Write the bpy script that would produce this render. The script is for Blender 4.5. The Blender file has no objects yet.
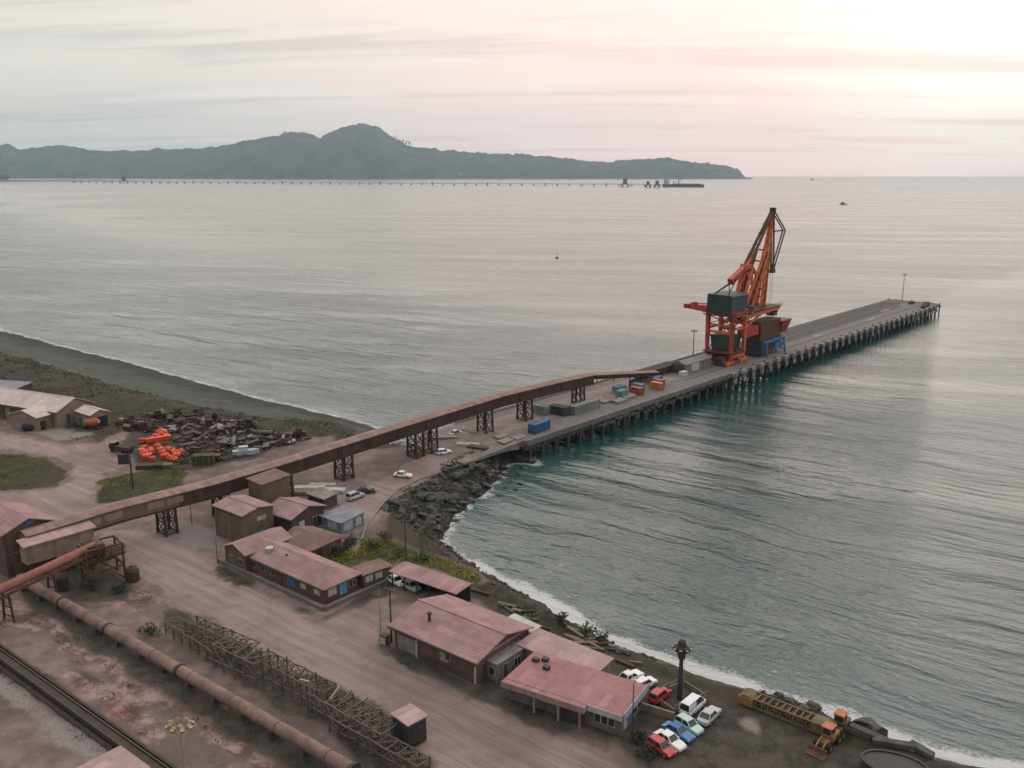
import bpy, bmesh, math, random
import numpy as np
from mathutils import Vector, Matrix, noise as mnoise
random.seed(7); rng = np.random.default_rng(7)
SC = bpy.context.scene
COL = SC.collection
R = math.radians

# ------------------------------------------------------------------ camera
F = 900.0; H = 75.0
P = math.atan((384-172)/F)
cam = bpy.data.cameras.new('camera'); cam.sensor_width = 36; cam.lens = 36*F/1024
cam.clip_start = 0.5; cam.clip_end = 200000
cob = bpy.data.objects.new('camera', cam); COL.objects.link(cob)
cob.location = (0, 0, H); cob.rotation_euler = (math.pi/2-P, 0, 0)
SC.camera = cob
# ------------------------------------------------------------------ exposure
SC.view_settings.view_transform = 'Standard'; SC.view_settings.look = 'None'
SC.view_settings.exposure = 0.58; SC.view_settings.gamma = 1
SC.view_settings.use_curve_mapping = False
SC.render.engine = 'CYCLES'
SC.cycles.use_denoising = True
SC.cycles.max_bounces = 5; SC.cycles.diffuse_bounces = 2; SC.cycles.glossy_bounces = 3
SC.cycles.volume_bounces = 0; SC.cycles.transmission_bounces = 2
SC.cycles.caustics_reflective = False; SC.cycles.caustics_refractive = False
# ------------------------------------------------------------------ sun + sky
SUN_AZ = R(27.0)      # to the right of the view direction (+Y)
SUN_EL = R(8.0)
SUN_DIR = Vector((math.sin(SUN_AZ)*math.cos(SUN_EL), math.cos(SUN_AZ)*math.cos(SUN_EL), math.sin(SUN_EL)))
sun = bpy.data.lights.new('sun', 'SUN'); sun.energy = 1.05; sun.angle = R(118); sun.color = (1.0, 0.76, 0.66)
sob = bpy.data.objects.new('sun', sun); COL.objects.link(sob)
sob.rotation_euler = (-SUN_DIR).to_track_quat('-Z', 'Y').to_euler()

W = bpy.data.worlds.new('World'); SC.world = W; W.use_nodes = True

class NT:
    """tiny node-tree builder"""
    def __init__(s, tree): s.t = tree; s.t.nodes.clear()
    def n(s, typ, **kw):
        nd = s.t.nodes.new(typ)
        for k, v in kw.items():
            if k.startswith('i_'):
                key = k[2:]; key = int(key) if key.isdigit() else key
                sock = nd.inputs[key]
                if hasattr(v, 'links') or isinstance(v, bpy.types.NodeSocket): s.t.links.new(v, sock)
                else: sock.default_value = v
            else: setattr(nd, k, v)
        return nd
    def link(s, a, b): s.t.links.new(a, b)
    def math(s, op, a, b=0.0, c=0.0, clamp=False):
        nd = s.t.nodes.new('ShaderNodeMath'); nd.operation = op; nd.use_clamp = clamp
        for i, v in enumerate((a, b, c)):
            if isinstance(v, bpy.types.NodeSocket): s.t.links.new(v, nd.inputs[i])
            else: nd.inputs[i].default_value = v
        return nd.outputs[0]
    def mix(s, f, a, b, typ='MIX'):
        nd = s.t.nodes.new('ShaderNodeMix'); nd.data_type = 'RGBA'; nd.blend_type = typ; nd.clamp_factor = True
        for sock, v in ((nd.inputs[0], f), (nd.inputs[6], a), (nd.inputs[7], b)):
            if isinstance(v, bpy.types.NodeSocket): s.t.links.new(v, sock)
            else: sock.default_value = v if not isinstance(v, tuple) or len(v) == 4 else (*v, 1)
        return nd.outputs[2]
    def ramp(s, f, stops, interp='EASE'):
        nd = s.t.nodes.new('ShaderNodeValToRGB'); nd.color_ramp.interpolation = interp
        el = nd.color_ramp.elements
        while len(el) < len(stops): el.new(0.5)
        for e, (p, c) in zip(el, stops):
            e.position = p
            e.color = (c, c, c, 1) if not isinstance(c, tuple) else (*c, 1)
        if isinstance(f, bpy.types.NodeSocket): s.t.links.new(f, nd.inputs[0])
        return nd.outputs[0]
    def noise(s, vec, scale, detail=3, rough=0.55, dist=0.0):
        nd = s.n('ShaderNodeTexNoise', i_Scale=scale, i_Detail=detail, i_Roughness=rough, i_Distortion=dist)
        if vec is not None: s.t.links.new(vec, nd.inputs['Vector'])
        return nd.outputs['Fac']
    def mapping(s, vec, rot=(0, 0, 0), scale=(1, 1, 1), loc=(0, 0, 0)):
        if any(rot):   # turn first, then stretch
            nd = s.n('ShaderNodeMapping', i_Rotation=rot); s.t.links.new(vec, nd.inputs['Vector']); vec = nd.outputs[0]
        nd = s.n('ShaderNodeMapping', i_Scale=scale, i_Location=loc)
        s.t.links.new(vec, nd.inputs['Vector']); return nd.outputs[0]
    def sm(s, x, a, b):
        nd = s.n('ShaderNodeMapRange', interpolation_type='SMOOTHSTEP')
        s.t.links.new(x, nd.inputs[0]); nd.inputs[1].default_value = a; nd.inputs[2].default_value = b
        return nd.outputs[0]

SKY_STRENGTH = 0.1
def build_world():
    g = NT(W.node_tree)
    out = g.n('ShaderNodeOutputWorld')
    bg = g.n('ShaderNodeBackground', i_Strength=SKY_STRENGTH)
    sky = g.n('ShaderNodeTexSky', sky_type='NISHITA', sun_disc=False, sun_elevation=SUN_EL, sun_rotation=SUN_AZ,
              altitude=50, air_density=1.2, dust_density=3.0, ozone_density=1.0)
    tc = g.n('ShaderNodeTexCoord')
    d = tc.outputs['Generated']
    sep = g.n('ShaderNodeSeparateXYZ', i_0=d)
    x, y, z = sep.outputs
    zc = g.math('MAXIMUM', z, 0.0)
    # a cloud sheet seen in perspective
    den = g.math('ADD', zc, 0.07)
    u = g.math('DIVIDE', x, den); v = g.math('DIVIDE', y, den)
    com = g.n('ShaderNodeCombineXYZ', i_0=u, i_1=v, i_2=0.0).outputs[0]
    n1 = g.noise(g.mapping(com, rot=(0, 0, R(8)), scale=(0.30, 1.6, 1)), 0.9, 6, 0.6, 0.5)
    n2 = g.noise(g.mapping(com, rot=(0, 0, R(-6)), scale=(0.28, 1.2, 1), loc=(3.3, 1.2, 0)), 1.6, 6, 0.6, 0.4)
    # angle to the sun behind the cloud
    dot = g.n('ShaderNodeVectorMath', operation='DOT_PRODUCT', i_0=d, i_1=tuple(SUN_DIR)).outputs['Value']
    ang = g.math('ARCCOSINE', g.math('MINIMUM', dot, 1.0))
    # azimuth-weighted warm side
    warm = g.sm(ang, 1.0, 0.10)
    core = g.sm(ang, 0.25, 0.03)
    # cloud radiance (target linear values, divided by strength below)
    c_low = g.mix(warm, (0.59, 0.555, 0.505), (1.0, 0.68, 0.63))
    c_high = g.mix(warm, (0.65, 0.605, 0.535), (0.94, 0.72, 0.66))
    elev = g.sm(zc, 0.0, 0.20)
    c = g.mix(elev, c_low, c_high)
    # darker stratus bars and lighter gaps
    bars = g.sm(n1, 0.49, 0.64)
    c = g.mix(g.math('MULTIPLY', bars, 0.52), c, g.mix(warm, (0.36, 0.37, 0.37), (0.70, 0.50, 0.48)))
    gaps = g.sm(n2, 0.51, 0.66)
    c = g.mix(g.math('MULTIPLY', gaps, 0.62), c, g.mix(warm, (0.66, 0.66, 0.62), (0.92, 0.79, 0.74)))
    c = g.mix(g.math('MULTIPLY', core, g.math('SUBTRACT', 1.15, bars)), c, (0.96, 0.89, 0.84))
    # overhead and behind: even grey overcast
    over = g.sm(zc, 0.25, 0.7)
    c = g.mix(g.math('MULTIPLY', over, 0.85), c, (0.74, 0.71, 0.685))
    back = g.math('MULTIPLY', g.sm(y, 0.15, -0.65), g.sm(zc, 0.95, 0.35))   # the sky away from the sunset is darker
    c = g.mix(g.math('MULTIPLY', back, 0.72), c, (0.16, 0.18, 0.21))
    k = 1.0/SKY_STRENGTH
    c = g.mix(1.0, c, (k, k, k, 1), 'MULTIPLY')
    c = g.mix(0.98, sky.outputs[0], c)
    g.link(c, bg.inputs[0]); g.link(bg.outputs[0], out.inputs[0])
build_world()

# ------------------------------------------------------------------ pixel rays to points at a given height
def at(px, py, z=5.0):
    x = (px-512)/F; y = -(py-384)/F
    d = (x, y*math.sin(P)+math.cos(P), y*math.cos(P)-math.sin(P))
    t = (z-H)/d[2]
    return Vector((d[0]*t, d[1]*t, z))
def at_y(px, py, Y):
    x = (px-512)/F; y = -(py-384)/F
    d = (x, y*math.sin(P)+math.cos(P), y*math.cos(P)-math.sin(P))
    t = Y/d[1]
    return Vector((d[0]*t, Y, H+d[2]*t))
def z_at(X, Y, py):
    y = -(py-384)/F
    # solve height whose image row is py above ground point X,Y
    s, c = math.sin(P), math.cos(P)
    return H + Y*(y*c-s)/(y*s+c)
PA = R(48.241); PD = Vector((math.cos(PA), math.sin(PA), 0)); PN = Vector((math.sin(PA), -math.cos(PA), 0)); V0 = -175.143
def P2(u, v, z=6.0):
    """pier coordinates: u metres along the pier, v metres from its far edge towards the shore bay"""
    p = PD*u + PN*(v+V0); p.z = z; return p
def U2(u, v=12.0): return 1.095*u+41.7-0.228*v
def pier(u, v, z=6.0): return P2(U2(u, v), 1.0917*v, z)

# ------------------------------------------------------------------ materials
MATS = {}
def mat(name, col, rough=0.8, var=0.25, scale=0.6, metal=0.0, dirt=None, dirt_amt=0.5, bump=0.0, wave=None, spec=0.4, fine=6.0):
    if name in MATS: return MATS[name]
    m = bpy.data.materials.new(name); m.use_nodes = True; g = NT(m.node_tree)
    out = g.n('ShaderNodeOutputMaterial'); b = g.n('ShaderNodeBsdfPrincipled', i_Roughness=rough, i_Metallic=metal)
    b.inputs['Specular IOR Level'].default_value = spec
    tc = g.n('ShaderNodeTexCoord').outputs['Object']
    geo = g.n('ShaderNodeNewGeometry').outputs['Position']
    n1 = g.noise(geo, scale, 4, 0.6); n2 = g.noise(geo, scale*fine, 3, 0.6)
    nn = g.math('ADD', g.math('MULTIPLY', n1, 0.65), g.math('MULTIPLY', n2, 0.35))
    lo = tuple(c*(1-var) for c in col); hi = tuple(min(1, c*(1+var)) for c in col)
    c = g.mix(g.sm(nn, 0.32, 0.68), lo, hi)
    if dirt is not None:
        n3 = g.noise(g.mapping(geo, loc=(7, 3, 1), scale=(1, 1, 0.35)), scale*1.7, 5, 0.65)
        c = g.mix(g.math('MULTIPLY', g.sm(n3, 0.45, 0.68), dirt_amt), c, dirt)
    if wave:
        axis, per, dep = wave
        w = g.n('ShaderNodeTexWave', wave_type='BANDS', bands_direction=axis, i_Scale=1.0/per/3.14159*3.14159/2, i_Distortion=0.0)
        g.link(tc, w.inputs['Vector'])
        bp = g.n('ShaderNodeBump', i_Strength=0.5, i_Distance=dep*0.6, i_Height=w.outputs['Fac'])
        g.link(bp.outputs[0], b.inputs['Normal'])
        st = g.n('ShaderNodeSeparateXYZ', i_0=g.mapping(tc, scale=(1.0, .30, .30) if axis == 'X' else (.30, 1.0, .30))).outputs
        cell = g.n('ShaderNodeCombineXYZ', i_0=g.math('FLOOR', st[0]), i_1=g.math('FLOOR', st[1]), i_2=0.0).outputs[0]
        wn_ = g.n('ShaderNodeTexWhiteNoise', noise_dimensions='2D'); g.link(cell, wn_.inputs['Vector'])
        c = g.mix(g.math('MULTIPLY', wn_.outputs['Value'], 0.24), c, tuple(x*0.55 for x in col))
        c = g.mix(g.math('MULTIPLY', g.sm(wn_.outputs['Value'], 0.90, 0.96), 0.35), c, tuple(min(1, x*1.5+.03) for x in col))
        rr = g.noise(g.mapping(tc, scale=((1.6, .22, .22) if axis == 'X' else (.22, 1.6, .22)), loc=(9, 4, 0)), 1.0, 4, 0.65)
        c = g.mix(g.math('MULTIPLY', g.sm(rr, 0.55, 0.72), 0.45), c, (col[0]*.45, col[1]*.36, col[2]*.34))
        sh = g.math('MULTIPLY', g.sm(g.noise(g.mapping(tc, scale=((2.2, .12, .12) if axis == 'X' else (.12, 2.2, .12))), 1.0, 3), 0.4, 0.7), 0.22)
        c = g.mix(sh, c, tuple(x*0.6 for x in col))
    elif bump:
        bp = g.n('ShaderNodeBump', i_Strength=0.7, i_Distance=bump, i_Height=nn)
        g.link(bp.outputs[0], b.inputs['Normal'])
    g.link(c, b.inputs['Base Color'])
    g.link(b.outputs[0], out.inputs[0])
    MATS[name] = m; return m

M = lambda n: MATS[n]
mat('roof_pink', (0.33, 0.20, 0.207), 0.75, 0.16, 0.25, dirt=(0.20, 0.11, 0.10), dirt_amt=0.55, wave=('Y', 0.9, 0.06))
mat('roof_pink_across', (0.33, 0.20, 0.207), 0.75, 0.16, 0.25, dirt=(0.20, 0.11, 0.10), dirt_amt=0.55, wave=('X', 0.9, 0.06))
mat('roof_red', (0.345, 0.168, 0.178), 0.75, 0.14, 0.22, dirt=(0.22, 0.11, 0.11), dirt_amt=0.5, wave=('X', 0.9, 0.06))
mat('roof_pale', (0.415, 0.28, 0.275), 0.75, 0.14, 0.25, dirt=(0.28, 0.17, 0.16), dirt_amt=0.5, wave=('X', 0.9, 0.05))
mat('roof_brown', (0.20, 0.12, 0.105), 0.8, 0.2, 0.3, dirt=(0.11, 0.075, 0.07), dirt_amt=0.6, wave=('X', 0.9, 0.05))
mat('roof_grey', (0.24, 0.21, 0.22), 0.75, 0.2, 0.3, dirt=(0.13, 0.10, 0.10), dirt_amt=0.6, wave=('X', 0.9, 0.05))
mat('roof_dusty', (0.60, 0.50, 0.48), 0.8, 0.12, 0.2, dirt=(0.33, 0.25, 0.23), dirt_amt=0.5, wave=('X', 1.0, 0.05))
mat('roof_bluegrey', (0.20, 0.21, 0.25), 0.6, 0.2, 0.3, dirt=(0.12, 0.11, 0.12), dirt_amt=0.5, wave=('X', 0.9, 0.05))
mat('wall_brown', (0.14, 0.085, 0.075), 0.85, 0.2, 0.5, dirt=(0.08, 0.055, 0.05), dirt_amt=0.6, wave=('X', 0.7, 0.03))
mat('wall_dark', (0.085, 0.062, 0.058), 0.85, 0.2, 0.5, dirt=(0.05, 0.04, 0.04), dirt_amt=0.6)
mat('wall_red', (0.13, 0.055, 0.05), 0.85, 0.2, 0.6, dirt=(0.09, 0.045, 0.04), dirt_amt=0.5)
mat('wall_beige', (0.27, 0.20, 0.165), 0.85, 0.2, 0.5, dirt=(0.15, 0.11, 0.095), dirt_amt=0.6)
mat('wall_ochre', (0.17, 0.115, 0.085), 0.85, 0.2, 0.5, dirt=(0.12, 0.08, 0.06), dirt_amt=0.6)
mat('wall_grey', (0.22, 0.20, 0.19), 0.85, 0.2, 0.5, dirt=(0.12, 0.10, 0.095), dirt_amt=0.6)
mat('trim_pale', (0.42, 0.38, 0.36), 0.7, 0.15, 0.7, dirt=(0.24, 0.20, 0.18), dirt_amt=0.5)
mat('trim_blue', (0.34, 0.40, 0.47), 0.6, 0.12, 0.7, dirt=(0.22, 0.22, 0.24), dirt_amt=0.4)
mat('paint_blue', (0.05, 0.17, 0.36), 0.5, 0.2, 0.8, dirt=(0.04, 0.09, 0.15), dirt_amt=0.5)
mat('paint_cyan', (0.10, 0.32, 0.42), 0.5, 0.2, 0.8)
mat('glass_dark', (0.03, 0.035, 0.04), 0.15, 0.3, 2.0, spec=0.6)
mat('glass_pale', (0.45, 0.45, 0.43), 0.35, 0.15, 2.0)
mat('white_paint', (0.72, 0.71, 0.69), 0.4, 0.06, 0.8)
mat('white_dirty', (0.52, 0.50, 0.48), 0.7, 0.15, 0.6, dirt=(0.32, 0.28, 0.27), dirt_amt=0.5)
mat('concrete', (0.165, 0.15, 0.143), 0.9, 0.2, 0.35, dirt=(0.13, 0.11, 0.105), dirt_amt=0.6, bump=0.02)
mat('concrete_pale', (0.25, 0.225, 0.212), 0.9, 0.2, 0.35, dirt=(0.16, 0.13, 0.12), dirt_amt=0.5)
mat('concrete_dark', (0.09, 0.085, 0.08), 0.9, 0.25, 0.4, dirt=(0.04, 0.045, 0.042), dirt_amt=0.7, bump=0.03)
mat('fender_pale', (0.34, 0.32, 0.30), 0.8, 0.35, 0.5, dirt=(0.06, 0.055, 0.05), dirt_amt=0.9)
mat('rust', (0.13, 0.062, 0.045), 0.85, 0.35, 0.8, dirt=(0.06, 0.04, 0.035), dirt_amt=0.7)
mat('rust_dark', (0.055, 0.038, 0.033), 0.85, 0.35, 0.8, dirt=(0.10, 0.05, 0.04), dirt_amt=0.5)
mat('steel_grey', (0.16, 0.15, 0.145), 0.6, 0.25, 0.8, metal=0.2, dirt=(0.08, 0.06, 0.05), dirt_amt=0.6)
mat('steel_dark', (0.04, 0.04, 0.042), 0.6, 0.3, 0.8, dirt=(0.07, 0.045, 0.035), dirt_amt=0.5)
mat('galvanised', (0.32, 0.31, 0.30), 0.5, 0.2, 0.8, metal=0.3, dirt=(0.20, 0.15, 0.13), dirt_amt=0.4)
mat('pipe_rust', (0.22, 0.135, 0.115), 0.8, 0.3, 0.3, dirt=(0.11, 0.085, 0.07), dirt_amt=0.75)
mat('crane_orange', (0.74, 0.16, 0.045), 0.5, 0.3, 0.5, dirt=(0.20, 0.06, 0.03), dirt_amt=0.7)
mat('crane_red', (0.50, 0.055, 0.04), 0.5, 0.3, 0.5, dirt=(0.14, 0.04, 0.028), dirt_amt=0.75)
mat('crane_green', (0.025, 0.055, 0.047), 0.55, 0.2, 0.25, dirt=(0.02, 0.035, 0.03), dirt_amt=0.5)
mat('crane_dark', (0.10, 0.035, 0.028), 0.6, 0.3, 0.3)
mat('box_blue', (0.03, 0.10, 0.24), 0.5, 0.15, 0.5, dirt=(0.03, 0.06, 0.10), dirt_amt=0.5, wave=('X', 0.35, 0.05))
mat('box_lightblue', (0.12, 0.26, 0.40), 0.5, 0.15, 0.5, dirt=(0.10, 0.14, 0.17), dirt_amt=0.5, wave=('X', 0.35, 0.05))
mat('box_red', (0.33, 0.07, 0.05), 0.5, 0.15, 0.5, dirt=(0.18, 0.05, 0.04), dirt_amt=0.5, wave=('X', 0.35, 0.05))
mat('box_orange', (0.48, 0.16, 0.07), 0.5, 0.15, 0.5, dirt=(0.24, 0.09, 0.05), dirt_amt=0.5, wave=('X', 0.35, 0.05))
mat('box_dark', (0.035, 0.045, 0.042), 0.6, 0.2, 0.5, wave=('X', 0.35, 0.05))
mat('box_greygreen', (0.19, 0.22, 0.205), 0.6, 0.15, 0.5, dirt=(0.11, 0.12, 0.11), dirt_amt=0.5, wave=('X', 0.35, 0.05))
mat('box_teal', (0.14, 0.27, 0.27), 0.6, 0.15, 0.5, dirt=(0.10, 0.15, 0.15), dirt_amt=0.5, wave=('X', 0.35, 0.05))
mat('car_white', (0.74, 0.75, 0.77), 0.25, 0.05, 0.8, spec=0.6)
mat('car_silver', (0.42, 0.44, 0.46), 0.3, 0.05, 0.8, spec=0.6)
mat('car_black', (0.015, 0.016, 0.018), 0.25, 0.1, 0.8, spec=0.6)
mat('car_red', (0.42, 0.035, 0.045), 0.28, 0.08, 0.8, spec=0.6)
mat('car_blue', (0.035, 0.15, 0.38), 0.28, 0.08, 0.8, spec=0.6)
mat('car_mint', (0.42, 0.62, 0.55), 0.28, 0.05, 0.8, spec=0.6)
mat('tyre', (0.018, 0.018, 0.018), 0.9, 0.2, 2.0)
mat('lamp_glass', (0.55, 0.55, 0.52), 0.3, 0.1, 2.0)
mat('tail_red', (0.30, 0.02, 0.02), 0.4, 0.1, 2.0)
mat('yellow', (0.30, 0.15, 0.055), 0.6, 0.2, 0.8, dirt=(0.22, 0.12, 0.05), dirt_amt=0.6)
mat('yellow_faded', (0.155, 0.115, 0.06), 0.75, 0.3, 0.5, dirt=(0.10, 0.075, 0.045), dirt_amt=0.8)
mat('buoy_orange', (0.72, 0.10, 0.035), 0.45, 0.2, 0.8, dirt=(0.38, 0.07, 0.03), dirt_amt=0.5)
mat('wood_dark', (0.07, 0.055, 0.045), 0.9, 0.3, 1.0)
mat('wood', (0.17, 0.135, 0.105), 0.9, 0.3, 1.0)
mat('rock', (0.072, 0.068, 0.058), 0.9, 0.4, 0.5, dirt=(0.045, 0.05, 0.035), dirt_amt=0.8, bump=0.15)
mat('rock_wet', (0.028, 0.028, 0.027), 0.45, 0.4, 0.5, bump=0.1)
mat('rock_ochre', (0.30, 0.18, 0.095), 0.9, 0.3, 0.5, dirt=(0.12, 0.08, 0.05), dirt_amt=0.6, bump=0.1)
mat('leaf_dark', (0.028, 0.042, 0.018), 0.8, 0.45, 0.4)
mat('leaf_mid', (0.06, 0.08, 0.022), 0.8, 0.45, 0.4)
mat('leaf_yellow', (0.15, 0.15, 0.025), 0.8, 0.35, 0.3)
mat('dry_scrub', (0.085, 0.06, 0.04), 0.9, 0.4, 0.4)
mat('hull_dark', (0.03, 0.032, 0.038), 0.6, 0.2, 0.02)
mat("far_concrete", (0.40, 0.38, 0.37), 0.8, 0.2, 0.02)
mat('skin', (0.35, 0.22, 0.16), 0.7, 0.1, 3.0)

# ------------------------------------------------------------------ mesh helpers
class MB:
    def __init__(s): s.v = []; s.f = []; s.smooth = False
    def add(s, vs, fs):
        o = len(s.v); s.v += [tuple(v) for v in vs]; s.f += [tuple(i+o for i in f) for f in fs]; return s
    def box(s, x0, x1, y0, y1, z0, z1):
        vs = [(x0, y0, z0), (x1, y0, z0), (x1, y1, z0), (x0, y1, z0), (x0, y0, z1), (x1, y0, z1), (x1, y1, z1), (x0, y1, z1)]
        return s.add(vs, [(0, 3, 2, 1), (4, 5, 6, 7), (0, 1, 5, 4), (1, 2, 6, 5), (2, 3, 7, 6), (3, 0, 4, 7)])
    def cbox(s, c, d, rz=0.0, tilt=0.0):
        x, y, z = (k/2 for k in d)
        m = Matrix.Translation(Vector(c)) @ Matrix.Rotation(rz, 4, 'Z') @ Matrix.Rotation(tilt, 4, 'Y')
        vs = [m @ Vector(p) for p in ((-x, -y, -z), (x, -y, -z), (x, y, -z), (-x, y, -z), (-x, -y, z), (x, -y, z), (x, y, z), (-x, y, z))]
        return s.add(vs, [(0, 3, 2, 1), (4, 5, 6, 7), (0, 1, 5, 4), (1, 2, 6, 5), (2, 3, 7, 6), (3, 0, 4, 7)])
    def beam(s, a, b, w, h=None, w2=None, h2=None, up=(0, 0, 1)):
        h = h or w; w2 = w2 or w; h2 = h2 or h
        a = Vector(a); b = Vector(b); d = (b-a).normalized(); up = Vector(up)
        if abs(d.dot(up)) > 0.99: up = Vector((0, 1, 0))
        sx = d.cross(up).normalized(); sy = sx.cross(d).normalized()
        vs = []
        for p, ww, hh in ((a, w, h), (b, w2, h2)):
            for i, j in ((-1, -1), (1, -1), (1, 1), (-1, 1)): vs.append(p+sx*(i*ww/2)+sy*(j*hh/2))
        return s.add(vs, [(0, 1, 2, 3), (7, 6, 5, 4), (0, 4, 5, 1), (1, 5, 6, 2), (2, 6, 7, 3), (3, 7, 4, 0)])
    def tube(s, a, b, r, r2=None, n=10, caps=True):
        r2 = r if r2 is None else r2
        a = Vector(a); b = Vector(b); d = (b-a).normalized()
        t = Vector((0, 0, 1)) if abs(d.z) < 0.95 else Vector((1, 0, 0))
        sx = d.cross(t).normalized(); sy = sx.cross(d)
        vs = []
        for p, rr in ((a, r), (b, r2)):
            for i in range(n):
                an = 2*math.pi*i/n; vs.append(p+sx*(math.cos(an)*rr)+sy*(math.sin(an)*rr))
        fs = [(i, (i+1) % n, n+(i+1) % n, n+i) for i in range(n)]
        if caps: fs += [tuple(range(n-1, -1, -1)), tuple(range(n, 2*n))]
        return s.add(vs, fs)
    def lathe(s, prof, c=(0, 0, 0), n=12):
        c = Vector(c); vs = []; fs = []
        for r, z in prof:
            for i in range(n):
                an = 2*math.pi*i/n; vs.append(c+Vector((math.cos(an)*r, math.sin(an)*r, z)))
        for k in range(len(prof)-1):
            for i in range(n): fs.append((k*n+i, k*n+(i+1) % n, (k+1)*n+(i+1) % n, (k+1)*n+i))
        fs += [tuple(range(n-1, -1, -1)), tuple(range((len(prof)-1)*n, len(prof)*n))]
        return s.add(vs, fs)
    def prism(s, poly, z0, z1):
        n = len(poly)
        vs = [(x, y, z0) for x, y in poly]+[(x, y, z1) for x, y in poly]
        return s.add(vs, [tuple(range(n-1, -1, -1)), tuple(range(n, 2*n))]+[(i, (i+1) % n, n+(i+1) % n, n+i) for i in range(n)])
    def extr(s, poly, axis, a, b):
        """extrude a 2-D profile along x ('x': poly is y,z) or y ('y': poly is x,z)"""
        n = len(poly)
        mk = (lambda p, t: (t, p[0], p[1])) if axis == 'x' else (lambda p, t: (p[0], t, p[1]))
        vs = [mk(p, a) for p in poly]+[mk(p, b) for p in poly]
        return s.add(vs, [tuple(range(n-1, -1, -1)), tuple(range(n, 2*n))]+[(i, (i+1) % n, n+(i+1) % n, n+i) for i in range(n)])
    def build(s, name, m, parent=None, smooth=False, bevel=0.0):
        me = bpy.data.meshes.new(name); me.from_pydata(s.v, [], s.f); me.update()
        bm = bmesh.new(); bm.from_mesh(me); bmesh.ops.recalc_face_normals(bm, faces=bm.faces); bm.to_mesh(me); bm.free()
        me.materials.append(m if not isinstance(m, str) else MATS[m])
        if smooth: me.shade_smooth()
        o = bpy.data.objects.new(name, me); COL.objects.link(o)
        if parent: o.parent = parent
        if bevel:
            b = o.modifiers.new('bevel', 'BEVEL'); b.width = bevel; b.segments = 2; b.limit_method = 'ANGLE'
        return o

def tag(o, label=None, cat=None, group=None, kind=None):
    if label: o['label'] = label
    if cat: o['category'] = cat
    if group: o['group'] = group
    if kind: o['kind'] = kind
    return o
def thing(name, label, cat, loc=(0, 0, 0), rz=0.0, group=None):
    o = bpy.data.objects.new(name, None); o.empty_display_size = 0.5; COL.objects.link(o)
    o.location = loc; o.rotation_euler = (0, 0, rz)
    return tag(o, label, cat, group)
KIDS = {}
def copy_tree(o, loc=None, rz=None, label=None, parent=None, scale=None):
    c = o.copy(); COL.objects.link(c)
    if parent: c.parent = parent
    if loc is not None: c.location = loc
    if rz is not None: c.rotation_euler = (0, 0, rz)
    if label: c['label'] = label
    if scale: c.scale = scale
    for ch in list(o.children): copy_tree(ch, parent=c)
    return c
def rep(o, label=None): 
    if label: o['label'] = label
    return o

# ------------------------------------------------------------------ coast line
# (pixel x, y on the water line, width of the shore slope, rockiness)
coast_px = [(-40, 319, 42, 0), (0, 329, 42, 0), (60, 346, 42, 0), (130, 363, 40, 0), (200, 383, 38, 0), (260, 399, 34, 0), (330, 415, 26, 0), (378, 428, 18, 0.1)]
coast = []
for a, b, w, r in coast_px:
    p = at(a, b, 0.0); coast.append((p.x, p.y, w, r))
for u, v, w, r in ((98, -8, 8, 0.8), (116, -5, 6, 1), (124, 5, 4, 1), (126, 18, 4, 1), (125, 25.5, 5, 1)):
    p = pier(u, v, 0); coast.append((p.x, p.y, w, r))
for a, b, w, r in [(512, 464, 6, 1), (482, 490, 10, 1), (458, 514, 12, 1), (441, 530, 12, 1), (443, 546, 7, 0.8), (470, 565, 5.5, 0.45), (504, 584, 6, 0.4), (540, 603, 7, 0.4),
                   (580, 627, 8, 0.4), (640, 653, 8, 0.3), (700, 675, 8, 0.2), (760, 697, 7, 0.35), (820, 716, 6, 0.4), (870, 737, 7, 0.35), (940, 757, 8, 0.2), (1000, 770, 8, 0.1), (1080, 790, 8, 0.1)]:
    p = at(a, b, 0.0); coast.append((p.x, p.y, w, r))
pre = [(-7500, 7000, 60, 0), (-3200, 4300, 50, 0), (-1150, 1600, 45, 0), (-560, 800, 42, 0)]
post = [(150, 40, 8, .1), (300, -60, 8, .1), (900, -420, 10, 0), (3500, -1600, 20, 0)]
coast = pre + coast + post
CX = np.array([c[0] for c in coast]); CY = np.array([c[1] for c in coast])
CW = np.array([c[2] for c in coast]); CR = np.array([c[3] for c in coast])
LANDPOLY = [(x, y) for x, y in zip(CX, CY)] + [(3500, -4000), (-7600, -4000), (-7600, 7000)]

def in_poly(X, Y, poly):
    inside = np.zeros(X.shape, bool)
    n = len(poly)
    for i in range(n):
        x0, y0 = poly[i]; x1, y1 = poly[(i+1) % n]
        if y0 == y1: continue
        c = ((y0 > Y) != (y1 > Y)) & (X < (x1-x0)*(Y-y0)/(y1-y0)+x0)
        inside ^= c
    return inside
def seg_dist(X, Y, pts, closed=False):
    best = np.full(X.shape, 1e9); bi = np.zeros(X.shape, int); bt = np.zeros(X.shape)
    n = len(pts)
    for i in range(n if closed else n-1):
        x0, y0 = pts[i]; x1, y1 = pts[(i+1) % n]
        dx, dy = x1-x0, y1-y0; L = dx*dx+dy*dy+1e-9
        t = np.clip(((X-x0)*dx+(Y-y0)*dy)/L, 0, 1)
        d = np.hypot(X-x0-t*dx, Y-y0-t*dy)
        m = d < best; best[m] = d[m]; bi[m] = i; bt[m] = t[m]
    return best, bi, bt
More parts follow.
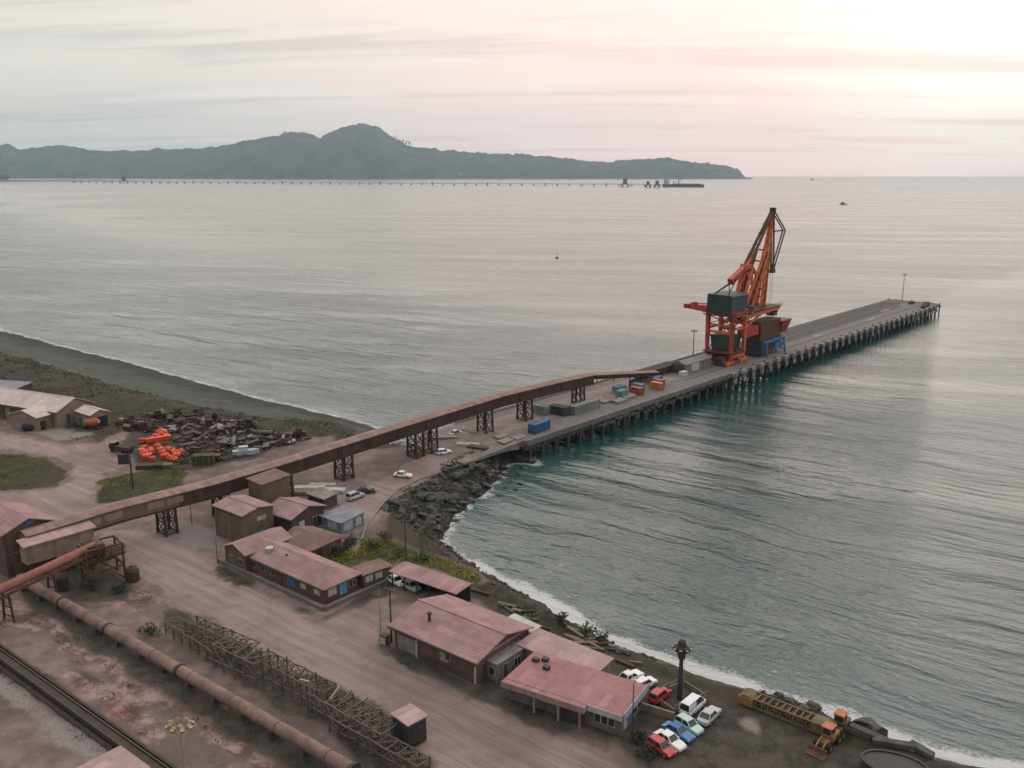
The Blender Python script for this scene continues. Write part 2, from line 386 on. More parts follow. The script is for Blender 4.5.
# value noise with numpy
_perm = rng.random((256, 256))
def vnoise(X, Y, s):
    x = np.asarray(X)/s; y = np.asarray(Y)/s
    xi = np.floor(x).astype(int); yi = np.floor(y).astype(int)
    fx = x-xi; fy = y-yi; fx = fx*fx*(3-2*fx); fy = fy*fy*(3-2*fy)
    g = lambda a, b: _perm[a % 256, b % 256]
    return (g(xi, yi)*(1-fx)+g(xi+1, yi)*fx)*(1-fy)+(g(xi, yi+1)*(1-fx)+g(xi+1, yi+1)*fx)*fy
def fbm(X, Y, s, o=4):
    t = 0; a = 0.5; tot = 0
    for k in range(o): t = t+a*vnoise(X+17.3*k, Y-9.1*k, s/2**k); tot += a; a *= 0.5
    return t/tot
def coast_sd(X, Y):
    """signed distance to the water line, positive inland, plus slope width and rockiness there"""
    d, i, t = seg_dist(X, Y, list(zip(CX, CY)))
    ins = in_poly(X, Y, LANDPOLY)
    w = CW[i]*(1-t)+CW[np.minimum(i+1, len(CW)-1)]*t
    r = CR[i]*(1-t)+CR[np.minimum(i+1, len(CR)-1)]*t
    return np.where(ins, d, -d), w, r
def sstep(x, a, b):
    t = np.clip((x-a)/(b-a), 0, 1); return t*t*(3-2*t)
def land_height(X, Y):
    sd, w, r = coast_sd(X, Y)
    sdn = sd + (fbm(X, Y, 7, 3)-0.5)*(2.5+2.5*r)*np.where(np.abs(sd) < 40, 1, 0)
    t = np.clip(sdn/w, -1, 1.3)
    beach = np.where(t < 0.6, t*2.6, 1.56+(np.minimum(t, 1)-0.6)*8.6)
    rocky = 5.0*np.clip(t, -1, 1)**np.where(t > 0, 0.8, 1) if False else 5.0*np.sign(t)*np.abs(np.clip(t, -1, 1))**0.8
    h = np.where(sdn < 0, np.maximum(sdn*0.35, -4.0), (1-r)*np.minimum(beach, 5.0)+r*rocky)
    slope = np.clip(t, 0, 1)*np.clip(1-t, 0, 1)*4
    h = h + r*slope*(fbm(X, Y, 4.5, 4)-0.5)*3.2 + (1-r)*slope*(fbm(X, Y, 6, 3)-0.5)*0.8
    # dunes behind the western beach
    dune = sstep(sd, 24, 34)*(1-sstep(sd, 55, 75))*np.where(w > 24, 1, 0)
    h = h + dune*(fbm(X, Y, 14, 3)-0.42)*1.6
    return h, sd, w, r

# ------------------------------------------------------------------ ground zones, as polygons on the ground
def zpoly(pts, z=5.0): return [tuple(at(a, b, z)[:2]) for a, b in pts]
ZONES = {
 'grass': [[(-60, 452), (0, 453), (42, 456), (68, 470), (58, 486), (0, 491), (-60, 490)], [(98, 482), (122, 472), (150, 470), (190, 466), (185, 488), (130, 500), (97, 504)],
           [(362, 537), (392, 541), (430, 556), (486, 580), (472, 588), (420, 566), (385, 562), (352, 560)], [(318, 556), (345, 548), (372, 556), (352, 568), (326, 566)]],
 'road': [[(105, 533), (165, 528), (200, 548), (240, 582), (322, 622), (386, 592), (388, 596), (386, 650), (474, 696), (500, 700), (600, 745), (660, 800), (700, 850), (520, 850), (430, 762), (330, 700), (180, 605), (118, 566)],
          [(-60, 424), (0, 430), (60, 446), (96, 444), (128, 430), (160, 428), (140, 462), (112, 470), (98, 482), (96, 502), (130, 505), (60, 530), (20, 515), (-60, 505), (-60, 494), (50, 492), (74, 478), (72, 466), (44, 452), (-60, 446)],
          [(345, 498), (398, 470), (428, 452), (500, 425), (540, 415), (548, 436), (520, 447), (470, 462), (402, 488), (372, 520), (362, 536), (352, 542), (350, 515)],
          [(352, 536), (366, 536), (364, 556), (356, 566), (348, 560)]],
 'pale': [[(152, 522), (200, 524), (232, 545), (236, 556), (215, 552), (180, 540), (160, 540)], [(300, 486), (330, 484), (352, 493), (345, 503), (322, 498), (302, 496)], [(36, 424), (90, 428), (100, 436), (60, 440), (30, 432)],
          [(-40, 655), (0, 676), (40, 704), (100, 744), (140, 775), (160, 800), (130, 800), (90, 768), (40, 722), (-10, 690), (-40, 670)],
          [(488, 424), (520, 418), (530, 430), (500, 440)], [(736, 718), (752, 720), (764, 729), (758, 734), (742, 727)]],
 'dark': [[(384, 636), (392, 642), (474, 684), (508, 690), (560, 722), (618, 738), (612, 748), (548, 732), (500, 706), (470, 700), (380, 652)], [(222, 566), (322, 615), (388, 585), (388, 592), (324, 622), (216, 571)], [(505, 652), (560, 640), (640, 664), (700, 684), (760, 706), (860, 742), (930, 768), (990, 800), (900, 840), (690, 840), (640, 775), (612, 742), (500, 700), (476, 690), (480, 660)],
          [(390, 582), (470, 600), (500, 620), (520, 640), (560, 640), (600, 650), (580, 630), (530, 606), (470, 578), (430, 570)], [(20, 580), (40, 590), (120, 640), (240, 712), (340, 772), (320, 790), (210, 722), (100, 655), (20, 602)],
          [(170, 612), (210, 620), (290, 672), (380, 706), (430, 762), (440, 800), (380, 800), (330, 730), (240, 680), (170, 632)],
          [(100, 402), (165, 405), (240, 430), (270, 440), (262, 456), (190, 472), (140, 470), (120, 450), (130, 430), (100, 420)], [(215, 520), (235, 545), (300, 545), (300, 510), (270, 500)], [(60, 560), (110, 560), (130, 600), (70, 600)],
          [(-40, 630), (0, 648), (90, 710), (165, 775), (140, 790), (60, 720), (0, 676), (-40, 660)]],
 'red': [[(98, 588), (150, 590), (168, 600), (140, 608), (108, 602)], [(-40, 598), (20, 600), (60, 612), (110, 660), (80, 668), (30, 630), (-40, 620)], [(180, 670), (260, 720), (330, 775), (280, 790), (190, 720), (130, 690), (70, 650), (100, 645)], [(60, 660), (120, 690), (170, 735), (150, 750), (90, 700)]],
}
ZONES = {k: [zpoly(p) for p in v] for k, v in ZONES.items()}
def zone_mask(X, Y, key, soft=2.6):
    out = np.zeros(X.shape)
    jit = (fbm(X+31, Y-12, 6, 4)-0.5)*5.0
    for poly in ZONES[key]:
        xs = [p[0] for p in poly]; ys = [p[1] for p in poly]
        m = (X > min(xs)-8) & (X < max(xs)+8) & (Y > min(ys)-8) & (Y < max(ys)+8)
        if not m.any(): continue
        d, _, _ = seg_dist(X[m], Y[m], poly, True)
        d = np.where(in_poly(X[m], Y[m], poly), d, -d)+jit[m]
        out[m] = np.maximum(out[m], sstep(d, -soft, soft))
    return out

def grid_axis(lo, hi, step, far_lo, far_hi, grow=1.35):
    a = list(np.arange(lo, hi+1e-6, step))
    s = step; x = lo; left = []
    while x > far_lo: s *= grow; x -= s; left.append(max(x, far_lo))
    s = step; x = hi; right = []
    while x < far_hi: s *= grow; x += s; right.append(min(x, far_hi))
    return np.array(left[::-1]+a+right)
def grid_mesh(name, xs, ys, zfun, m, attrs=None, keep=None):
    X, Y = np.meshgrid(xs, ys)
    Z = zfun(X, Y)
    nx, ny = len(xs), len(ys)
    idx = np.arange(nx*ny).reshape(ny, nx)
    q = np.stack([idx[:-1, :-1], idx[:-1, 1:], idx[1:, 1:], idx[1:, :-1]], -1).reshape(-1, 4)
    if keep is not None:
        k = keep(X, Y, Z).ravel(); q = q[k[q].any(axis=1)]
    me = bpy.data.meshes.new(name)
    me.vertices.add(nx*ny); me.vertices.foreach_set('co', np.stack([X, Y, Z], -1).ravel().astype(np.float32))
    me.loops.add(len(q)*4); me.loops.foreach_set('vertex_index', q.ravel().astype(np.int32))
    me.polygons.add(len(q)); me.polygons.foreach_set('loop_start', np.arange(len(q), dtype=np.int32)*4)
    me.update(calc_edges=True); me.validate()
    if attrs:
        for an, arr in attrs(X, Y, Z).items():
            if arr.ndim == 3:
                at_ = me.color_attributes.new(an, 'FLOAT_COLOR', 'POINT')
                c4 = np.concatenate([arr, np.ones(arr.shape[:2]+(1,))], -1)
                at_.data.foreach_set('color', c4.ravel().astype(np.float32))
            else:
                at_ = me.attributes.new(an, 'FLOAT', 'POINT'); at_.data.foreach_set('value', arr.ravel().astype(np.float32))
    me.shade_smooth(); me.materials.append(m)
    o = bpy.data.objects.new(name, me); COL.objects.link(o); return o

# ------------------------------------------------------------------ ground material
def ground_material():
    m = bpy.data.materials.new('ground'); m.use_nodes = True; g = NT(m.node_tree)
    out = g.n('ShaderNodeOutputMaterial'); b = g.n('ShaderNodeBsdfPrincipled', i_Roughness=0.9)
    b.inputs['Specular IOR Level'].default_value = 0.25
    pos = g.n('ShaderNodeNewGeometry').outputs['Position']
    A1 = g.n('ShaderNodeAttribute', attribute_name='zone_a'); A2 = g.n('ShaderNodeAttribute', attribute_name='zone_b')
    s1 = g.n('ShaderNodeSeparateColor', i_0=A1.outputs['Color']).outputs; s2 = g.n('ShaderNodeSeparateColor', i_0=A2.outputs['Color']).outputs
    nb = g.noise(pos, 0.06, 5, 0.6); nm = g.noise(pos, 0.35, 5, 0.65); nf = g.noise(pos, 2.2, 4, 0.7); nff = g.noise(pos, 7.0, 2, 0.7)
    def edge(a, k=0.55):   # roughen a zone's edge
        return g.sm(g.math('ADD', a, g.math('MULTIPLY', g.math('SUBTRACT', nm, 0.5), k*2)), 0.3, 0.7)
    # bare dusty ground
    c = g.mix(g.sm(nm, 0.3, 0.7), (0.148, 0.106, 0.101), (0.262, 0.194, 0.186))
    c = g.mix(g.math('MULTIPLY', g.sm(nb, 0.45, 0.62), 0.6), c, (0.085, 0.068, 0.06))
    c = g.mix(g.math('MULTIPLY', g.sm(nf, 0.52, 0.72), 0.45), c, (0.30, 0.24, 0.23))
    c = g.mix(g.math('MULTIPLY', g.sm(nff, 0.55, 0.7), 0.4), c, (0.07, 0.055, 0.05))
    # track streaks along the main road direction
    wn = g.n('ShaderNodeTexNoise', i_Scale=0.05, i_Detail=3.0); g.link(pos, wn.inputs['Vector'])
    wpos = g.n('ShaderNodeVectorMath', operation='MULTIPLY_ADD', i_0=wn.outputs['Color'], i_1=(4, 4, 0), i_2=pos).outputs[0]
    tr = g.noise(g.mapping(wpos, rot=(0, 0, R(38.5)), scale=(0.035, 0.62, 1)), 1.0, 5, 0.65)
    tr2 = g.noise(g.mapping(wpos, rot=(0, 0, R(37.5)), scale=(0.016, 0.22, 1), loc=(4, 2, 0)), 1.0, 4, 0.6)
    road = g.mix(g.sm(tr, 0.36, 0.66), (0.245, 0.182, 0.174), (0.350, 0.268, 0.260))
    road = g.mix(g.math('MULTIPLY', g.sm(tr2, 0.46, 0.66), 0.4), road, (0.35, 0.275, 0.268))
    road = g.mix(g.math('MULTIPLY', g.sm(nb, 0.42, 0.66), 0.5), road, (0.13, 0.085, 0.078))
    road = g.mix(g.math('MULTIPLY', g.sm(nm, 0.52, 0.72), 0.35), road, (0.11, 0.085, 0.08))
    road = g.mix(g.math('MULTIPLY', g.sm(nf, 0.5, 0.75), 0.35), road, (0.115, 0.08, 0.072))
    trk = g.noise(g.mapping(wpos, rot=(0, 0, R(38.5)), scale=(0.05, 2.4, 1), loc=(1, 5, 0)), 1.0, 4, 0.7)
    road = g.mix(g.math('MULTIPLY', g.math('MULTIPLY', g.sm(trk, 0.52, 0.66), g.sm(nb, 0.38, 0.56)), 0.45), road, (0.120, 0.090, 0.084))
    road = g.mix(g.math('MULTIPLY', g.math('MULTIPLY', g.sm(trk, 0.46, 0.34), g.sm(nm, 0.40, 0.6)), 0.4), road, (0.36, 0.29, 0.28))
    road = g.mix(g.math('MULTIPLY', g.sm(nff, 0.54, 0.72), 0.35), road, (0.10, 0.078, 0.072))
    c = g.mix(edge(s1[1]), c, road)
    # red ore dust, mottled
    rd = g.mix(g.sm(nm, 0.38, 0.62), (0.115, 0.060, 0.054), (0.37, 0.255, 0.250))
    rs = g.noise(g.mapping(wpos, rot=(0, 0, R(38)), scale=(0.06, 0.35, 1), loc=(2, 7, 0)), 1.0, 5, 0.65)
    rd = g.mix(g.math('MULTIPLY', g.sm(rs, 0.50, 0.64), 0.85), rd, (0.058, 0.046, 0.040))
    rd = g.mix(g.math('MULTIPLY', g.sm(nf, 0.5, 0.72), 0.6), rd, (0.085, 0.05, 0.045))
    rd = g.mix(g.math('MULTIPLY', g.sm(g.noise(g.mapping(pos, loc=(60, 20, 0)), 0.13, 5, 0.7), 0.56, 0.66), 0.8), rd, (0.17, 0.045, 0.035))
    c = g.mix(g.math('MULTIPLY', edge(s2[0]), 0.9), c, rd)
    # dark soil / worn asphalt, plus the darker strip along the pipe
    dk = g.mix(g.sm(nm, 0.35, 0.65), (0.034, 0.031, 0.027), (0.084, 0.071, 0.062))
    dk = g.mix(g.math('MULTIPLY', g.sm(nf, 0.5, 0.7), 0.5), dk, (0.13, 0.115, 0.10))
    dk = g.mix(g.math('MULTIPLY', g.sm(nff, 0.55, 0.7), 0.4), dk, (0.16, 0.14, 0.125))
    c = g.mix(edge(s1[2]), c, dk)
    # pale concrete dust
    c = g.mix(g.math('MULTIPLY', edge(s2[1], 0.4), 0.9), c, g.mix(g.sm(nf, 0.3, 0.7), (0.18, 0.160, 0.153), (0.31, 0.280, 0.272)))
    # grass
    gr = g.mix(g.sm(nm, 0.35, 0.65), (0.026, 0.028, 0.013), (0.070, 0.072, 0.018))
    gr = g.mix(g.math('MULTIPLY', g.sm(nf, 0.5, 0.75), 0.5), gr, (0.085, 0.065, 0.04))
    gr = g.mix(g.math('MULTIPLY', g.sm(g.noise(g.mapping(pos, loc=(13, 5, 0)), 0.09, 4, 0.6), 0.48, 0.6), 0.75), gr, (0.050, 0.040, 0.028))
    c = g.mix(edge(s1[0]), c, gr)
    # beach sand and rock from height zone
    A3 = g.n('ShaderNodeAttribute', attribute_name='shore'); s3 = g.n('ShaderNodeSeparateColor', i_0=A3.outputs['Color']).outputs
    sand = g.mix(g.sm(nm, 0.3, 0.7), (0.056, 0.066, 0.058), (0.090, 0.100, 0.088))
    c = g.mix(s3[0], c, sand)
    veg = g.mix(g.sm(nm, 0.38, 0.62), (0.016, 0.020, 0.012), (0.048, 0.043, 0.026))
    veg = g.mix(g.math('MULTIPLY', g.sm(nb, 0.5, 0.62), 0.7), veg, (0.055, 0.043, 0.030))
    c = g.mix(g.math('MULTIPLY', edge(s3[1]), 0.92), c, veg)
    rk = g.mix(g.sm(nf, 0.35, 0.65), (0.014, 0.015, 0.013), (0.070, 0.066, 0.056))
    c = g.mix(edge(s3[2]), c, rk)
    # wet near the water line
    z = g.n('ShaderNodeSeparateXYZ', i_0=pos).outputs[2]
    wet = g.sm(z, 1.0, 0.25)
    c = g.mix(g.math('MULTIPLY', wet, 0.65), c, (0.020, 0.021, 0.020))
    g.link(c, b.inputs['Base Color'])
    h = g.math('ADD', g.math('MULTIPLY', nf, 0.5), g.math('MULTIPLY', nff, 0.22))
    bp = g.n('ShaderNodeBump', i_Strength=0.8, i_Distance=0.35, i_Height=h)
    g.link(bp.outputs[0], b.inputs['Normal'])
    g.link(b.outputs[0], out.inputs[0]); return m
def ground_attrs(X, Y, Z):
    h, sd, w, r = land_height(X, Y)
    far = np.where((X > -240) & (X < 140) & (Y > 50) & (Y < 420), 1, 0)
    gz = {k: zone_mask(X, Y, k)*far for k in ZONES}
    west = np.where(w > 14, 1.0, 0.0)*(1-r)
    sand_w = np.where(w > 24, 27, np.where(w > 14, w*.66, 10))+(fbm(X, Y, 12, 3)-0.5)*6
    sand = (1-sstep(sd, sand_w-3, sand_w+2))*np.clip(1-r*1.4, 0, 1)
    sand = np.where(w < 14, (1-sstep(sd, 5, 8))*np.clip(1-r, 0, 1), sand)
    veg = np.where((X < -36) & (r < 0.75) & (Y > 205), sstep(sd, np.minimum(sand_w, w*.66)-2, np.minimum(sand_w, w*.66)+3)*(1-sstep(sd, 60+(fbm(X, Y, 25, 3)-0.5)*30, 78+(fbm(X, Y, 25, 3)-0.5)*30)), 0)
    veg = np.maximum(veg, np.where((X < -235) & (sd > 20), 0.9, 0)); veg = np.maximum(veg, np.where((w <= 22) & (r < 0.95), sstep(sd, 5, 7)*(1-sstep(sd, 10, 14))*0.75, 0))
    # nothing grows on the land under the gallery road
    rock = np.clip(r*1.5, 0, 1)*(1-sstep(sd, w*0.85, w*1.05))
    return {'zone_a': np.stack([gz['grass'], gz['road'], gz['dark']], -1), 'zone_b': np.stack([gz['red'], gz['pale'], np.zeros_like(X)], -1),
            'shore': np.stack([sand, veg*(1-gz['road'])*(1-gz['grass']), rock], -1)}
def ground_z(X, Y):
    h, sd, w, r = land_height(X, Y)
    inland = sstep(sd, w, w+10)
    rough = zone_mask(X, Y, 'red')*0.5+zone_mask(X, Y, 'dark')*0.10
    bumps = (fbm(X, Y, 5, 4)-0.5)*0.16 + rough*(fbm(X+50, Y, 6, 4)-0.45)*1.6*np.where((X < -10) & (Y < 165), 1, 0.0)
    return h+inland*bumps
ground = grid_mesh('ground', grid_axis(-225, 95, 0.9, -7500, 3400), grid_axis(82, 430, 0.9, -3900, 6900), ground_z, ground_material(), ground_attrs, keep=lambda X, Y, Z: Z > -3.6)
tag(ground, kind='structure')

_gc = {}
def gz(x, y):
    return float(ground_z(np.array([[x]]), np.array([[y]]))[0, 0])

# ------------------------------------------------------------------ sea
def sea_material():
    m = bpy.data.materials.new('sea'); m.use_nodes = True; g = NT(m.node_tree)
    out = g.n('ShaderNodeOutputMaterial'); b = g.n('ShaderNodeBsdfPrincipled', i_IOR=1.62)
    pos = g.n('ShaderNodeNewGeometry').outputs['Position']
    sh = g.n('ShaderNodeAttribute', attribute_name='offshore').outputs['Fac']
    dirn = R(39)   # crests run along this heading, parallel with the shore
    warp = g.n('ShaderNodeTexNoise', i_Scale=0.02, i_Detail=2.0); g.link(pos, warp.inputs['Vector'])
    wp = g.n('ShaderNodeVectorMath', operation='MULTIPLY_ADD', i_0=warp.outputs['Color'], i_1=(14, 14, 0), i_2=pos).outputs[0]
    def streak(freq, along, rot, det=3, loc=0.0):
        return g.noise(g.mapping(wp, rot=(0, 0, rot), scale=(freq*along, freq, 1), loc=(loc, loc*0.7, 0)), 1.0, det, 0.55)
    kb = g.sm(sh, 220.0, 60.0)
    swell = g.math('ADD', streak(0.055, 0.22, dirn, 2, 5), g.math('MULTIPLY', kb, g.math('ADD', g.math('MULTIPLY', streak(0.085, 0.13, R(35), 2, 4), 2.6), g.math('MULTIPLY', streak(0.30, 0.15, R(36), 3, 6), 0.65))))
    w1 = streak(0.26, 0.30, dirn+R(4), 3, 1)
    w2 = streak(0.85, 0.38, dirn-R(9), 3, 2)
    w3 = g.noise(g.mapping(pos, rot=(0, 0, dirn), scale=(1.3, 2.6, 1)), 1.0, 3, 0.6)
    # wind lanes: calmer and rougher strips
    lane = streak(0.018, 0.18, R(10), 3, 9)
    lane2 = streak(0.05, 0.14, R(14), 3, 3)
    calm = g.math('ADD', g.math('MULTIPLY', g.sm(lane, 0.36, 0.62), 0.65), g.math('MULTIPLY', g.sm(lane2, 0.38, 0.64), 0.45))
    amp = g.math('ADD', 0.45, g.math('MULTIPLY', calm, 0.75))
    vv = g.math('SUBTRACT', g.n('ShaderNodeVectorMath', operation='DOT_PRODUCT', i_0=pos, i_1=tuple(PN)).outputs['Value'], V0)
    lee = g.math('MAXIMUM', g.sm(vv, 24.0, 105.0), g.sm(vv, 8.0, -8.0))     # water sheltered by the pier lies calmer
    lee = g.math('ADD', 0.40, g.math('MULTIPLY', lee, 0.60))
    h = g.math('MULTIPLY', g.math('MULTIPLY', swell, lee), 1.3)
    h2 = g.math('ADD', g.math('MULTIPLY', w1, 0.65), g.math('ADD', g.math('MULTIPLY', w2, 0.50), g.math('MULTIPLY', w3, 0.15)))
    h = g.math('ADD', h, g.math('MULTIPLY', g.math('MULTIPLY', h2, g.math('MULTIPLY', amp, lee)), g.math('ADD', 1.0, g.math('MULTIPLY', kb, 0.08))))
    bp = g.n('ShaderNodeBump', i_Strength=1.0, i_Distance=1.0, i_Height=h)
    g.link(bp.outputs[0], b.inputs['Normal'])
    depth = g.sm(sh, 0.0, 26.0)
    c = g.mix(depth, (0.046, 0.100, 0.094), (0.009, 0.053, 0.050))
    c = g.mix(g.math('MULTIPLY', g.sm(g.noise(pos, 0.02, 3), 0.4, 0.65), 0.4), c, (0.028, 0.075, 0.085))
    # foam: broken white water near the beach, thin lace further out
    fn = g.noise(g.mapping(wp, rot=(0, 0, R(28)), scale=(0.16, 0.42, 1)), 1.0, 5, 0.65)
    ff = g.noise(pos, 1.5, 4, 0.75)
    surf = g.n('ShaderNodeAttribute', attribute_name='surf').outputs['Fac']
    near = g.math('MULTIPLY', g.sm(sh, 5.0, 0.3), g.math('ADD', 0.35, g.math('MULTIPLY', surf, 0.65)))
    lace = g.math('MULTIPLY', g.math('MULTIPLY', g.sm(sh, 22.0, 2.0), 0.70), surf)
    brk = g.math('MULTIPLY', g.math('MULTIPLY', g.sm(sh, 5.5, 7.0), g.sm(sh, 10.0, 8.0)), g.math('SUBTRACT', 0.50, g.math('MULTIPLY', surf, 0.45)))
    lace = g.math('ADD', lace, brk)
    fo = g.math('ADD', g.math('ADD', g.math('MULTIPLY', near, 0.62), g.math('MULTIPLY', lace, 0.34)),
                g.math('ADD', g.math('MULTIPLY', g.math('SUBTRACT', fn, 0.5), 0.85), g.math('MULTIPLY', g.math('SUBTRACT', ff, 0.5), 0.75)))
    foam = g.math('MULTIPLY', g.sm(fo, 0.36, 0.66), g.sm(sh, 24.0, 12.0))
    fleck = g.math('MULTIPLY', g.math('MULTIPLY', g.sm(w2, 0.64, 0.74), g.sm(w1, 0.46, 0.60)), g.math('MULTIPLY', g.sm(sh, 75.0, 10.0), 0.55))
    foam = g.math('MAXIMUM', foam, fleck)
    c = g.mix(g.math('MULTIPLY', foam, 0.78), c, (0.60, 0.61, 0.63))
    g.link(c, b.inputs['Base Color'])
    rough = g.math('ADD', g.math('ADD', g.math('ADD', 0.06, g.math('MULTIPLY', g.sm(sh, 160.0, 395.0), 0.20)), g.math('MULTIPLY', calm, 0.05)), g.math('MULTIPLY', foam, 0.6))
    g.link(rough, b.inputs['Roughness'])
    g.link(b.outputs[0], out.inputs[0]); return m
def sea_attrs(X, Y, Z):
    sd, w, r = coast_sd(X, Y); jit = (fbm(X, Y, 7, 3)-0.5)*(2.5+2.5*r)
    surf = np.where(r > 0.5, 0.50, np.where(w > 14, 0.42, 1.0))
    return {'surf': surf, 'offshore': np.clip(-(sd+np.where(np.abs(sd) < 40, jit, 0)), -5, 400)}
sea = grid_mesh('sea', grid_axis(-300, 140, 1.7, -15500, 15500, 1.5), grid_axis(80, 520, 1.7, -3000, 15500, 1.5), lambda X, Y: np.zeros_like(X), sea_material(), sea_attrs,
                keep=lambda X, Y, Z: coast_sd(X, Y)[0] < 12)
tag(sea, kind='structure')

# ------------------------------------------------------------------ far shore: headland, spit, jetty, ship
def interp(pts, x):
    xs = [p[0] for p in pts]; ys = [p[1] for p in pts]
    return np.interp(x, xs, ys)
SKYLINE = [(-80, 150), (-30, 146), (0, 143), (12, 144), (22, 149), (40, 147), (60, 145), (78, 147), (92, 151), (115, 151), (140, 150), (165, 147.5), (180, 149.5), (205, 149), (225, 148), (245, 143), (262, 139.5),
           (285, 135), (305, 132.5), (315, 135), (322, 139), (335, 133), (350, 129), (366, 126.5), (378, 131), (390, 139), (410, 147.5), (440, 151), (480, 154), (520, 156), (560, 158.5), (590, 162), (606, 164),
           (622, 161), (640, 160), (670, 161), (700, 163), (725, 166), (738, 170), (744, 176), (750, 179.5)]
HD = 10000.0
def headland_z(X, Y):
    pxs = 512+F*X*math.cos(P)/np.maximum(Y*1.0, 1)*1.0   # azimuth along the shore, as picture column at the horizon
    fwd = Y*math.cos(P)
    col = 512+F*X/(Y*math.cos(P)+75*math.sin(P))
    top = (172-interp(SKYLINE, col))/F*(HD+1000)*1.0+H
    edge = HD+(fbm(X, Y*0, 900, 3)-0.5)*260+np.clip((300-col)/300, 0, 1.3)*1300
    b = (Y-edge)/1150.0
    shape = np.where(b < 1, 1-(1-np.clip(b, 0, 1))**1.9, 1.0)*np.clip(1.0-np.clip(b-1.0, 0, 1)*0.8, 0.1, 1)
    spur = (fbm(X*1.0+300, Y*0.5, 420, 4)-0.5)*0.95*np.clip(b, 0, 1)*np.clip(1.05-b, 0, 1)*4*0.6
    h = np.maximum(top, 8)*(shape*(1+spur))
    h = np.where(b < 0.85, np.minimum(h, np.maximum(top, 8)*(0.30+0.72*np.clip(b, 0, 1))), h)
    canopy = ((fbm(X, Y, 70, 3)-0.5)*38+np.maximum(fbm(X+70, Y, 48, 2)-0.62, 0)*90)*np.clip(b*6, 0, 1)*np.clip((top-20)/60, 0, 1)
    h = h+canopy
    h = np.where((col > 752) | (b < 0), -6, h)
    return h
def headland_material():
    m = bpy.data.materials.new('headland'); m.use_nodes = True; g = NT(m.node_tree)
    out = g.n('ShaderNodeOutputMaterial'); b = g.n('ShaderNodeBsdfPrincipled', i_Roughness=0.95); b.inputs['Specular IOR Level'].default_value = 0.1
    pos = g.n('ShaderNodeNewGeometry').outputs['Position']
    n1 = g.noise(pos, 0.004, 4, 0.6); n2 = g.noise(pos, 0.02, 4, 0.7)
    c = g.mix(g.sm(n2, 0.35, 0.65), (0.008, 0.017, 0.020), (0.055, 0.068, 0.056))
    c = g.mix(g.math('MULTIPLY', g.sm(n1, 0.47, 0.60), 0.75), c, (0.085, 0.095, 0.080))
    z = g.n('ShaderNodeSeparateXYZ', i_0=pos).outputs[2]
    c = g.mix(g.math('MULTIPLY', g.sm(z, 30, 8), g.sm(n2, 0.42, 0.6)), c, (0.13, 0.11, 0.10))
    g.link(c, b.inputs['Base Color']); g.link(b.outputs[0], out.inputs[0]); return m
hl = grid_mesh('headland', np.arange(-8400, 3300, 24.0), np.arange(9500, 13800, 60.0), headland_z, headland_material(), keep=lambda X, Y, Z: Z > -5)
tag(hl, kind='structure')
# trees standing against the sky on the headland's shoulder
treeproto = None
for i, (a, b, hh) in enumerate([(393, 141, 5), (396, 142, 7), (399.5, 143.5, 5.5), (403, 144.5, 6.5), (406, 145.5, 6), (409.5, 147, 6.5), (364.5, 126.8, 2.5), (368, 127, 2.5)]):
    p = at_y(a, b+1.5, 11000)
    hgt = hh/F*11000
    t = thing('tree', ['lone tall tree standing against the sky on the far ridge', 'low bushy tree on the summit of the far headland'][i > 5], 'tree', p, 0, 'trees on the far ridge')
    MB().tube((0, 0, -15), (0, 0, hgt*0.75), 2.2, 1.0, 6).build('trunk', M('wood_dark'), t)
    cr = MB()
    for k in range(26):
        r = hgt*0.22; q = Vector((random.gauss(0, .5), random.gauss(0, .5), random.gauss(0, .6)))*r+Vector((0, 0, hgt*0.75))
        d = [Vector((random.gauss(0, 1), random.gauss(0, 1), random.gauss(0, 1))).normalized()*r*random.uniform(.4, .8) for _ in range(3)]
        cr.add([q+d[0], q+d[1], q+d[2]], [(0, 1, 2)])
    cr.build('crown', M('leaf_dark'), t)
# pale houses at the foot of the headland
for i, (a, b, w, h) in enumerate([(387, 169, 55, 16), (417, 168.5, 60, 14), (424, 170, 34, 12), (446, 170.5, 30, 12), (461, 174, 34, 12), (530, 176, 26, 10), (373, 175.5, 40, 10)]):
    Y = 10500-i*22 if b < 172 else 10090
    p = at_y(a, b, Y); p.z -= 6
    t = thing('far_house', ['long pale house on the far hillside, leftmost of the pair', 'second pale house on the far hillside, right of the long one', 'small pale hut touching the second far house', 'small pale house on the lower shoulder of the headland', 'pale shed at the water line below the headland shoulder',
                            'tiny pale house by the water near the middle of the headland', 'low pale building at the water under the summit'][i], 'house', p, R(random.uniform(-20, 20)))
    MB().box(-w/2, w/2, -8, 8, -8, h).build('wall', M('white_dirty'), t)
    MB().extr([(-9, h), (9, h), (0, h+5)], 'x', -w/2-1, w/2+1).build('roof', M('roof_grey'), t)

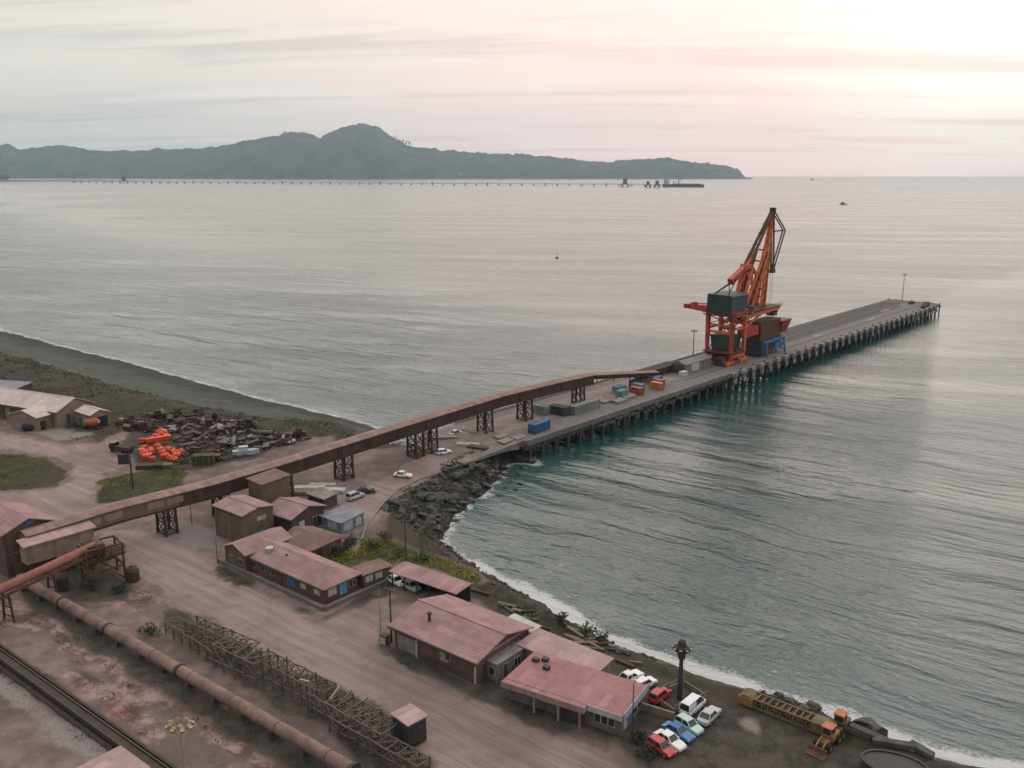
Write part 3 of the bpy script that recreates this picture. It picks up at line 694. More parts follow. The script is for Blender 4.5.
def spit_z(X, Y):
    col = 512+F*X/(Y*math.cos(P)+75*math.sin(P))
    n = (fbm(X, Y, 400, 3)-0.5)*300
    c = 7700+np.clip(col, -300, 170)*2.4
    half = np.clip((165-col)*3.8, 0, 900)
    return np.where(np.abs(Y-c+n*0.4) < half, 2.0+4.0*np.clip((half-np.abs(Y-c))/300, 0, 1), -4)
sp = grid_mesh('sand_spit', np.arange(-7600, -2700, 32.0), np.arange(6400, 9600, 40.0), spit_z, mat('spit_sand', (0.075, 0.07, 0.065), 0.9, 0.3, 0.01), keep=lambda X, Y, Z: Z > -3.5)
tag(sp, kind='structure')
for i in range(6):
    a = -4+i*2.4; p = at_y(a, 180, 7400+i*25); p.z = 2
    t = thing('tree', 'dark round tree on the low spit at the far left edge', 'tree', p, 0, 'trees on the far spit')
    hgt = random.uniform(38, 52)
    MB().tube((0, 0, 0), (0, 0, hgt*0.6), 2, 1, 6).build('trunk', M('wood_dark'), t)
    cr = MB()
    for k in range(60):
        r = hgt*0.42; q = Vector((random.gauss(0, .5), random.gauss(0, .5), random.gauss(0, .5)))*r+Vector((0, 0, hgt*0.6))
        d = [Vector((random.gauss(0, 1), random.gauss(0, 1), random.gauss(0, 1))).normalized()*r*random.uniform(.3, .6) for _ in range(3)]
        cr.add([q+d[0], q+d[1], q+d[2]], [(0, 1, 2)])
    cr.build('crown', M('leaf_dark'), t)

# long jetty far across the bay
JA = at(70, 183.0, 0); JB = at(664, 186.6, 0)
jd = (JB-JA); JL = jd.length; jrz = math.atan2(jd.y, jd.x)
t = thing('long_jetty', 'long thin conveyor jetty crossing the far bay to the moored ship', 'jetty', JA, jrz)
MB().box(0, JL, -4, 4, 9, 11).build('deck', M('far_concrete'), t)
mb = MB(); mb.box(0, JL, -1.5, 1.5, 13, 14.5).build('conveyor', M('far_concrete'), t)
n = 60
for i in range(n):
    x = (i+0.5)*JL/n
    MB().box(x-2.5, x+2.5, -5, 5, -4, 10+(8 if i % 5 == 0 else 0)).build('pile', M('far_concrete'), t)
for i, (a, b, s) in enumerate([(124, 183, 1.2), (625, 187, 1.15), (648, 187.5, 0.8), (657, 187.5, 0.9)]):
    p = at(a, b, 0)
    q = thing('platform', ['small square platform far out in the bay at left, beside the long jetty', 'dark pump house on piles along the far jetty, larger than its neighbours', 'small dolphin left of the dolphin next to the ship', 'mooring dolphin just behind the stern of the moored ship'][i], 'platform', p, jrz)
    k = 13*s
    mb = MB()
    for ix in (-1, 1):
        for iy in (-1, 1): mb.box(ix*k-2, ix*k+2, iy*k-2, iy*k+2, -4, 12*s)
    mb.build('pile', M('hull_dark'), q); MB().box(-k-3, k+3, -k-3, k+3, 12*s, 15*s).build('deck', M('hull_dark'), q)
    MB().box(-k*.6, k*.6, -k*.6, k*.6, 15*s, 32*s).build('cabin', M('hull_dark'), q)
    MB().extr([(-k*.7, 32*s), (k*.7, 32*s), (0, 38*s)], 'x', -k*.7, k*.7).build('roof', M('hull_dark'), q)
# bulk carrier
pa = at(662.5, 187, 0); pb = at(704, 187.4, 0); L = (pb-pa).length
t = thing('cargo_ship', 'dark cargo ship moored at the end of the far jetty', 'ship', pa, math.atan2((pb-pa).y, (pb-pa).x))
hp = [(0, 0), (L*.02, 12), (L*.5, 15), (L*.93, 12), (L, 0), (L*.93, -12), (L*.5, -15), (L*.02, -12)]
MB().prism(hp, -3, 13).build('hull', M('hull_dark'), t)
MB().prism([(x*.998+.2, y*1.02) for x, y in hp], 11, 14.5).build('deck', M('rust_dark'), t)
for i in range(5):
    MB().box(L*(.30+.125*i), L*(.40+.125*i), -9, 9, 14.5, 18).build('hatch', M('rust_dark'), t)
br = MB().box(L*.05, L*.14, -12, 12, 14.5, 27).build('bridge', M('white_dirty'), t)
MB().box(L*.06, L*.12, -14, 14, 27, 33).build('wheelhouse', M('white_dirty'), br)
MB().box(L*.035, L*.055, -3, 3, 14.5, 44).build('funnel', M('hull_dark'), t)
for f, h in ((.10, 46), (.39, 44), (.27, 28)):
    c = MB().tube((L*f, 0, 14), (L*f, 0, h), 2.2, 1.6, 6); c.beam((L*f, 0, 22), (L*f+18, 4, h), 2); c.build('deck_crane', M('hull_dark'), t)
# small craft
def boat(a, b, L, label, cat, m1, m2):
    p = at(a, b, 0); t = thing('small_boat', label, cat, p, R(random.uniform(-40, 10)))
    MB().prism([(-L/2, -L*.14), (L*.25, -L*.15), (L/2, 0), (L*.25, L*.15), (-L/2, L*.14)], -0.4, L*.13).build('hull', m1, t)
    MB().box(-L*.30, L*.08, -L*.1, L*.1, L*.13, L*.32).build('cabin', m2, t)
    MB().tube((-L*.05, 0, L*.3), (-L*.05, 0, L*.62), .12, .08, 6).build('mast', M('steel_dark'), t)
boat(843.5, 204.5, 17, 'fishing boat with dark hull on open water beyond the crane', 'boat', M('hull_dark'), M('steel_grey'))
boat(812.5, 180, 42, 'tiny distant boat near the horizon beyond the headland tip', 'boat', M('hull_dark'), M('steel_grey'))
p = at(557, 258, 0); t = thing('buoy', 'small dark buoy alone in the middle of the bay', 'buoy', p)
MB().lathe([(0.3, -.5), (1.5, -.2), (1.6, .5), (0.9, .9)]).build('float', M('rust_dark'), t)
mb = MB()
for k in range(3):
    an = k*2.1; mb.beam((math.cos(an)*.8, math.sin(an)*.8, .8), (0, 0, 3.2), .15)
mb.lathe([(.1, 3), (.35, 3.2), (.35, 3.7), (.1, 3.8)]); mb.build('lantern', M('steel_dark'), t)

# ------------------------------------------------------------------ haze
hz = MB().box(-16000, 16000, -5000, 16000, -7, 900).build('haze', None and 0 or mat('haze_tmp', (1, 1, 1)))
hm = bpy.data.materials.new('haze'); hm.use_nodes = True; g = NT(hm.node_tree)
o_ = g.n('ShaderNodeOutputMaterial'); pv = g.n('ShaderNodeVolumePrincipled', i_Density=HAZE if 'HAZE' in globals() else 0.000055)
pv.inputs['Color'].default_value = (0.60, 0.82, 0.96, 1)
pv.inputs['Anisotropy'].default_value = 0.5
g.link(pv.outputs[0], o_.inputs['Volume']); hz.data.materials.clear(); hz.data.materials.append(hm)
tag(hz, kind='stuff')

mat('barrier', (0.30, 0.28, 0.265), 0.9, 0.2, 0.5)
# ------------------------------------------------------------------ pier
U0, U1, PW = 172.0, 509.0, 27.2
t = thing('pier', 'long concrete pier on many piles running out to sea under the crane', 'pier', P2(0, 0, 0), PA)
MB().box(U0, U1, -PW, 0, 4.7, 6.0).build('deck', M('concrete'), t)
SP = 5.45
us = [U0+2+k*SP for k in range(62) if U0+2+k*SP < U1-1]
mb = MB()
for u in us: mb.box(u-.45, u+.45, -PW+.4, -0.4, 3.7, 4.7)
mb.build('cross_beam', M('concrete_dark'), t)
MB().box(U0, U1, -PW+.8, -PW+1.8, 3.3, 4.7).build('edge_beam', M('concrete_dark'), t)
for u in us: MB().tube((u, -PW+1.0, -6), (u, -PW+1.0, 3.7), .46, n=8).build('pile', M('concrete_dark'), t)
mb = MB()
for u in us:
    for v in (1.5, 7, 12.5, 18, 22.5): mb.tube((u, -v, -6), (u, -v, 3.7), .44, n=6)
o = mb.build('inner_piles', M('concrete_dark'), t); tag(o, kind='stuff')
mb = MB(); mb.box(U0, U1, -PW, -PW+.4, 6.0, 6.35); mb.box(U1-.5, U1-.1, -PW+.4, -0.4, 6.0, 6.4); mb.box(U0, U1, -.4, 0, 6.0, 6.3); mb.build('kerb', M('concrete_pale'), t)
for k in range(56):
    u = U0+2+k*1.95
    MB().box(u, u+.95, -1.0, -.5, 6.0, 6.85).build('barrier_block', M('barrier'), t)
mb = MB()
for v in (10.5, 20.4): mb.box(262, U1-3, -v-.09, -v+.09, 6.0, 6.12)
mb.build('crane_rail', M('steel_dark'), t)
MB().box(318, 490, -15.2, -11.6, 6.0, 6.03).build('trench', M('concrete_dark'), t)
MB().box(330, 478, -11.0, -10.6, 6.0, 6.45).build('trench_wall', M('concrete_pale'), t)
MB().box(262, U1-6, -9.8, -1.2, 6.0, 6.02).build('asphalt', mat('deck_asphalt', (0.062, 0.066, 0.063), 0.9, 0.25, 0.3, dirt=(0.10, 0.095, 0.088), dirt_amt=0.5), t)
MB().box(U0+1, 262, -17.5, -5.5, 6.0, 6.02).build('roadway', mat('deck_dust', (0.27, 0.215, 0.205), 0.9, 0.2, 0.2, dirt=(0.12, 0.10, 0.095), dirt_amt=0.6), t)
for (a_, b_, c_, d_) in ((372, 379, 16, 19), (430, 440, 17.5, 19.5), (463, 474, 12, 14)): MB().box(a_, b_, -d_, -c_, 6.0, 6.05).build('steel_cover', M('concrete_pale'), t)
for k in range(33):
    u = 283+k*6.8
    if u > U1-2: break
    f = MB().beam((u-1.2, -PW-.5, 5.9), (u-.4, -PW-.9, 2.0), .55, .6, .4, .4)
    f.beam((u+1.2, -PW-.5, 5.9), (u+.4, -PW-.9, 2.0), .55, .6, .4, .4)
    f.box(u-1.6, u+1.6, -PW-.9, -PW-.02, 4.9, 6.15)
    f.box(u-.8, u+.8, -PW-1.1, -PW-.5, 2.6, 4.0)
    o = f.build('fender', M('fender_pale'), t)
    MB().tube((u+2.8, -PW-.35, 3.2), (u+3.8, -PW-.35, 3.2), .55, n=8).build('tyre', M('tyre'), o)
mb = MB()
for k in range(26):
    u = 203+k*2.1; mb.cbox((u, -PW-.4-random.random()*.4, 4.6-random.random()*1.2), (random.uniform(1.4, 2.6), .7, random.uniform(.3, .9)), random.uniform(-.2, .2), random.uniform(-.3, .3))
mb.build('broken_edge', M('concrete_dark'), t)
ramp = MB(); ramp.add([(150, -25.6, 4.6), (172, -25.6, 4.6), (172, -1, 4.6), (150, -1, 4.6), (150, -25.6, 5.03), (171.98, -25.6, 5.99), (171.98, -1, 5.99), (150, -1, 5.03)], [(0, 3, 2, 1), (4, 5, 6, 7), (0, 1, 5, 4), (1, 2, 6, 5), (2, 3, 7, 6), (3, 0, 4, 7)])
o = ramp.build('approach_road', mat('ramp_dust', (0.22, 0.18, 0.172), 0.9, 0.25, 0.25, dirt=(0.12, 0.10, 0.095), dirt_amt=0.6), None); o.location = P2(0, 0, 0); o.rotation_euler = (0, 0, PA); tag(o, kind='structure')
bo = None
for k in range(24):
    u = 290+k*9.0
    if u > U1-3: break
    if bo is None:
        bo = thing('bollard', 'short dark mooring bollard on the berth edge of the pier', 'bollard', P2(u, PW-.9), 0, 'mooring bollards along the pier edge')
        MB().lathe([(.32, 0), (.25, .15), (.22, .45), (.36, .55), (.36, .68), (.15, .74)], n=10).build('post', M('steel_dark'), bo); b_ = MB().box(-.4, .4, -.4, .4, 0, .06).build('base_plate', M('rust'), bo)
    else: copy_tree(bo, P2(u, PW-.9))
t = thing('dolphin_frame', 'dark timber fender frame clustered round the seaward pier head', 'fender', P2(U1, PW/2, 0), PA)
mb = MB()
for k in range(14):
    v = -13.5+k*2.08; mb.beam((.6+random.random()*.3, v, -4), (.6, v, 6.2+random.random()*.9), .5)
mb.build('pile', M('wood_dark'), t)
MB().box(.1, 1.2, -14.2, 14.2, 4.6, 5.3).build('wale', M('wood_dark'), t)
for i_, (u, v, L_) in enumerate([(497, 24, 5), (502, 15, 4), (490, 25, 3), (505, 22, 3)]):
    tt = thing('bollard_stack', ['dark timber stack near the seaward berth corner of the pier', 'dark winch block in the middle of the pier head', 'small dark timber stack on the berth edge before the pier head', 'dark box at the very corner of the pier head'][i_], 'stack', P2(u, v), PA)
    MB().box(-L_/2, L_/2, -1, 1, .2, 1.3).build('timber', M('wood_dark'), tt); MB().box(-L_/2, L_/2, -.8, -.5, 0, .2).build('bearer', M('wood'), tt)

# ------------------------------------------------------------------ harbour crane
CU, CV = 297.7, 15.4
t = thing('harbour_crane', 'tall orange level-luffing harbour crane standing on rails on the pier', 'crane', P2(CU, CV, 6.0), PA)
def c(u, v, z): return Vector((u-CU, -(v-CV), z-6))
def cbx(mb, u0, u1, v0, v1, z0, z1): return mb.box(u0-CU, u1-CU, -(v1-CV), -(v0-CV), z0-6, z1-6)
UA, UB, VA, VB = 293.0, 302.5, 10.5, 20.4
for u in (UA, UB):
    for v in (VA, VB):
        leg = MB().beam(c(u, v, 7.4), c(u, v, 26), 1.0, 1.0, 1.45, 1.45).build('leg', M('crane_red' if u == UA else 'crane_orange'), t, bevel=.06)
        bg = MB()
        bg.cbox(c(u, v, 7.2), (4.8, 1.1, 1.0)); bg.cbox(c(u-1.7, v, 6.5), (1.5, .8, .8)); bg.cbox(c(u+1.7, v, 6.5), (1.5, .8, .8))
        bg.build('bogie', M('crane_orange'), leg)
mb = MB()
for v in (VA, VB):
    for z_, w_, h_ in ((9.3, .9, 1.1), (24.4, 1.1, 1.6), (19.2, .6, .8)): MB().beam(c(UA-.5, v, z_), c(UB+.5, v, z_), w_, h_).build('sill_beam', M('crane_orange'), t)
mb = MB()
for u in (UA, UB): mb.beam(c(u, VA, 18.0), c(u, VB, 18.0), .7, .9); mb.beam(c(u, VA, 24.8), c(u, VB, 24.8), 1.3, 1.7); mb.beam(c(u, VA, 20.6), c(u, VB, 20.6), .5, .6)
mb.build('portal_beam', M('crane_orange'), t)
mb = MB()
mb.beam(c(UA, VA, 9.6), c(UB, VA, 18), .35); mb.beam(c(UB, VA, 9.6), c(UA, VA, 18), .35)
mb.beam(c(UB, VB, 9.6), c(UB, VA+3, 17.6), .4); mb.beam(c(UA, VB, 19.4), c(UB, VB, 24), .35); mb.beam(c(UB, VB, 19.4), c(UA, VB, 24), .35)
mb.beam(c(UA, VA, 20.8), c(UA, VB, 24), .3); mb.beam(c(UA, VB, 20.8), c(UA, VA, 24), .3); mb.beam(c(UB, VA, 20.8), c(UB, VB, 24), .3)
mb.build('brace', M('crane_red'), t)
# green hopper within the portal over a dark base platform
hp = MB(); hp.extr([(-19.0+CV, 5.6), (-12.0+CV, 5.6), (-11.2+CV, 10.6), (-19.8+CV, 10.6)], 'x', UA-CU+.8, UB-CU-.8); hp.build('portal_hopper', M('crane_green'), t)
cbx(MB(), UA+1.2, UB-1, 12, 19, 6.6, 11.6).build('feeder', M('crane_dark'), t)
cbx(MB(), UA-1.5, UB+1.5, 9.6, 21.2, 10.4, 10.8).build('lower_platform', M('rust'), t)
mb = MB()
for k in range(8): mb.cbox(c(UA+random.uniform(-1, 9), random.uniform(10.5, 20), 11.4+random.random()), (random.uniform(.8, 2), random.uniform(.8, 1.6), random.uniform(.8, 1.8)))
cbx(mb, UA-1, UB+1, 10.5, 20, 10.75, 11.1); mb.build('machinery', M('crane_dark'), t)
# green machinery house under a shallow roof
mh = cbx(MB(), UA-1.2, UB+1.5, 10.3, 20.2, 24.9, 31.2); mh.extr([(-(20.5-CV), 25.2), (-(10.0-CV), 25.2), (-(10.6-CV), 25.8), (-(19.9-CV), 25.8)], 'x', UA-1.4-CU, UB+1.7-CU)
mho = mh.build('machine_house', M('crane_green'), t, bevel=.1)
cbx(MB(), UA-1.27, UA-1.19, 11.5, 12.7, 25.1, 27.3).build('door', M('steel_dark'), mho); cbx(MB(), UA-1.27, UA-1.19, 14.5, 18.0, 28.2, 29.6).build('louvre', M('steel_dark'), mho)
ri = MB()
for k in range(8): cbx(ri, UA-1.26, UA-1.18, 10.6+k*1.3, 10.75+k*1.3, 25.0, 31.1)
ri.build('cladding_rib', M('crane_green'), mho)
# walkway deck out to the jib foot
mb = cbx(MB(), UA-2.4, 331, 9.6, 21.2, 24.2, 24.5)
for (x0, y0, x1, y1) in ((UA-2.4, 21.2, 331, 21.2), (UA-2.4, 21.2, UA-2.4, 9.6)):
    a_, b_ = c(x0, y0, 24.5), c(x1, y1, 24.5)
    for zz in (.6, 1.15): mb.beam(a_+Vector((0, 0, zz)), b_+Vector((0, 0, zz)), .1)
    n_ = int((b_-a_).length/1.6)
    for k in range(n_+1): q = a_.lerp(b_, k/n_); mb.beam(q, q+Vector((0, 0, 1.15)), .09)
mb.build('walkway', M('crane_dark'), t)
mb = MB()
for u in (308, 315, 322, 329): mb.beam(c(u, VB, 22.2), c(u, VA, 22.2), .5, .8)
for v in (VA, VB): mb.beam(c(UB, v, 22.8), c(330, v, 23.6), .9, 1.3); mb.beam(c(UB, v, 19), c(316, v, 23), .6)
mb.build('cantilever', M('crane_orange'), t)
# control room, cab and cable drums below the deck
cbx(MB(), 305, 320, 16.2, 19.6, 14.6, 18.4).build('control_room', M('crane_red'), t, bevel=.1)
cb = cbx(MB(), 331.5, 335, 14.5, 17.5, 19.6, 22.4).build('cab', M('rust'), t, bevel=.1)
cbx(MB(), 331.9, 334.6, 17.5, 17.56, 20.6, 22.0).build('window', M('glass_dark'), cb); cbx(MB(), 331.44, 331.5, 14.8, 17.2, 20.6, 22.0).build('window', M('glass_dark'), cb)
mb = MB(); mb.tube(c(307, 12, 20.8), c(307, 18, 20.8), 1.5, n=14); mb.build('cable_drum', M('crane_dark'), t)
# rear boom conveyor over the far side
rb = MB(); ra, rbp = c(293.5, 10.6, 26.8), c(293, 2.6, 26.2)
rb.beam(ra+Vector((0, 0, -.8)), rbp, 2.4, 2.6, 1.6, 1.4); rb.beam(ra+Vector((0, 0, 1.2)), rbp+Vector((0, 0, 1.1)), .3)
for k in range(7): q = ra.lerp(rbp, k/6); rb.beam(q, q+Vector((0, 0, 1.4)), .18)
for k in range(6): rb.beam(ra.lerp(rbp, k/6), ra.lerp(rbp, (k+1)/6)+Vector((0, 0, 1.2)), .14)
rb.cbox(rbp+Vector((0, 1.0, .2)), (2.6, 2.0, 1.6)); rb.cbox(rbp+Vector((0, -2.0, 1.4)), (1.6, 1.4, 1.0))
rb.build('rear_boom', M('crane_red'), t)
MB().lathe([(3.6, 24.5), (3.6, 25.6), (3.0, 26.4), (3.0, 27)], c(312, 15, 0), 20).build('slew_ring', M('crane_dark'), t)
# twin inclined tower booms, latticed
for dv in (-2.4, 2.4):
    p0, p1 = c(307.5, 15+dv, 21.5), c(323.0, 15+dv, 46.0)
    b = MB(); ax = (p1-p0).normalized(); sd_ = Vector((ax.z, 0, -ax.x))
    for s_, w0, w1 in ((-1, 2.3, 1.1), (1, 2.3, 1.1)): b.beam(p0+sd_*s_*w0, p1+sd_*s_*w1, 1.2, 1.0, .9, .7, up=(0, 1, 0))
    b.beam(p0+Vector((0, .35, 0)), p1+Vector((0, .35, 0)), .12, 3.9, .12, 1.9, up=(-ax.z, 0, ax.x))
    bo_ = b.build('tower_boom', M('crane_orange'), t)
    st = MB()
    for k in range(9):
        f0, f1 = k/9, (k+1)/9; w0 = 2.3-1.2*f0; w1 = 2.3-1.2*f1
        st.beam(p0.lerp(p1, f0)+sd_*w0+Vector((0, -.1, 0)), p0.lerp(p1, f1)-sd_*w1+Vector((0, -.1, 0)), .32); st.beam(p0.lerp(p1, f0)-sd_*w0+Vector((0, -.15, 0)), p0.lerp(p1, f1)+sd_*w1+Vector((0, -.15, 0)), .28)
    st.build('lattice', M('crane_dark'), bo_)
mb = MB()
for k in range(7): q = Vector(c(307.5, 15, 21.5)).lerp(Vector(c(323, 15, 46)), k/6); mb.beam(q+Vector((0, -2.4, 0)), q+Vector((0, 2.4, 0)), .55)
mb.build('cross_tie', M('crane_red'), t)
# main jib, tapering
jb = MB(); j0, j1 = c(323.0, 15, 22.0), c(330.4, 15, 60.7)
for dv in (-1.7, 1.7):
    jm = j0.lerp(j1, .55)+Vector((0, dv*.55, 0))
    for s_ in (-1, 1): jb.beam(j0+Vector((s_*2.0, dv, 0)), jm+Vector((s_*1.1, 0, 0)), .7, .8, .6, .6); jb.beam(jm+Vector((s_*1.1, 0, 0)), j1+Vector((s_*.2, dv*.12, 0)), .6, .6, .35, .35)
    jb.beam(j0+Vector((0, dv*.8, 0)), jm, .12, 3.4, .12, 2.0, up=(1, 0, 0))
jb.build('jib', M('crane_orange'), t)
jt = MB()
for k in range(12):
    q = j0.lerp(j1, k/13); w_ = 1.7*(1-k/14); jt.beam(q+Vector((0, -w_, 0)), q+Vector((0, w_, 0)), .35)
    q2 = j0.lerp(j1, (k+1)/13); l_ = 2.0*(1-k/14)
    jt.beam(q+Vector((-l_, -w_, 0)), q2+Vector((l_*.92, -w_, 0)), .25)
jt.build('jib_lattice', M('crane_dark'), t)
MB().lathe([(.3, -1.0), (1.2, -.9), (1.2, .9), (.3, 1.0)], j1, 12).build('sheave_head', M('rust_dark'), t)
fj = MB(); el, lo = c(341.3, 15, 52.6), c(333.1, 15, 37.1)
for dv in (-.5, .5):
    o_ = Vector((0, dv, 0)); fj.beam(j1+o_, el+o_, .38); fj.beam(el+o_, lo+o_, .42); fj.beam(j1+o_, lo+o_, .55); fj.beam(j1.lerp(lo, .35)+o_, el+o_, .28)
fj.cbox(lo, (2.4, 1.8, 1.5)); fj.build('fly_jib', M('rust'), t)
mb = MB()
for dv in (-.4, .4): mb.tube(lo+Vector((0, dv, 0)), Vector((lo.x, lo.y+dv, 12)), .06, n=5)
mb.build('hoist_rope', M('steel_dark'), t)
gb = MB(); gq = Vector((lo.x, lo.y, 10.6)); gb.cbox(gq+Vector((0, 0, .9)), (2.4, 1.6, .7)); gb.extr([(gq.x-1.9, gq.z+.6), (gq.x+1.9, gq.z+.6), (gq.x+.9, gq.z-1.6), (gq.x-.9, gq.z-1.6)], 'y', gq.y-1.5, gq.y+1.5)
gb.build('grab', M('rust_dark'), t)
tb = MB(); cw = c(300.5, 15, 37.5); hd = c(311.5, 15, 40.6)
for dv in (-1.0, 1.0):
    o_ = Vector((0, dv, 0)); tb.beam(j1+o_*.4, hd+o_, .75, .85)
for f in (.25, .42, .62, .8): q = j1.lerp(hd, f); tb.beam(q, q+Vector((-1.8, 0, .5)), .3); tb.beam(q+Vector((0, -1.6, 0)), q+Vector((0, 1.6, 0)), .3)
tb.build('tie_bar', M('rust'), t)
cwm = MB(); cwm.beam(hd+Vector((-2.0, 0, -.6)), cw+Vector((-.8, 0, -1.8)), 2.0, 1.7, 2.2, 2.4); cwm.build('counterweight', M('crane_red'), t, bevel=.15)
mb = MB()
for dv in (-1.9, 1.9): mb.beam(hd+Vector((0, dv, 0)), c(318, 15-dv, 36), .8, 1.2); mb.beam(hd+Vector((1, dv, 0)), c(306.5, 15-dv, 25), .8, 1.0); mb.beam(hd+Vector((1, dv, 0)), c(313.5, 15-dv, 28), .5, .7)
mb.cbox(hd, (2.0, 4.2, 1.6))
mb.build('a_frame', M('crane_orange'), t)
mb = MB()
for dv in (-1.5, 1.5): mb.beam(cw+Vector((1, dv, -1)), c(294, 15+dv*2, 31.6), .35); mb.beam(hd+Vector((0, dv, -1)), c(292.6, 15+dv*2, 31.4), .3)
mb.build('stay', M('rust_dark'), t)
mb = MB()
for dx in (-.25, .25): mb.beam(c(UA+dx, VB+1.0, 7.4), c(UA+dx, VB+1.0, 25), .09)
for k in range(34): mb.beam(c(UA-.25, VB+1.0, 7.8+k*.5), c(UA+.25, VB+1.0, 7.8+k*.5), .06)
for k in range(3):   # stair flights up the side of the portal
    mb.beam(c(UB+.9, VA+1+k*.2, 10.8+k*4.4), c(UB+.9, VB-1, 15.0+k*4.4) if k % 2 == 0 else c(UB+.9, VA+1, 15.0+k*4.4), .7, .15)
mb.build('ladder', M('crane_dark'), t)

# receiving hopper with blue legs standing beside the crane
HU, HV = 331.0, 17.0
t = thing('hopper', 'dark red receiving hopper with ribbed bin on blue trestle legs right of the crane', 'hopper', P2(HU, HV, 6.0), PA)
def frust(mb, x0, x1, y0, y1, z0, X0, X1, Y0, Y1, z1):
    mb.add([(x0, y0, z0), (x1, y0, z0), (x1, y1, z0), (x0, y1, z0), (X0, Y0, z1), (X1, Y0, z1), (X1, Y1, z1), (X0, Y1, z1)],
           [(0, 3, 2, 1), (4, 5, 6, 7), (0, 1, 5, 4), (1, 2, 6, 5), (2, 3, 7, 6), (3, 0, 4, 7)])
hp = MB(); frust(hp, 2.0, 7.5, -3, 3, 7.0, 1.0, 9.6, -4.2, 4.2, 12.0); hp.build('bin', M('crane_dark'), t)
rb = MB()
for z in (7.6, 8.6, 9.6, 10.6, 11.6):
    f = (z-7)/5; rb.beam((2.0-f, -3-1.2*f-.12, z), (7.5+2.1*f, -3-1.2*f-.12, z), .42, .3)
    rb.beam((2.0-f-.1, -3-1.2*f, z), (2.0-f-.1, 3+1.2*f, z), .3, .3)
rb.build('rib', M('crane_red'), t)
MB().box(-15, 1.5, -3.2, 3, 6.5, 12.6).build('chute_house', M('crane_dark'), t); MB().box(-15.2, 1.7, -3.4, 3.2, 12.6, 13.0).build('roof', M('rust'), t)
MB().box(-16.5, -6, -4.5, 3, .4, 6.5).build('plant_room', M('steel_dark'), t)
mb = MB(); mb.box(-6, 3, -3.2, 3, 3.2, 6.5); mb.build('conveyor_drive', M('steel_dark'), t)
mb = MB()
for x in (-14.5, 0.5):
    for y in (-6.5, -2.5): mb.beam((x, y, .1), (x, (y+(-4.5))/2, 5.6), .6, .6)
    mb.beam((x, -6.5, 1.4), (x, -2.5, 1.4), .4)
mb.beam((-15.4, -4.5, 5.4), (3.0, -4.5, 5.4), 1.0, .9); mb.beam((0.5, -6, 3), (0.5, -3, 3), .4); mb.beam((-6, -4.5, 5.2), (0.5, -4.5, 2.0), .45); mb.box(-6, 0, -5.4, -4.0, 2.0, 4.2)
mb.build('leg', M('paint_blue'), t)

# ------------------------------------------------------------------ conveyor gallery
GU0 = 53.0
t = thing('conveyor_gallery', 'long enclosed brown conveyor gallery on trestles running from the shore to the pier', 'conveyor', P2(GU0, 12.2, 0), PA)
def gprof(z, hh=5.0, w=2.3): return z, hh, w
GZ = [(53, 13.5), (70, 14.0), (89, 13.5), (106, 13.7), (141, 14.8), (177, 15.7), (204, 15.2), (218.5, 14.6), (255.5, 9.4)]
def sweep(mb, pts, sec):
    """sec: list of (y, dz) going round, swept along pts of (x, ztop)"""
    n = len(sec); vs = []; fs = []
    for x, z in pts:
        for y, dz in sec: vs.append((x, y, z+dz))
    for k in range(len(pts)-1):
        for i in range(n): fs.append((k*n+i, k*n+(i+1) % n, (k+1)*n+(i+1) % n, (k+1)*n+i))
    fs += [tuple(range(n-1, -1, -1)), tuple(range((len(pts)-1)*n, len(pts)*n))]
    return mb.add(vs, fs)
pts = [(u-GU0, z) for u, z in GZ]
mat('wall_olive', (0.155, 0.115, 0.092), 0.85, 0.2, 0.5, dirt=(0.09, 0.068, 0.056), dirt_amt=0.6, wave=('X', 0.7, 0.03))
mat('wall_taupe', (0.15, 0.125, 0.112), 0.85, 0.2, 0.5, dirt=(0.08, 0.066, 0.06), dirt_amt=0.6)
mat('wall_bluegrey', (0.16, 0.20, 0.235), 0.8, 0.2, 0.6, dirt=(0.10, 0.11, 0.12), dirt_amt=0.5)
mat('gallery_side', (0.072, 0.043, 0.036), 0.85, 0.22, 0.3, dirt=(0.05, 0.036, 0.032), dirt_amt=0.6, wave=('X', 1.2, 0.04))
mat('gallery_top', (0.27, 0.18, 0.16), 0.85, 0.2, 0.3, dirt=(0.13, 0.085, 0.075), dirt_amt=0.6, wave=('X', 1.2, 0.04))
cut = 81.5-GU0
def zt(x): return float(np.interp(x, [p[0] for p in pts], [p[1] for p in pts]))
pa_ = [p for p in pts if p[0] < cut]+[(cut, zt(cut))]; pb_ = [(cut, zt(cut))]+[p for p in pts if p[0] > cut]
wall_sec = [(-1.7, -3.1), (-1.7, -.55), (1.7, -.55), (1.7, -3.1)]
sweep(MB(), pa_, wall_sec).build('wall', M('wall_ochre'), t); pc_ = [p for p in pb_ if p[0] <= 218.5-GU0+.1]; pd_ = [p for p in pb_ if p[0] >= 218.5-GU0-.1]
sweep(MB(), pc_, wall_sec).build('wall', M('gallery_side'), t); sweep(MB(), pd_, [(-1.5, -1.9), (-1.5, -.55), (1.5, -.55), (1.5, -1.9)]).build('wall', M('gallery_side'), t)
sweep(MB(), pts, [(-2.0, -.62), (-2.0, -.45), (0, 0), (2.0, -.45), (2.0, -.62), (0, -.17)]).build('roof', M('gallery_top'), t)
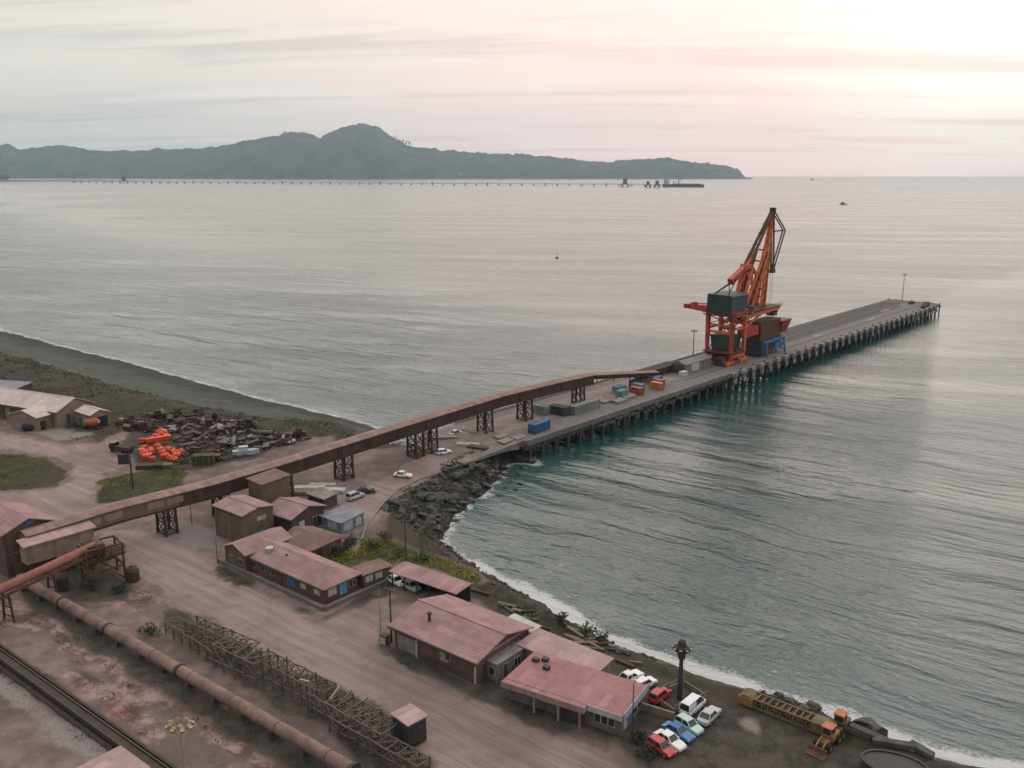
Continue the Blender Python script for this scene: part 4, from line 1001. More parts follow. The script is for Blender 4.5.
# pale panels on the first stretch
for x in np.arange(1.5, cut-2, 4.1):
    if 16 < x < 18: continue
    MB().add([(x, -1.74, zt(x)-2.4), (x+3.4, -1.74, zt(x+3.4)-2.4), (x+3.4, -1.74, zt(x+3.4)-1.1), (x, -1.74, zt(x)-1.1), (x, -1.7, zt(x)-2.4), (x+3.4, -1.7, zt(x+3.4)-2.4), (x+3.4, -1.7, zt(x+3.4)-1.1), (x, -1.7, zt(x)-1.1)],
             [(0, 1, 2, 3), (4, 7, 6, 5), (0, 4, 5, 1), (1, 5, 6, 2), (2, 6, 7, 3), (3, 7, 4, 0)]).build('panel', M('wall_beige'), t)
sweep(MB(), [p for p in pts if p[0] < 219-GU0], [(-1.9, -3.45), (-1.9, -3.07), (1.9, -3.07), (1.9, -3.45)]).build('girder', M('rust_dark'), t)
# trestle towers under the gallery
def trestle(u, w=3.4, d=3.4, n=2, z0=None):
    x = u-GU0; top = zt(x)-3.4; z0 = z0 if z0 is not None else (5.0 if u < U0 else 6.0)
    mb = MB()
    for sx in (-1, 1):
        for sy in (-1, 1): mb.beam((x+sx*w/2, sy*d/2, z0), (x+sx*w/2, sy*d/2*.85, top), .42)
    for k in range(n+1):
        z = z0+.3+(top-z0-.4)*k/n; z2 = z0+.3+(top-z0-.4)*(k+1)/n
        for s_ in (-1, 1):
            mb.beam((x-w/2, s_*d/2*.93, z), (x+w/2, s_*d/2*.93, z), .2); mb.beam((x+s_*w/2, -d/2*.93, z), (x+s_*w/2, d/2*.93, z), .2)
            if k < n:
                mb.beam((x-w/2*s_, -d/2*.93, z), (x+w/2*s_, -d/2*.93, z2), .14); mb.beam((x-w/2*s_, d/2*.93, z), (x+w/2*s_, d/2*.93, z2), .14)
                mb.beam((x+s_*w/2, -d/2*.93, z), (x+s_*w/2, d/2*.93, z2), .14)
    mb.build('trestle', M('rust_dark'), t)
for u, w in ((79.5, 2.4), (91.5, 2.0), (107, 2.0), (123.4, 2.8), (146, 2.6), (151, 2.0), (171.5, 2.6), (188, 2.8), (213, 2.0)): trestle(u, w)
for x in np.arange(32, 200, 9.0): MB().box(x-.12, x+.12, -1.86, -1.7, zt(x)-3.05, zt(x)-.65).build('rib', M('rust_dark'), t)
MB().add([(8, -1.9, zt(8)-3.2), (8, -2.7, zt(8)-3.2), (196, -2.7, zt(196)-3.2), (196, -1.9, zt(196)-3.2)], [(0, 1, 2, 3)]) if False else None
# machine-room box hanging at the start
MB().box(-1.2, 10.5, -4.4, -1.75, 8.8, 12.2).build('cabin', M('wall_beige'), t)
MB().extr([(-4.7, 12.1), (-4.7, 12.3), (-1.6, 12.8), (-1.6, 12.6)], 'x', -1.6, 11).build('cabin_roof', M('roof_pale'), t)
# low conveyor along the far edge of the outer pier
t = thing('low_conveyor', 'low grey-brown conveyor housing on the pier deck leading on to the crane', 'conveyor', P2(250, 8.6, 6.0), PA)
mb = MB(); mb.extr([(-1.2, .8), (1.2, .8), (1.2, 2.4), (0, 3.1), (-1.2, 2.4)], 'x', 0, 40); mb.build('housing', M('rust_dark'), t)
for k in range(9): MB().box(1+k*4.6, 1.4+k*4.6, -1.1, 1.1, 0, .8).build('leg', M('rust'), t)
mb = MB(); mb.extr([(-1.35, 2.35), (0, 3.15), (1.35, 2.35), (1.35, 2.5), (0, 3.3), (-1.35, 2.5)], 'x', -.3, 40.3); mb.build('cover', M('concrete_dark'), t)

# ------------------------------------------------------------------ buildings
def rot2(p, a): return Vector((p.x*math.cos(a)-p.y*math.sin(a), p.x*math.sin(a)+p.y*math.cos(a), 0))
def house(name, label, cat, A, B, Cc, h, roof='gx', rise=1.2, wall='wall_brown', rm='roof_pink', over=.5, ze=None, z0=5.0, W=None, L=None, thick=.18, wins=(), ridge=None, rz=None, group=None, fascia=None, gable=None):
    ze = z0+h
    a = at(*A, ze); b = at(*B, ze)
    ang = rz if rz is not None else math.atan2(b.y-a.y, b.x-a.x)
    ex = Vector((math.cos(ang), math.sin(ang), 0)); ey = Vector((-math.sin(ang), math.cos(ang), 0))
    if L is None: L = (b-a).length
    if W is None: c_ = at(*Cc, ze); W = max(2.0, (c_-b).dot(ey))
    # pixels were read at the eaves: pull the walls in by the overhang
    a = b-ex*L
    a = a+ex*over*.8+ey*over*.8; L = L-over*1.6; W = W-over*1.6
    a.z = z0
    t = thing(name, label, cat, a, ang, group)
    t['_L'] = L; t['_W'] = W
    del t['_L'], t['_W']
    mb = MB(); o = over
    if roof == 'gx':
        mb.extr([(0, -.4), (W, -.4), (W, h), (W/2, h+rise), (0, h)], 'x', 0, L)
        rb = MB()
        s = rise/(W/2)
        for (y0, y1) in ((-o, W/2), (W+o, W/2)):
            z_e = h-s*o; zr = h+rise
            rb.extr([(y0, z_e+.03), (y1, zr+.03), (y1, zr+thick), (y0, z_e+thick)], 'x', -o, L+o)
    elif roof == 'gy':
        mb.extr([(0, -.4), (L, -.4), (L, h), (L/2, h+rise), (0, h)], 'y', 0, W)
        rb = MB(); s = rise/(L/2)
        for (x0, x1) in ((-o, L/2), (L+o, L/2)):
            rb.extr([(x0, h-s*o+.03), (x1, h+rise+.03), (x1, h+rise+thick), (x0, h-s*o+thick)], 'y', -o, W+o)
    elif roof == 'hip':   # ridge along x, hipped at the right end
        mb.extr([(0, -.4), (W, -.4), (W, h), (W/2, h+.02), (0, h)], 'x', 0, L)
        rb = MB(); e = W/2
        lo, hi = h-.12, h+rise
        V = [(-o, -o, lo), (L+o, -o, lo), (L+o, W+o, lo), (-o, W+o, lo), (-o, W/2, hi), (L-e*.85, W/2, hi)]
        V += [(x, y, z+thick) for x, y, z in V]
        rb.add(V, [(6, 7, 11, 10), (7, 8, 11), (8, 9, 10, 11), (9, 6, 10), (0, 4, 5, 1), (1, 5, 2), (2, 5, 4, 3), (3, 4, 0), (0, 1, 7, 6), (1, 2, 8, 7), (2, 3, 9, 8), (3, 0, 6, 9)])
    elif roof == 'mono':  # falls towards the front
        mb.extr([(0, -.4), (W, -.4), (W, h+rise), (0, h)], 'x', 0, L)
        rb = MB(); s = rise/W
        rb.extr([(-o, h-s*o+.03), (W+o, h+rise+s*o+.03), (W+o, h+rise+s*o+thick), (-o, h-s*o+thick)], 'x', -o, L+o)
    else:
        mb.box(0, L, 0, W, -.4, h)
        rb = MB(); rb.box(-o, L+o, -o, W+o, h+.02, h+thick)
    mb.build('wall', M(wall), t)
    ro = rb.build('roof', M(rm), t)
    if fascia:
        f = MB(); fh = .75
        for (x0, x1, y0, y1) in ((-o-.06, L+o+.06, -o-.08, -o-.01), (L+o+.01, L+o+.08, -o, W+o)): f.box(x0, x1, y0, y1, h-fh+.1, h+thick+.06)
        f.build('fascia', M(fascia), ro)
    # ridge cap
    if roof == 'gx': MB().box(-o, L+o, W/2-.18, W/2+.18, h+rise+thick-.02, h+rise+thick+.07).build('ridge_cap', M(rm), ro)
    # gutters
    if roof in ('gx', 'hip') and over > .2: MB().box(-o, L+o, -o-.16, -o-.02, h-.30, h-.14).build('gutter', M('steel_dark'), ro)
    for wd in wins:
        face, pos, zc, ww, wh, kind = wd[:6]
        m_ = wd[6] if len(wd) > 6 else 'glass_dark'; fm = wd[7] if len(wd) > 7 else 'trim_pale'
        def wbox(p0, p1, z0_, z1_, d0, d1):
            if face == 'f': return MB().box(p0, p1, -d1, -d0, z0_, z1_)
            if face == 'r': return MB().box(L+d0, L+d1, p0, p1, z0_, z1_)
            if face == 'b': return MB().box(p0, p1, W+d0, W+d1, z0_, z1_)
            return MB().box(-d1, -d0, p0, p1, z0_, z1_)
        span = L if face in 'fb' else W
        p = pos*span
        fo = wbox(p-ww/2-.1, p+ww/2+.1, zc-wh/2-.1, zc+wh/2+.1, -.02, .05).build(kind, M(fm), t)
        wbox(p-ww/2, p+ww/2, zc-wh/2, zc+wh/2, .05, .08).build('pane' if kind == 'window' else 'leaf', M(m_), fo)
        if kind == 'window' and ww > 1.0: wbox(p-.04, p+.04, zc-wh/2, zc+wh/2, .08, .11).build('mullion', M(fm), fo)
        if kind == 'door' and wh < 2.6: wbox(p+ww*.3, p+ww*.3+.12, zc-.1, zc+.05, .08, .16).build('handle', M('galvanised'), fo)
    return t, L, W

# long office block beside the haul road: taller left wing, main wing, flat extension
W_ = 'window'
t, L, Wd = house('office_building', 'long low office with pink hipped roof and blue door beside the haul road', 'building', (240, 553), (324, 590), (361.5, 573.5), 3.0, 'hip', 1.7, 'wall_brown', 'roof_pink', .6,
      wins=[('f', .13, 1.7, 1.2, 1.0, W_), ('f', .24, 1.7, 1.2, 1.0, W_), ('f', .36, 1.7, 1.2, 1.0, W_), ('f', .47, 1.2, 1.0, 2.1, 'door', 'wall_dark', 'wall_dark'), ('f', .60, 1.5, 1.9, 1.6, W_, 'paint_blue', 'paint_blue'),
            ('f', .75, 1.8, 1.3, 1.1, W_, 'glass_pale'), ('f', .91, 1.8, 1.3, 1.1, W_, 'glass_pale'),
            ('r', .22, 1.8, 1.6, 1.2, W_, 'glass_pale'), ('r', .55, 1.5, 1.5, 1.9, W_, 'paint_cyan', 'paint_blue'), ('r', .83, 1.7, 1.3, .9, W_)])
# cladding panel, roof vent and corner posts
MB().box(L+.01, L+.045, .05, Wd-.05, .1, 2.6).build('cladding', M('wall_red'), t)
rv = MB().lathe([(.5, 3.9), (.5, 4.6), (.75, 4.7), (.75, 4.95), (.1, 5.2)], (L*.22, Wd*.28, -.2), 10).build('roof_vent', M('white_dirty'), t)
MB().box(L*.42, L*.42+.25, Wd*.3, Wd*.3+.25, 3.6, 4.7).build('flue', M('steel_dark'), t)
house('office_wing', 'taller pink gabled wing at the left end of the long office', 'building', (222, 546), (245, 556), (281, 538), 3.6, 'gy', 1.2, 'wall_brown', 'roof_pink_across', .4, W=10.5,
      wins=[('f', .3, 1.8, 1.2, 1.0, W_), ('f', .72, 1.8, 1.2, 1.0, W_), ('l', .4, 1.8, 1.4, 1.0, W_)])
house('office_annex', 'flat grey roofed annex with white windows joined to the right of the long office', 'building', (350, 569), (363, 576.5), (391.5, 565.5), 2.6, 'flat', .2, 'wall_brown', 'roof_brown', .3,
      wins=[('r', .2, 1.7, 1.3, 1.0, W_, 'glass_pale'), ('r', .55, 1.7, 1.3, 1.0, W_, 'glass_pale'), ('r', .85, 1.1, .9, 2.0, 'door', 'wall_ochre', 'wall_ochre')])
house('back_office', 'small brown hipped building with red wall behind the long office', 'building', (277, 541), (309, 552), (343, 536), 3.0, 'hip', 1.3, 'wall_red', 'roof_brown', .5,
      wins=[('r', .3, 1.6, 1.4, 1.3, W_, 'glass_dark', 'wall_red'), ('r', .7, 1.2, 1.0, 2.0, 'door', 'wall_dark'), ('f', .5, 1.6, 1.2, 1.0, W_)])
# plinth kerb round the office
k0, k1, k2 = at(219, 562), at(324, 611), at(391, 581)
mb = MB()
for p, q in ((k0, k1), (k1, k2)):
    mb.beam(p+Vector((0, 0, .25)), q+Vector((0, 0, .25)), .5, .9)
o = mb.build('retaining_kerb', M('concrete'), None); tag(o, 'low concrete retaining kerb wrapping the front of the long office', 'kerb')

house('tower_house', 'tall narrow brown house with pink roof left of the sheds by the gallery', 'building', (212, 505.5), (242, 517), (265.5, 502.5), 6.2, 'gx', .7, 'wall_olive', 'roof_pink', .3,
      wins=[('r', .5, 1.3, 2.4, 1.6, W_, 'paint_blue', 'paint_blue'), ('r', .6, 4.6, 1.8, .7, W_, 'trim_blue'), ('l', .5, 3.0, 1.2, 1.0, W_)])
house('transfer_house', 'dark brown boxy transfer house with flat roof tucked under the gallery', 'building', (236, 481), (262, 485.5), (288, 473.5), 7.6, 'mono', .4, 'wall_ochre', 'roof_brown', .35, W=7.0, L=6.0, rz=R(-42),
      wins=[('r', .55, 1.2, 1.4, 2.4, 'door', 'wall_dark', 'wall_dark'), ('f', .5, 3.0, 2.8, 2.6, W_, 'glass_dark', 'wall_dark'), ('r', .2, 1.4, 1.2, 1.4, W_, 'wall_beige', 'wall_beige')])
house('store_shed', 'pink gabled store shed with pale corrugated side right of the tall house', 'building', (262, 511), (291, 520), (328, 506), 3.9, 'gx', 1.3, 'wall_dark', 'roof_pink', .5,
      wins=[('r', .3, 1.4, 1.2, 2.2, 'door', 'white_dirty'), ('r', .75, 1.6, 1.8, 1.6, W_), ('f', .45, 1.4, 4.5, 2.6, 'door', 'wall_dark', 'rust_dark')])
t, L, Wd = house('blue_shed', 'low blue-grey shed between the pink store and the coast road', 'building', (310, 514), (341, 524), (357, 510), 2.2, 'mono', .4, 'wall_bluegrey', 'roof_bluegrey', .3, L=6.5, W=6.5, rz=R(-38),
      wins=[('r', .3, 1.3, 2.2, 2.0, 'door', 'trim_blue'), ('r', .75, 1.3, 1.4, 1.6, W_, 'glass_pale'), ('f', .55, 1.3, 2.4, 1.8, 'door', 'trim_blue', 'trim_blue')])
house('pipe_store', 'low dark store with a pale roof behind the pink store shed', 'building', (306, 494), (324, 500), (338, 492), 2.2, 'mono', .3, 'wall_dark', 'concrete_pale', .3, W=4.0,
      wins=[('f', .5, 1.2, 3.6, 1.5, W_, 'glass_dark', 'wall_dark')])

# workshop hall
t, L, Wd = house('workshop', 'large brown workshop hall with broad pink gable roof on the haul road', 'building', (389, 625.5), (477, 663.5), (531, 631), 3.6, 'gx', 1.5, 'wall_brown', 'roof_pink', .6, W=13.0,
      wins=[('f', .62, 2.1, 1.2, 1.2, W_, 'wall_beige'), ('f', .67, 2.3, .8, .9, W_), ('r', .30, 1.6, 1.0, 2.1, 'door', 'wall_dark'), ('r', .75, 2.0, 2.4, 2.6, 'door', 'wall_dark', 'wall_dark'), ('l', .5, 1.8, 3.4, 3.0, 'door', 'wall_dark', 'wall_dark')])
for p in (.01, .29, .985): MB().box(L*p-.18, L*p+.18, -.1, .02, -.3, 3.5).build('post', M('trim_pale' if p > .1 else 'wall_beige'), t)
MB().box(L*.05, L*.28, -.05, -.005, .2, 2.6).build('cladding', M('wall_grey'), t)
MB().box(L*.32, L*.97, -.05, -.005, -.2, 1.0).build('cladding', M('wall_dark'), t)
MB().box(L+.005, L+.05, Wd*.06, Wd*.94, 3.5, 3.8).build('tie_beam', M('wall_beige'), t)
MB().lathe([(.22, 3.8), (.22, 5.6), (.4, 5.7), (.4, 5.9), (.08, 6.1)], (L*.28, Wd*.25, 0), 8).build('flue', M('steel_dark'), t)
house('container_office', 'small weathered grey cabin squeezed between the workshop and the flat office', 'cabin', (486, 661), (497, 666), (525, 651), 2.6, 'flat', .1, 'wall_grey', 'roof_grey', .1, W=7.5,
      wins=[('f', .5, 1.4, .9, 1.0, W_, 'glass_dark'), ('r', .25, 1.1, .8, 2.0, 'door', 'wall_dark'), ('r', .6, 1.4, 1.2, 1.0, W_)])
house('narrow_store', 'narrow pale roofed lean-to behind the big workshop hall', 'building', (503, 621), (530, 634), (541, 628), 2.5, 'mono', .2, 'wall_grey', 'white_dirty', .15,
      wins=[('r', .5, 1.1, .9, 1.9, 'door', 'wall_dark')])
house('long_shed', 'long pale pink low-roofed shed behind the flat roofed office', 'building', (517, 645), (593, 677), (616, 663), 2.8, 'mono', .4, 'wall_grey', 'roof_pale', .4,
      wins=[('r', .5, 1.1, 1.0, 2.0, 'door', 'wall_beige'), ('f', .2, 1.6, 1.2, 1.0, W_)])
t, L, Wd = house('flat_office', 'flat red roofed office with pale blue fascia beside the row of parked cars', 'building', (506, 679), (623, 717), (653, 696), 3.1, 'flat', .2, 'wall_taupe', 'roof_red', .5, fascia='wall_beige', W=8.0,
      wins=[('r', .18, 1.5, 1.0, 2.2, 'door', 'trim_pale', 'trim_pale'), ('r', .42, 1.3, 1.0, 2.3, 'door', 'paint_blue', 'trim_blue'), ('r', .72, 1.7, 2.6, 1.7, W_, 'glass_dark', 'white_paint'),
            ('f', .12, 1.7, 1.4, 1.1, W_), ('f', .34, 1.9, 1.0, 1.0, W_, 'glass_pale'), ('f', .58, 1.4, 3.4, 2.4, 'door', 'wall_dark', 'wall_dark'), ('f', .80, 1.8, .8, 1.6, W_), ('f', .86, 1.8, .8, 1.6, W_), ('f', .92, 1.8, .8, 1.6, W_)])
for p in (.27, .49, .68): MB().box(L*p-.15, L*p+.15, -1.3, -1.0, -.3, 2.9).build('column', M('wall_beige'), t)
ce = MB().box(-.5, L*.72, -1.5, -.62, 3.1, 3.3).build('canopy_roof', M('roof_red'), t); MB().box(-.56, L*.72+.05, -1.58, -1.5, 2.5, 3.36).build('fascia', M('wall_beige'), ce); MB().box(L*.72, L*.72+.06, -1.5, -.6, 2.5, 3.36).build('fascia', M('trim_blue'), ce)
MB().box(L*.73, L+.45, -.72, -.6, 2.55, 3.4).build('fascia', M('trim_pale'), t)
MB().box(L+.51, L+.62, -.5, Wd+.5, 2.65, 3.6).build('sign_board', M('trim_blue'), t)
MB().box(L+.02, L+4.6, Wd-.5, Wd-.2, -.2, 1.0).build('garden_wall', M('wall_beige'), t)
[MB().cbox((L*f_, Wd*g_, 3.5), (.9, .7, .5)).build('roof_unit', M('steel_dark'), t) for f_, g_ in ((.06, .75), (.13, .85), (.2, .6))]
# car canopy
a, b, c2 = at(390, 571.5, 7.8), at(456, 594, 7.8), at(472, 586, 7.8)
ang = math.atan2(b.y-a.y, b.x-a.x); L = (b-a).length; ey = Vector((-math.sin(ang), math.cos(ang), 0)); Wd = (c2-b).dot(ey)
t = thing('car_canopy', 'open car canopy with long flat pink roof above parked cars', 'canopy', (a.x, a.y, 5.0), ang)
MB().extr([(-.2, 2.75), (Wd+.2, 3.05), (Wd+.2, 3.2), (-.2, 2.9)], 'x', -.2, L+.2).build('roof', M('roof_pink_across'), t)
for k in range(6):
    for y in (.2, Wd-.2): MB().box(.2+k*(L-.6)/5, .4+k*(L-.6)/5, y-.08, y+.08, -.3, 2.85).build('post', M('steel_dark'), t)
MB().box(0, L, Wd-.1, Wd+.02, -.3, 2.6).build('back_wall', M('wall_dark'), t)

# transfer tower at the left edge
t, L, Wd = house('conveyor_station', 'big brown conveyor station with pink gable roof at the left edge', 'building', (1.5, 535), (55, 519), (40, 505), 8.2, 'gx', 1.5, 'wall_brown', 'roof_pink', .5, z0=5.0, L=15.0, W=13.0, rz=PA-R(84))  if False else (None, 0, 0)
zc = 13.2
A_, B_ = at(1.0, 536, zc), at(56, 520, zc); ang = math.atan2((B_-A_).y, (B_-A_).x); L = (B_-A_).length
t = thing('conveyor_station', 'big brown conveyor station with pink gable roof at the left edge', 'building', (A_.x, A_.y, 5.0), ang)
dep = 13.0; hh = zc-5; rs = 1.7
MB().extr([(.4, -.4), (L-.4, -.4), (L-.4, hh), (L/2, hh+rs), (.4, hh)], 'y', .4, dep).build('wall', M('wall_brown'), t)
rb = MB(); s = rs/(L/2-.4)
for x0, x1 in ((-.3, L/2), (L+.3, L/2)): rb.extr([(x0, hh-s*.7+.03), (x1, hh+rs+.03), (x1, hh+rs+.22), (x0, hh-s*.7+.22)], 'y', -.2, dep+.4)
ro = rb.build('roof', M('roof_pink_across'), t)
MB().box(L*.28, L*.36, .3, .42, 5.2, 6.3).build('window', M('glass_dark'), t)
fo = MB().box(L*.45, L*.62, .32, .42, hh+.55, hh+1.25).build('sign_panel', M('paint_blue'), t)
MB().box(L*.05, L*.9, .33, .45, 4.1, 4.35).build('ledge', M('wall_beige'), t)
MB().box(L*.1, L*.16, .33, .42, 0, 2.3).build('door', M('wall_dark'), t)

# big shed far left
SHZ = 5.0
t, L, Wd = house('big_shed', 'big pale shed with broad dusty roof on the left beyond the loop road', 'building', (-62, 394), (56, 412.5), (84, 402), 4.6, 'gx', 2.6, 'wall_beige', 'roof_dusty', .5, W=13.0,
      wins=[('f', .97, 1.8, 1.2, 3.0, 'door', 'wall_beige'), ('r', .3, 1.7, 1.1, 3.0, 'door', 'wall_dark'), ('f', .52, 2.0, 5.0, 3.4, 'door', 'wall_dark', 'wall_dark'), ('f', .66, 2.0, 4.2, 3.4, 'door', 'wall_dark', 'wall_dark')])
mb = MB().extr([(L*.76, -.3), (L*.96, -.3), (L*.96, 4.0), (L*.86, 5.4), (L*.76, 4.0)], 'y', -5, 0.0); mb.build('porch_wall', M('wall_beige'), t)
rb = MB()
for x0, x1, xm in ((L*.745, L*.86, 1), (L*.975, L*.86, 1)): rb.extr([(x0, 3.85), (x1, 5.45), (x1, 5.6), (x0, 4.0)], 'y', -5.4, 3.0)
rb.build('porch_roof', M('roof_dusty'), t)
MB().lathe([(.5, 6.5), (.5, 8.6), (.3, 8.7)], (L*.9, Wd*.7, 0), 8).build('flue', M('rust'), t)
house('shed_annex', 'pale arched annex with open dark door at the right end of the big shed', 'building', (74, 411), (90, 416), (104, 408), 4.0, 'gx', 1.1, 'wall_beige', 'roof_dusty', .3, W=6.0,
      wins=[('r', .55, 1.7, 3.4, 3.0, 'door', 'glass_dark', 'wall_beige'), ('f', .3, 1.2, 1.6, 2.2, 'door', mat('paint_green', (0.03, 0.17, 0.07), .6) and 'paint_green', 'wall_dark')])
house('gate_hut', 'small tan hut in front of the big pale shed', 'hut', (20, 417), (40, 421), (47, 416), 2.6, 'mono', .3, 'wall_ochre', 'roof_pale', .25, W=4.0,
      wins=[('f', .3, 1.4, 1.2, 1.0, W_, 'glass_pale'), ('f', .7, 1.1, 1.4, 2.0, 'door', 'white_dirty')])
house('dark_shed', 'dark low shed partly cut by the left edge beyond the big pale shed', 'shed', (-40, 386), (14, 390), (22, 384), 3.0, 'mono', .6, 'wall_dark', 'roof_bluegrey', .3, W=8.0,
      wins=[('f', .8, 1.3, 2.2, 2.2, 'door', 'glass_dark', 'wall_dark')])
# pink-roofed hut among the trusses and slab roof at the bottom left
house('pink_hut', 'small hut with flat pink roof standing among the steel trusses', 'hut', (386, 711), (408, 727), (419, 716), 3.4, 'flat', .1, 'steel_dark', 'roof_pale', .25, W=3.2, L=3.6, rz=R(-46),
      wins=[('r', .5, 2.0, 1.6, 1.2, W_, 'glass_dark', 'steel_dark'), ('f', .5, 2.0, 1.4, 1.0, W_, 'glass_dark', 'steel_dark')])
house('corner_shed', 'low pink roofed shed cut off by the bottom edge beside the pale channel', 'shed', (62, 776), (100, 796), (135, 768), 2.6, 'flat', .2, 'wall_brown', 'roof_pale', .3, L=6.5, W=6.0, rz=R(-38), wins=[('f', .5, 1.2, 1.2, 2.0, 'door', 'wall_dark')])
# white shed and huts on the pier
t = thing('pier_shed', 'long grey shed with pale end standing on the pier left of the crane', 'shed', pier(211, 11.6, 6.0), PA)
MB().extr([(-2.6, 0), (2.6, 0), (2.6, 3.2), (0, 4.2), (-2.6, 3.2)], 'x', 0, 18).build('wall', M('wall_grey'), t)
rb = MB()
for y0 in (-2.9, 2.9): rb.extr([(y0, 3.12), (0, 4.23), (0, 4.4), (y0, 3.3)], 'x', -.3, 18.3)
rb.build('roof', M('concrete_pale'), t)
MB().box(4.5, 9.5, -2.66, -2.6, .2, 3.0).build('panel', M('white_dirty'), t); MB().box(-.05, 0, -2.4, 2.4, .1, 3.0).build('door', M('wall_dark'), t)
mb = MB().box(-4, -1, -4.5, -2.5, 0, 1.6); o = mb.build('skip', M('white_dirty'), None)
o.location = pier(211, 11.6, 6.0); o.rotation_euler = (0, 0, PA); tag(o, 'small pale skip on the deck at the near end of the grey pier shed', 'skip')
t = thing('arched_cover', 'dark arched cover on the deck under the crane portal', 'cover', pier(230, 16.0, 6.0), PA)
MB().extr([(-2.4, 0)]+[(-2.4*math.cos(a_*math.pi/8), 3.4*math.sin(a_*math.pi/8)) for a_ in range(1, 8)]+[(2.4, 0)], 'x', 0, 6).build('shell', M('rust'), t)
MB().extr([(-1.8, 0)]+[(-1.8*math.cos(a_*math.pi/8), 2.8*math.sin(a_*math.pi/8)) for a_ in range(1, 8)]+[(1.8, 0)], 'x', -.05, 0).build('opening', M('steel_dark'), t)

# ------------------------------------------------------------------ containers on the pier
def container(u, v, m, label, rz=0.0, L=6.1, Wd=2.5, h=2.6, group='shipping containers on the pier', z=6.0):
    t = thing('shipping_container', label, 'container', pier(u, v, z), PA+rz, group)
    MB().box(-L/2+.08, L/2-.08, -Wd/2+.06, Wd/2-.06, .15, h-.06).build('body', m, t)
    fr = MB()
    for x in (-1, 1):
        for y in (-1, 1): fr.box(x*(L/2-.08)-.08, x*(L/2-.08)+.08, y*(Wd/2-.08)-.08, y*(Wd/2-.08)+.08, 0, h)
    for y in (-1, 1):
        for zz in (.08, h-.08): fr.box(-L/2, L/2, y*(Wd/2-.07)-.07, y*(Wd/2-.07)+.07, zz-.08, zz+.08)
    fr.build('frame', m, t)
    d = MB(); d.box(-L/2-.0, -L/2+.06, -Wd/2+.2, -.02, .2, h-.2); d.box(-L/2, -L/2+.06, .02, Wd/2-.2, .2, h-.2); do = d.build('door', m, t)
    lb = MB()
    for y in (-.8, -.3, .3, .8): lb.tube((-L/2-.05, y, .25), (-L/2-.05, y, h-.25), .03, n=6)
    lb.build('lock_bar', M('galvanised'), do); return t
container(132.2, 21.0, M('box_blue'), 'blue shipping container alone near the shore end of the pier', R(4), L=7.0)
container(146.5, 14.6, M('box_dark'), 'dark container with its end facing the blue container', R(90), L=6.1)
container(143.0, 11.0, M('box_greygreen'), 'short grey-green container left of the dark container', R(90), L=4.5)
container(154.5, 17.6, M('box_greygreen'), 'long grey-green container laid along the pier behind the blue one', 0, L=12.2)
for u, v, m, lab, rz in [(173.5, 16.4, 'box_teal', 'pale teal container at the near end of the coloured cluster', 8), (176.5, 12.8, 'box_lightblue', 'light blue container behind the pale teal one', -4), (179.5, 17.6, 'box_red', 'red container between the teal and the orange ones', 85),
                        (183.2, 15.2, 'box_teal', 'grey-teal container in the middle of the coloured cluster', 80), (186.0, 12.0, 'box_dark', 'black container at the back of the coloured cluster', 0), (189.0, 18.5, 'box_orange', 'orange container right of the red one in the cluster', 84),
                        (192.2, 16.6, 'box_red', 'small red container against the far blue one', 80), (194.5, 14.2, 'box_blue', 'blue container at the crane end of the coloured cluster', 4)]:
    container(u, v, M(mat('x', (1, 1, 1)) and m), lab, R(rz), L=4.2, Wd=2.3, h=2.4)
# pale sheets and heaps of bagged cargo on the deck
def sheet(name, label, cat, poly, m, h, z=6.0):
    mb = MB(); mb.prism(poly, z+.004, z+h); o = mb.build(name, m, None, bevel=.05); return tag(o, label, cat)
def pp(l): return [tuple(pier(u, v)[:2]) for u, v in l]
for i, (u, v) in enumerate([(166, 16), (171, 15), (176, 13.8), (169, 19), (174.5, 18.2), (179, 17)]):
    sheet('cargo_stack', 'low stack of pale bagged cargo on the pier deck behind the grey-green container', 'cargo', pp([(u-2.3, v-1.6), (u+2.3, v-1.5), (u+2.2, v+1.5), (u-2.3, v+1.4)]), M('concrete_pale'), random.uniform(.5, .9))['group'] = 'stacks of pale cargo on the pier'
for i, (u, v) in enumerate([(120, 20.6), (124.5, 21), (121.5, 17)]):
    sheet('pale_slab', 'pale concrete slab lying where the pier meets the land', 'slab', pp([(u-2.0, v-1.3), (u+2.0, v-1.4), (u+2.1, v+1.2), (u-1.9, v+1.4)]), M('concrete_pale'), .3)['group'] = 'pale slabs at the root of the pier'

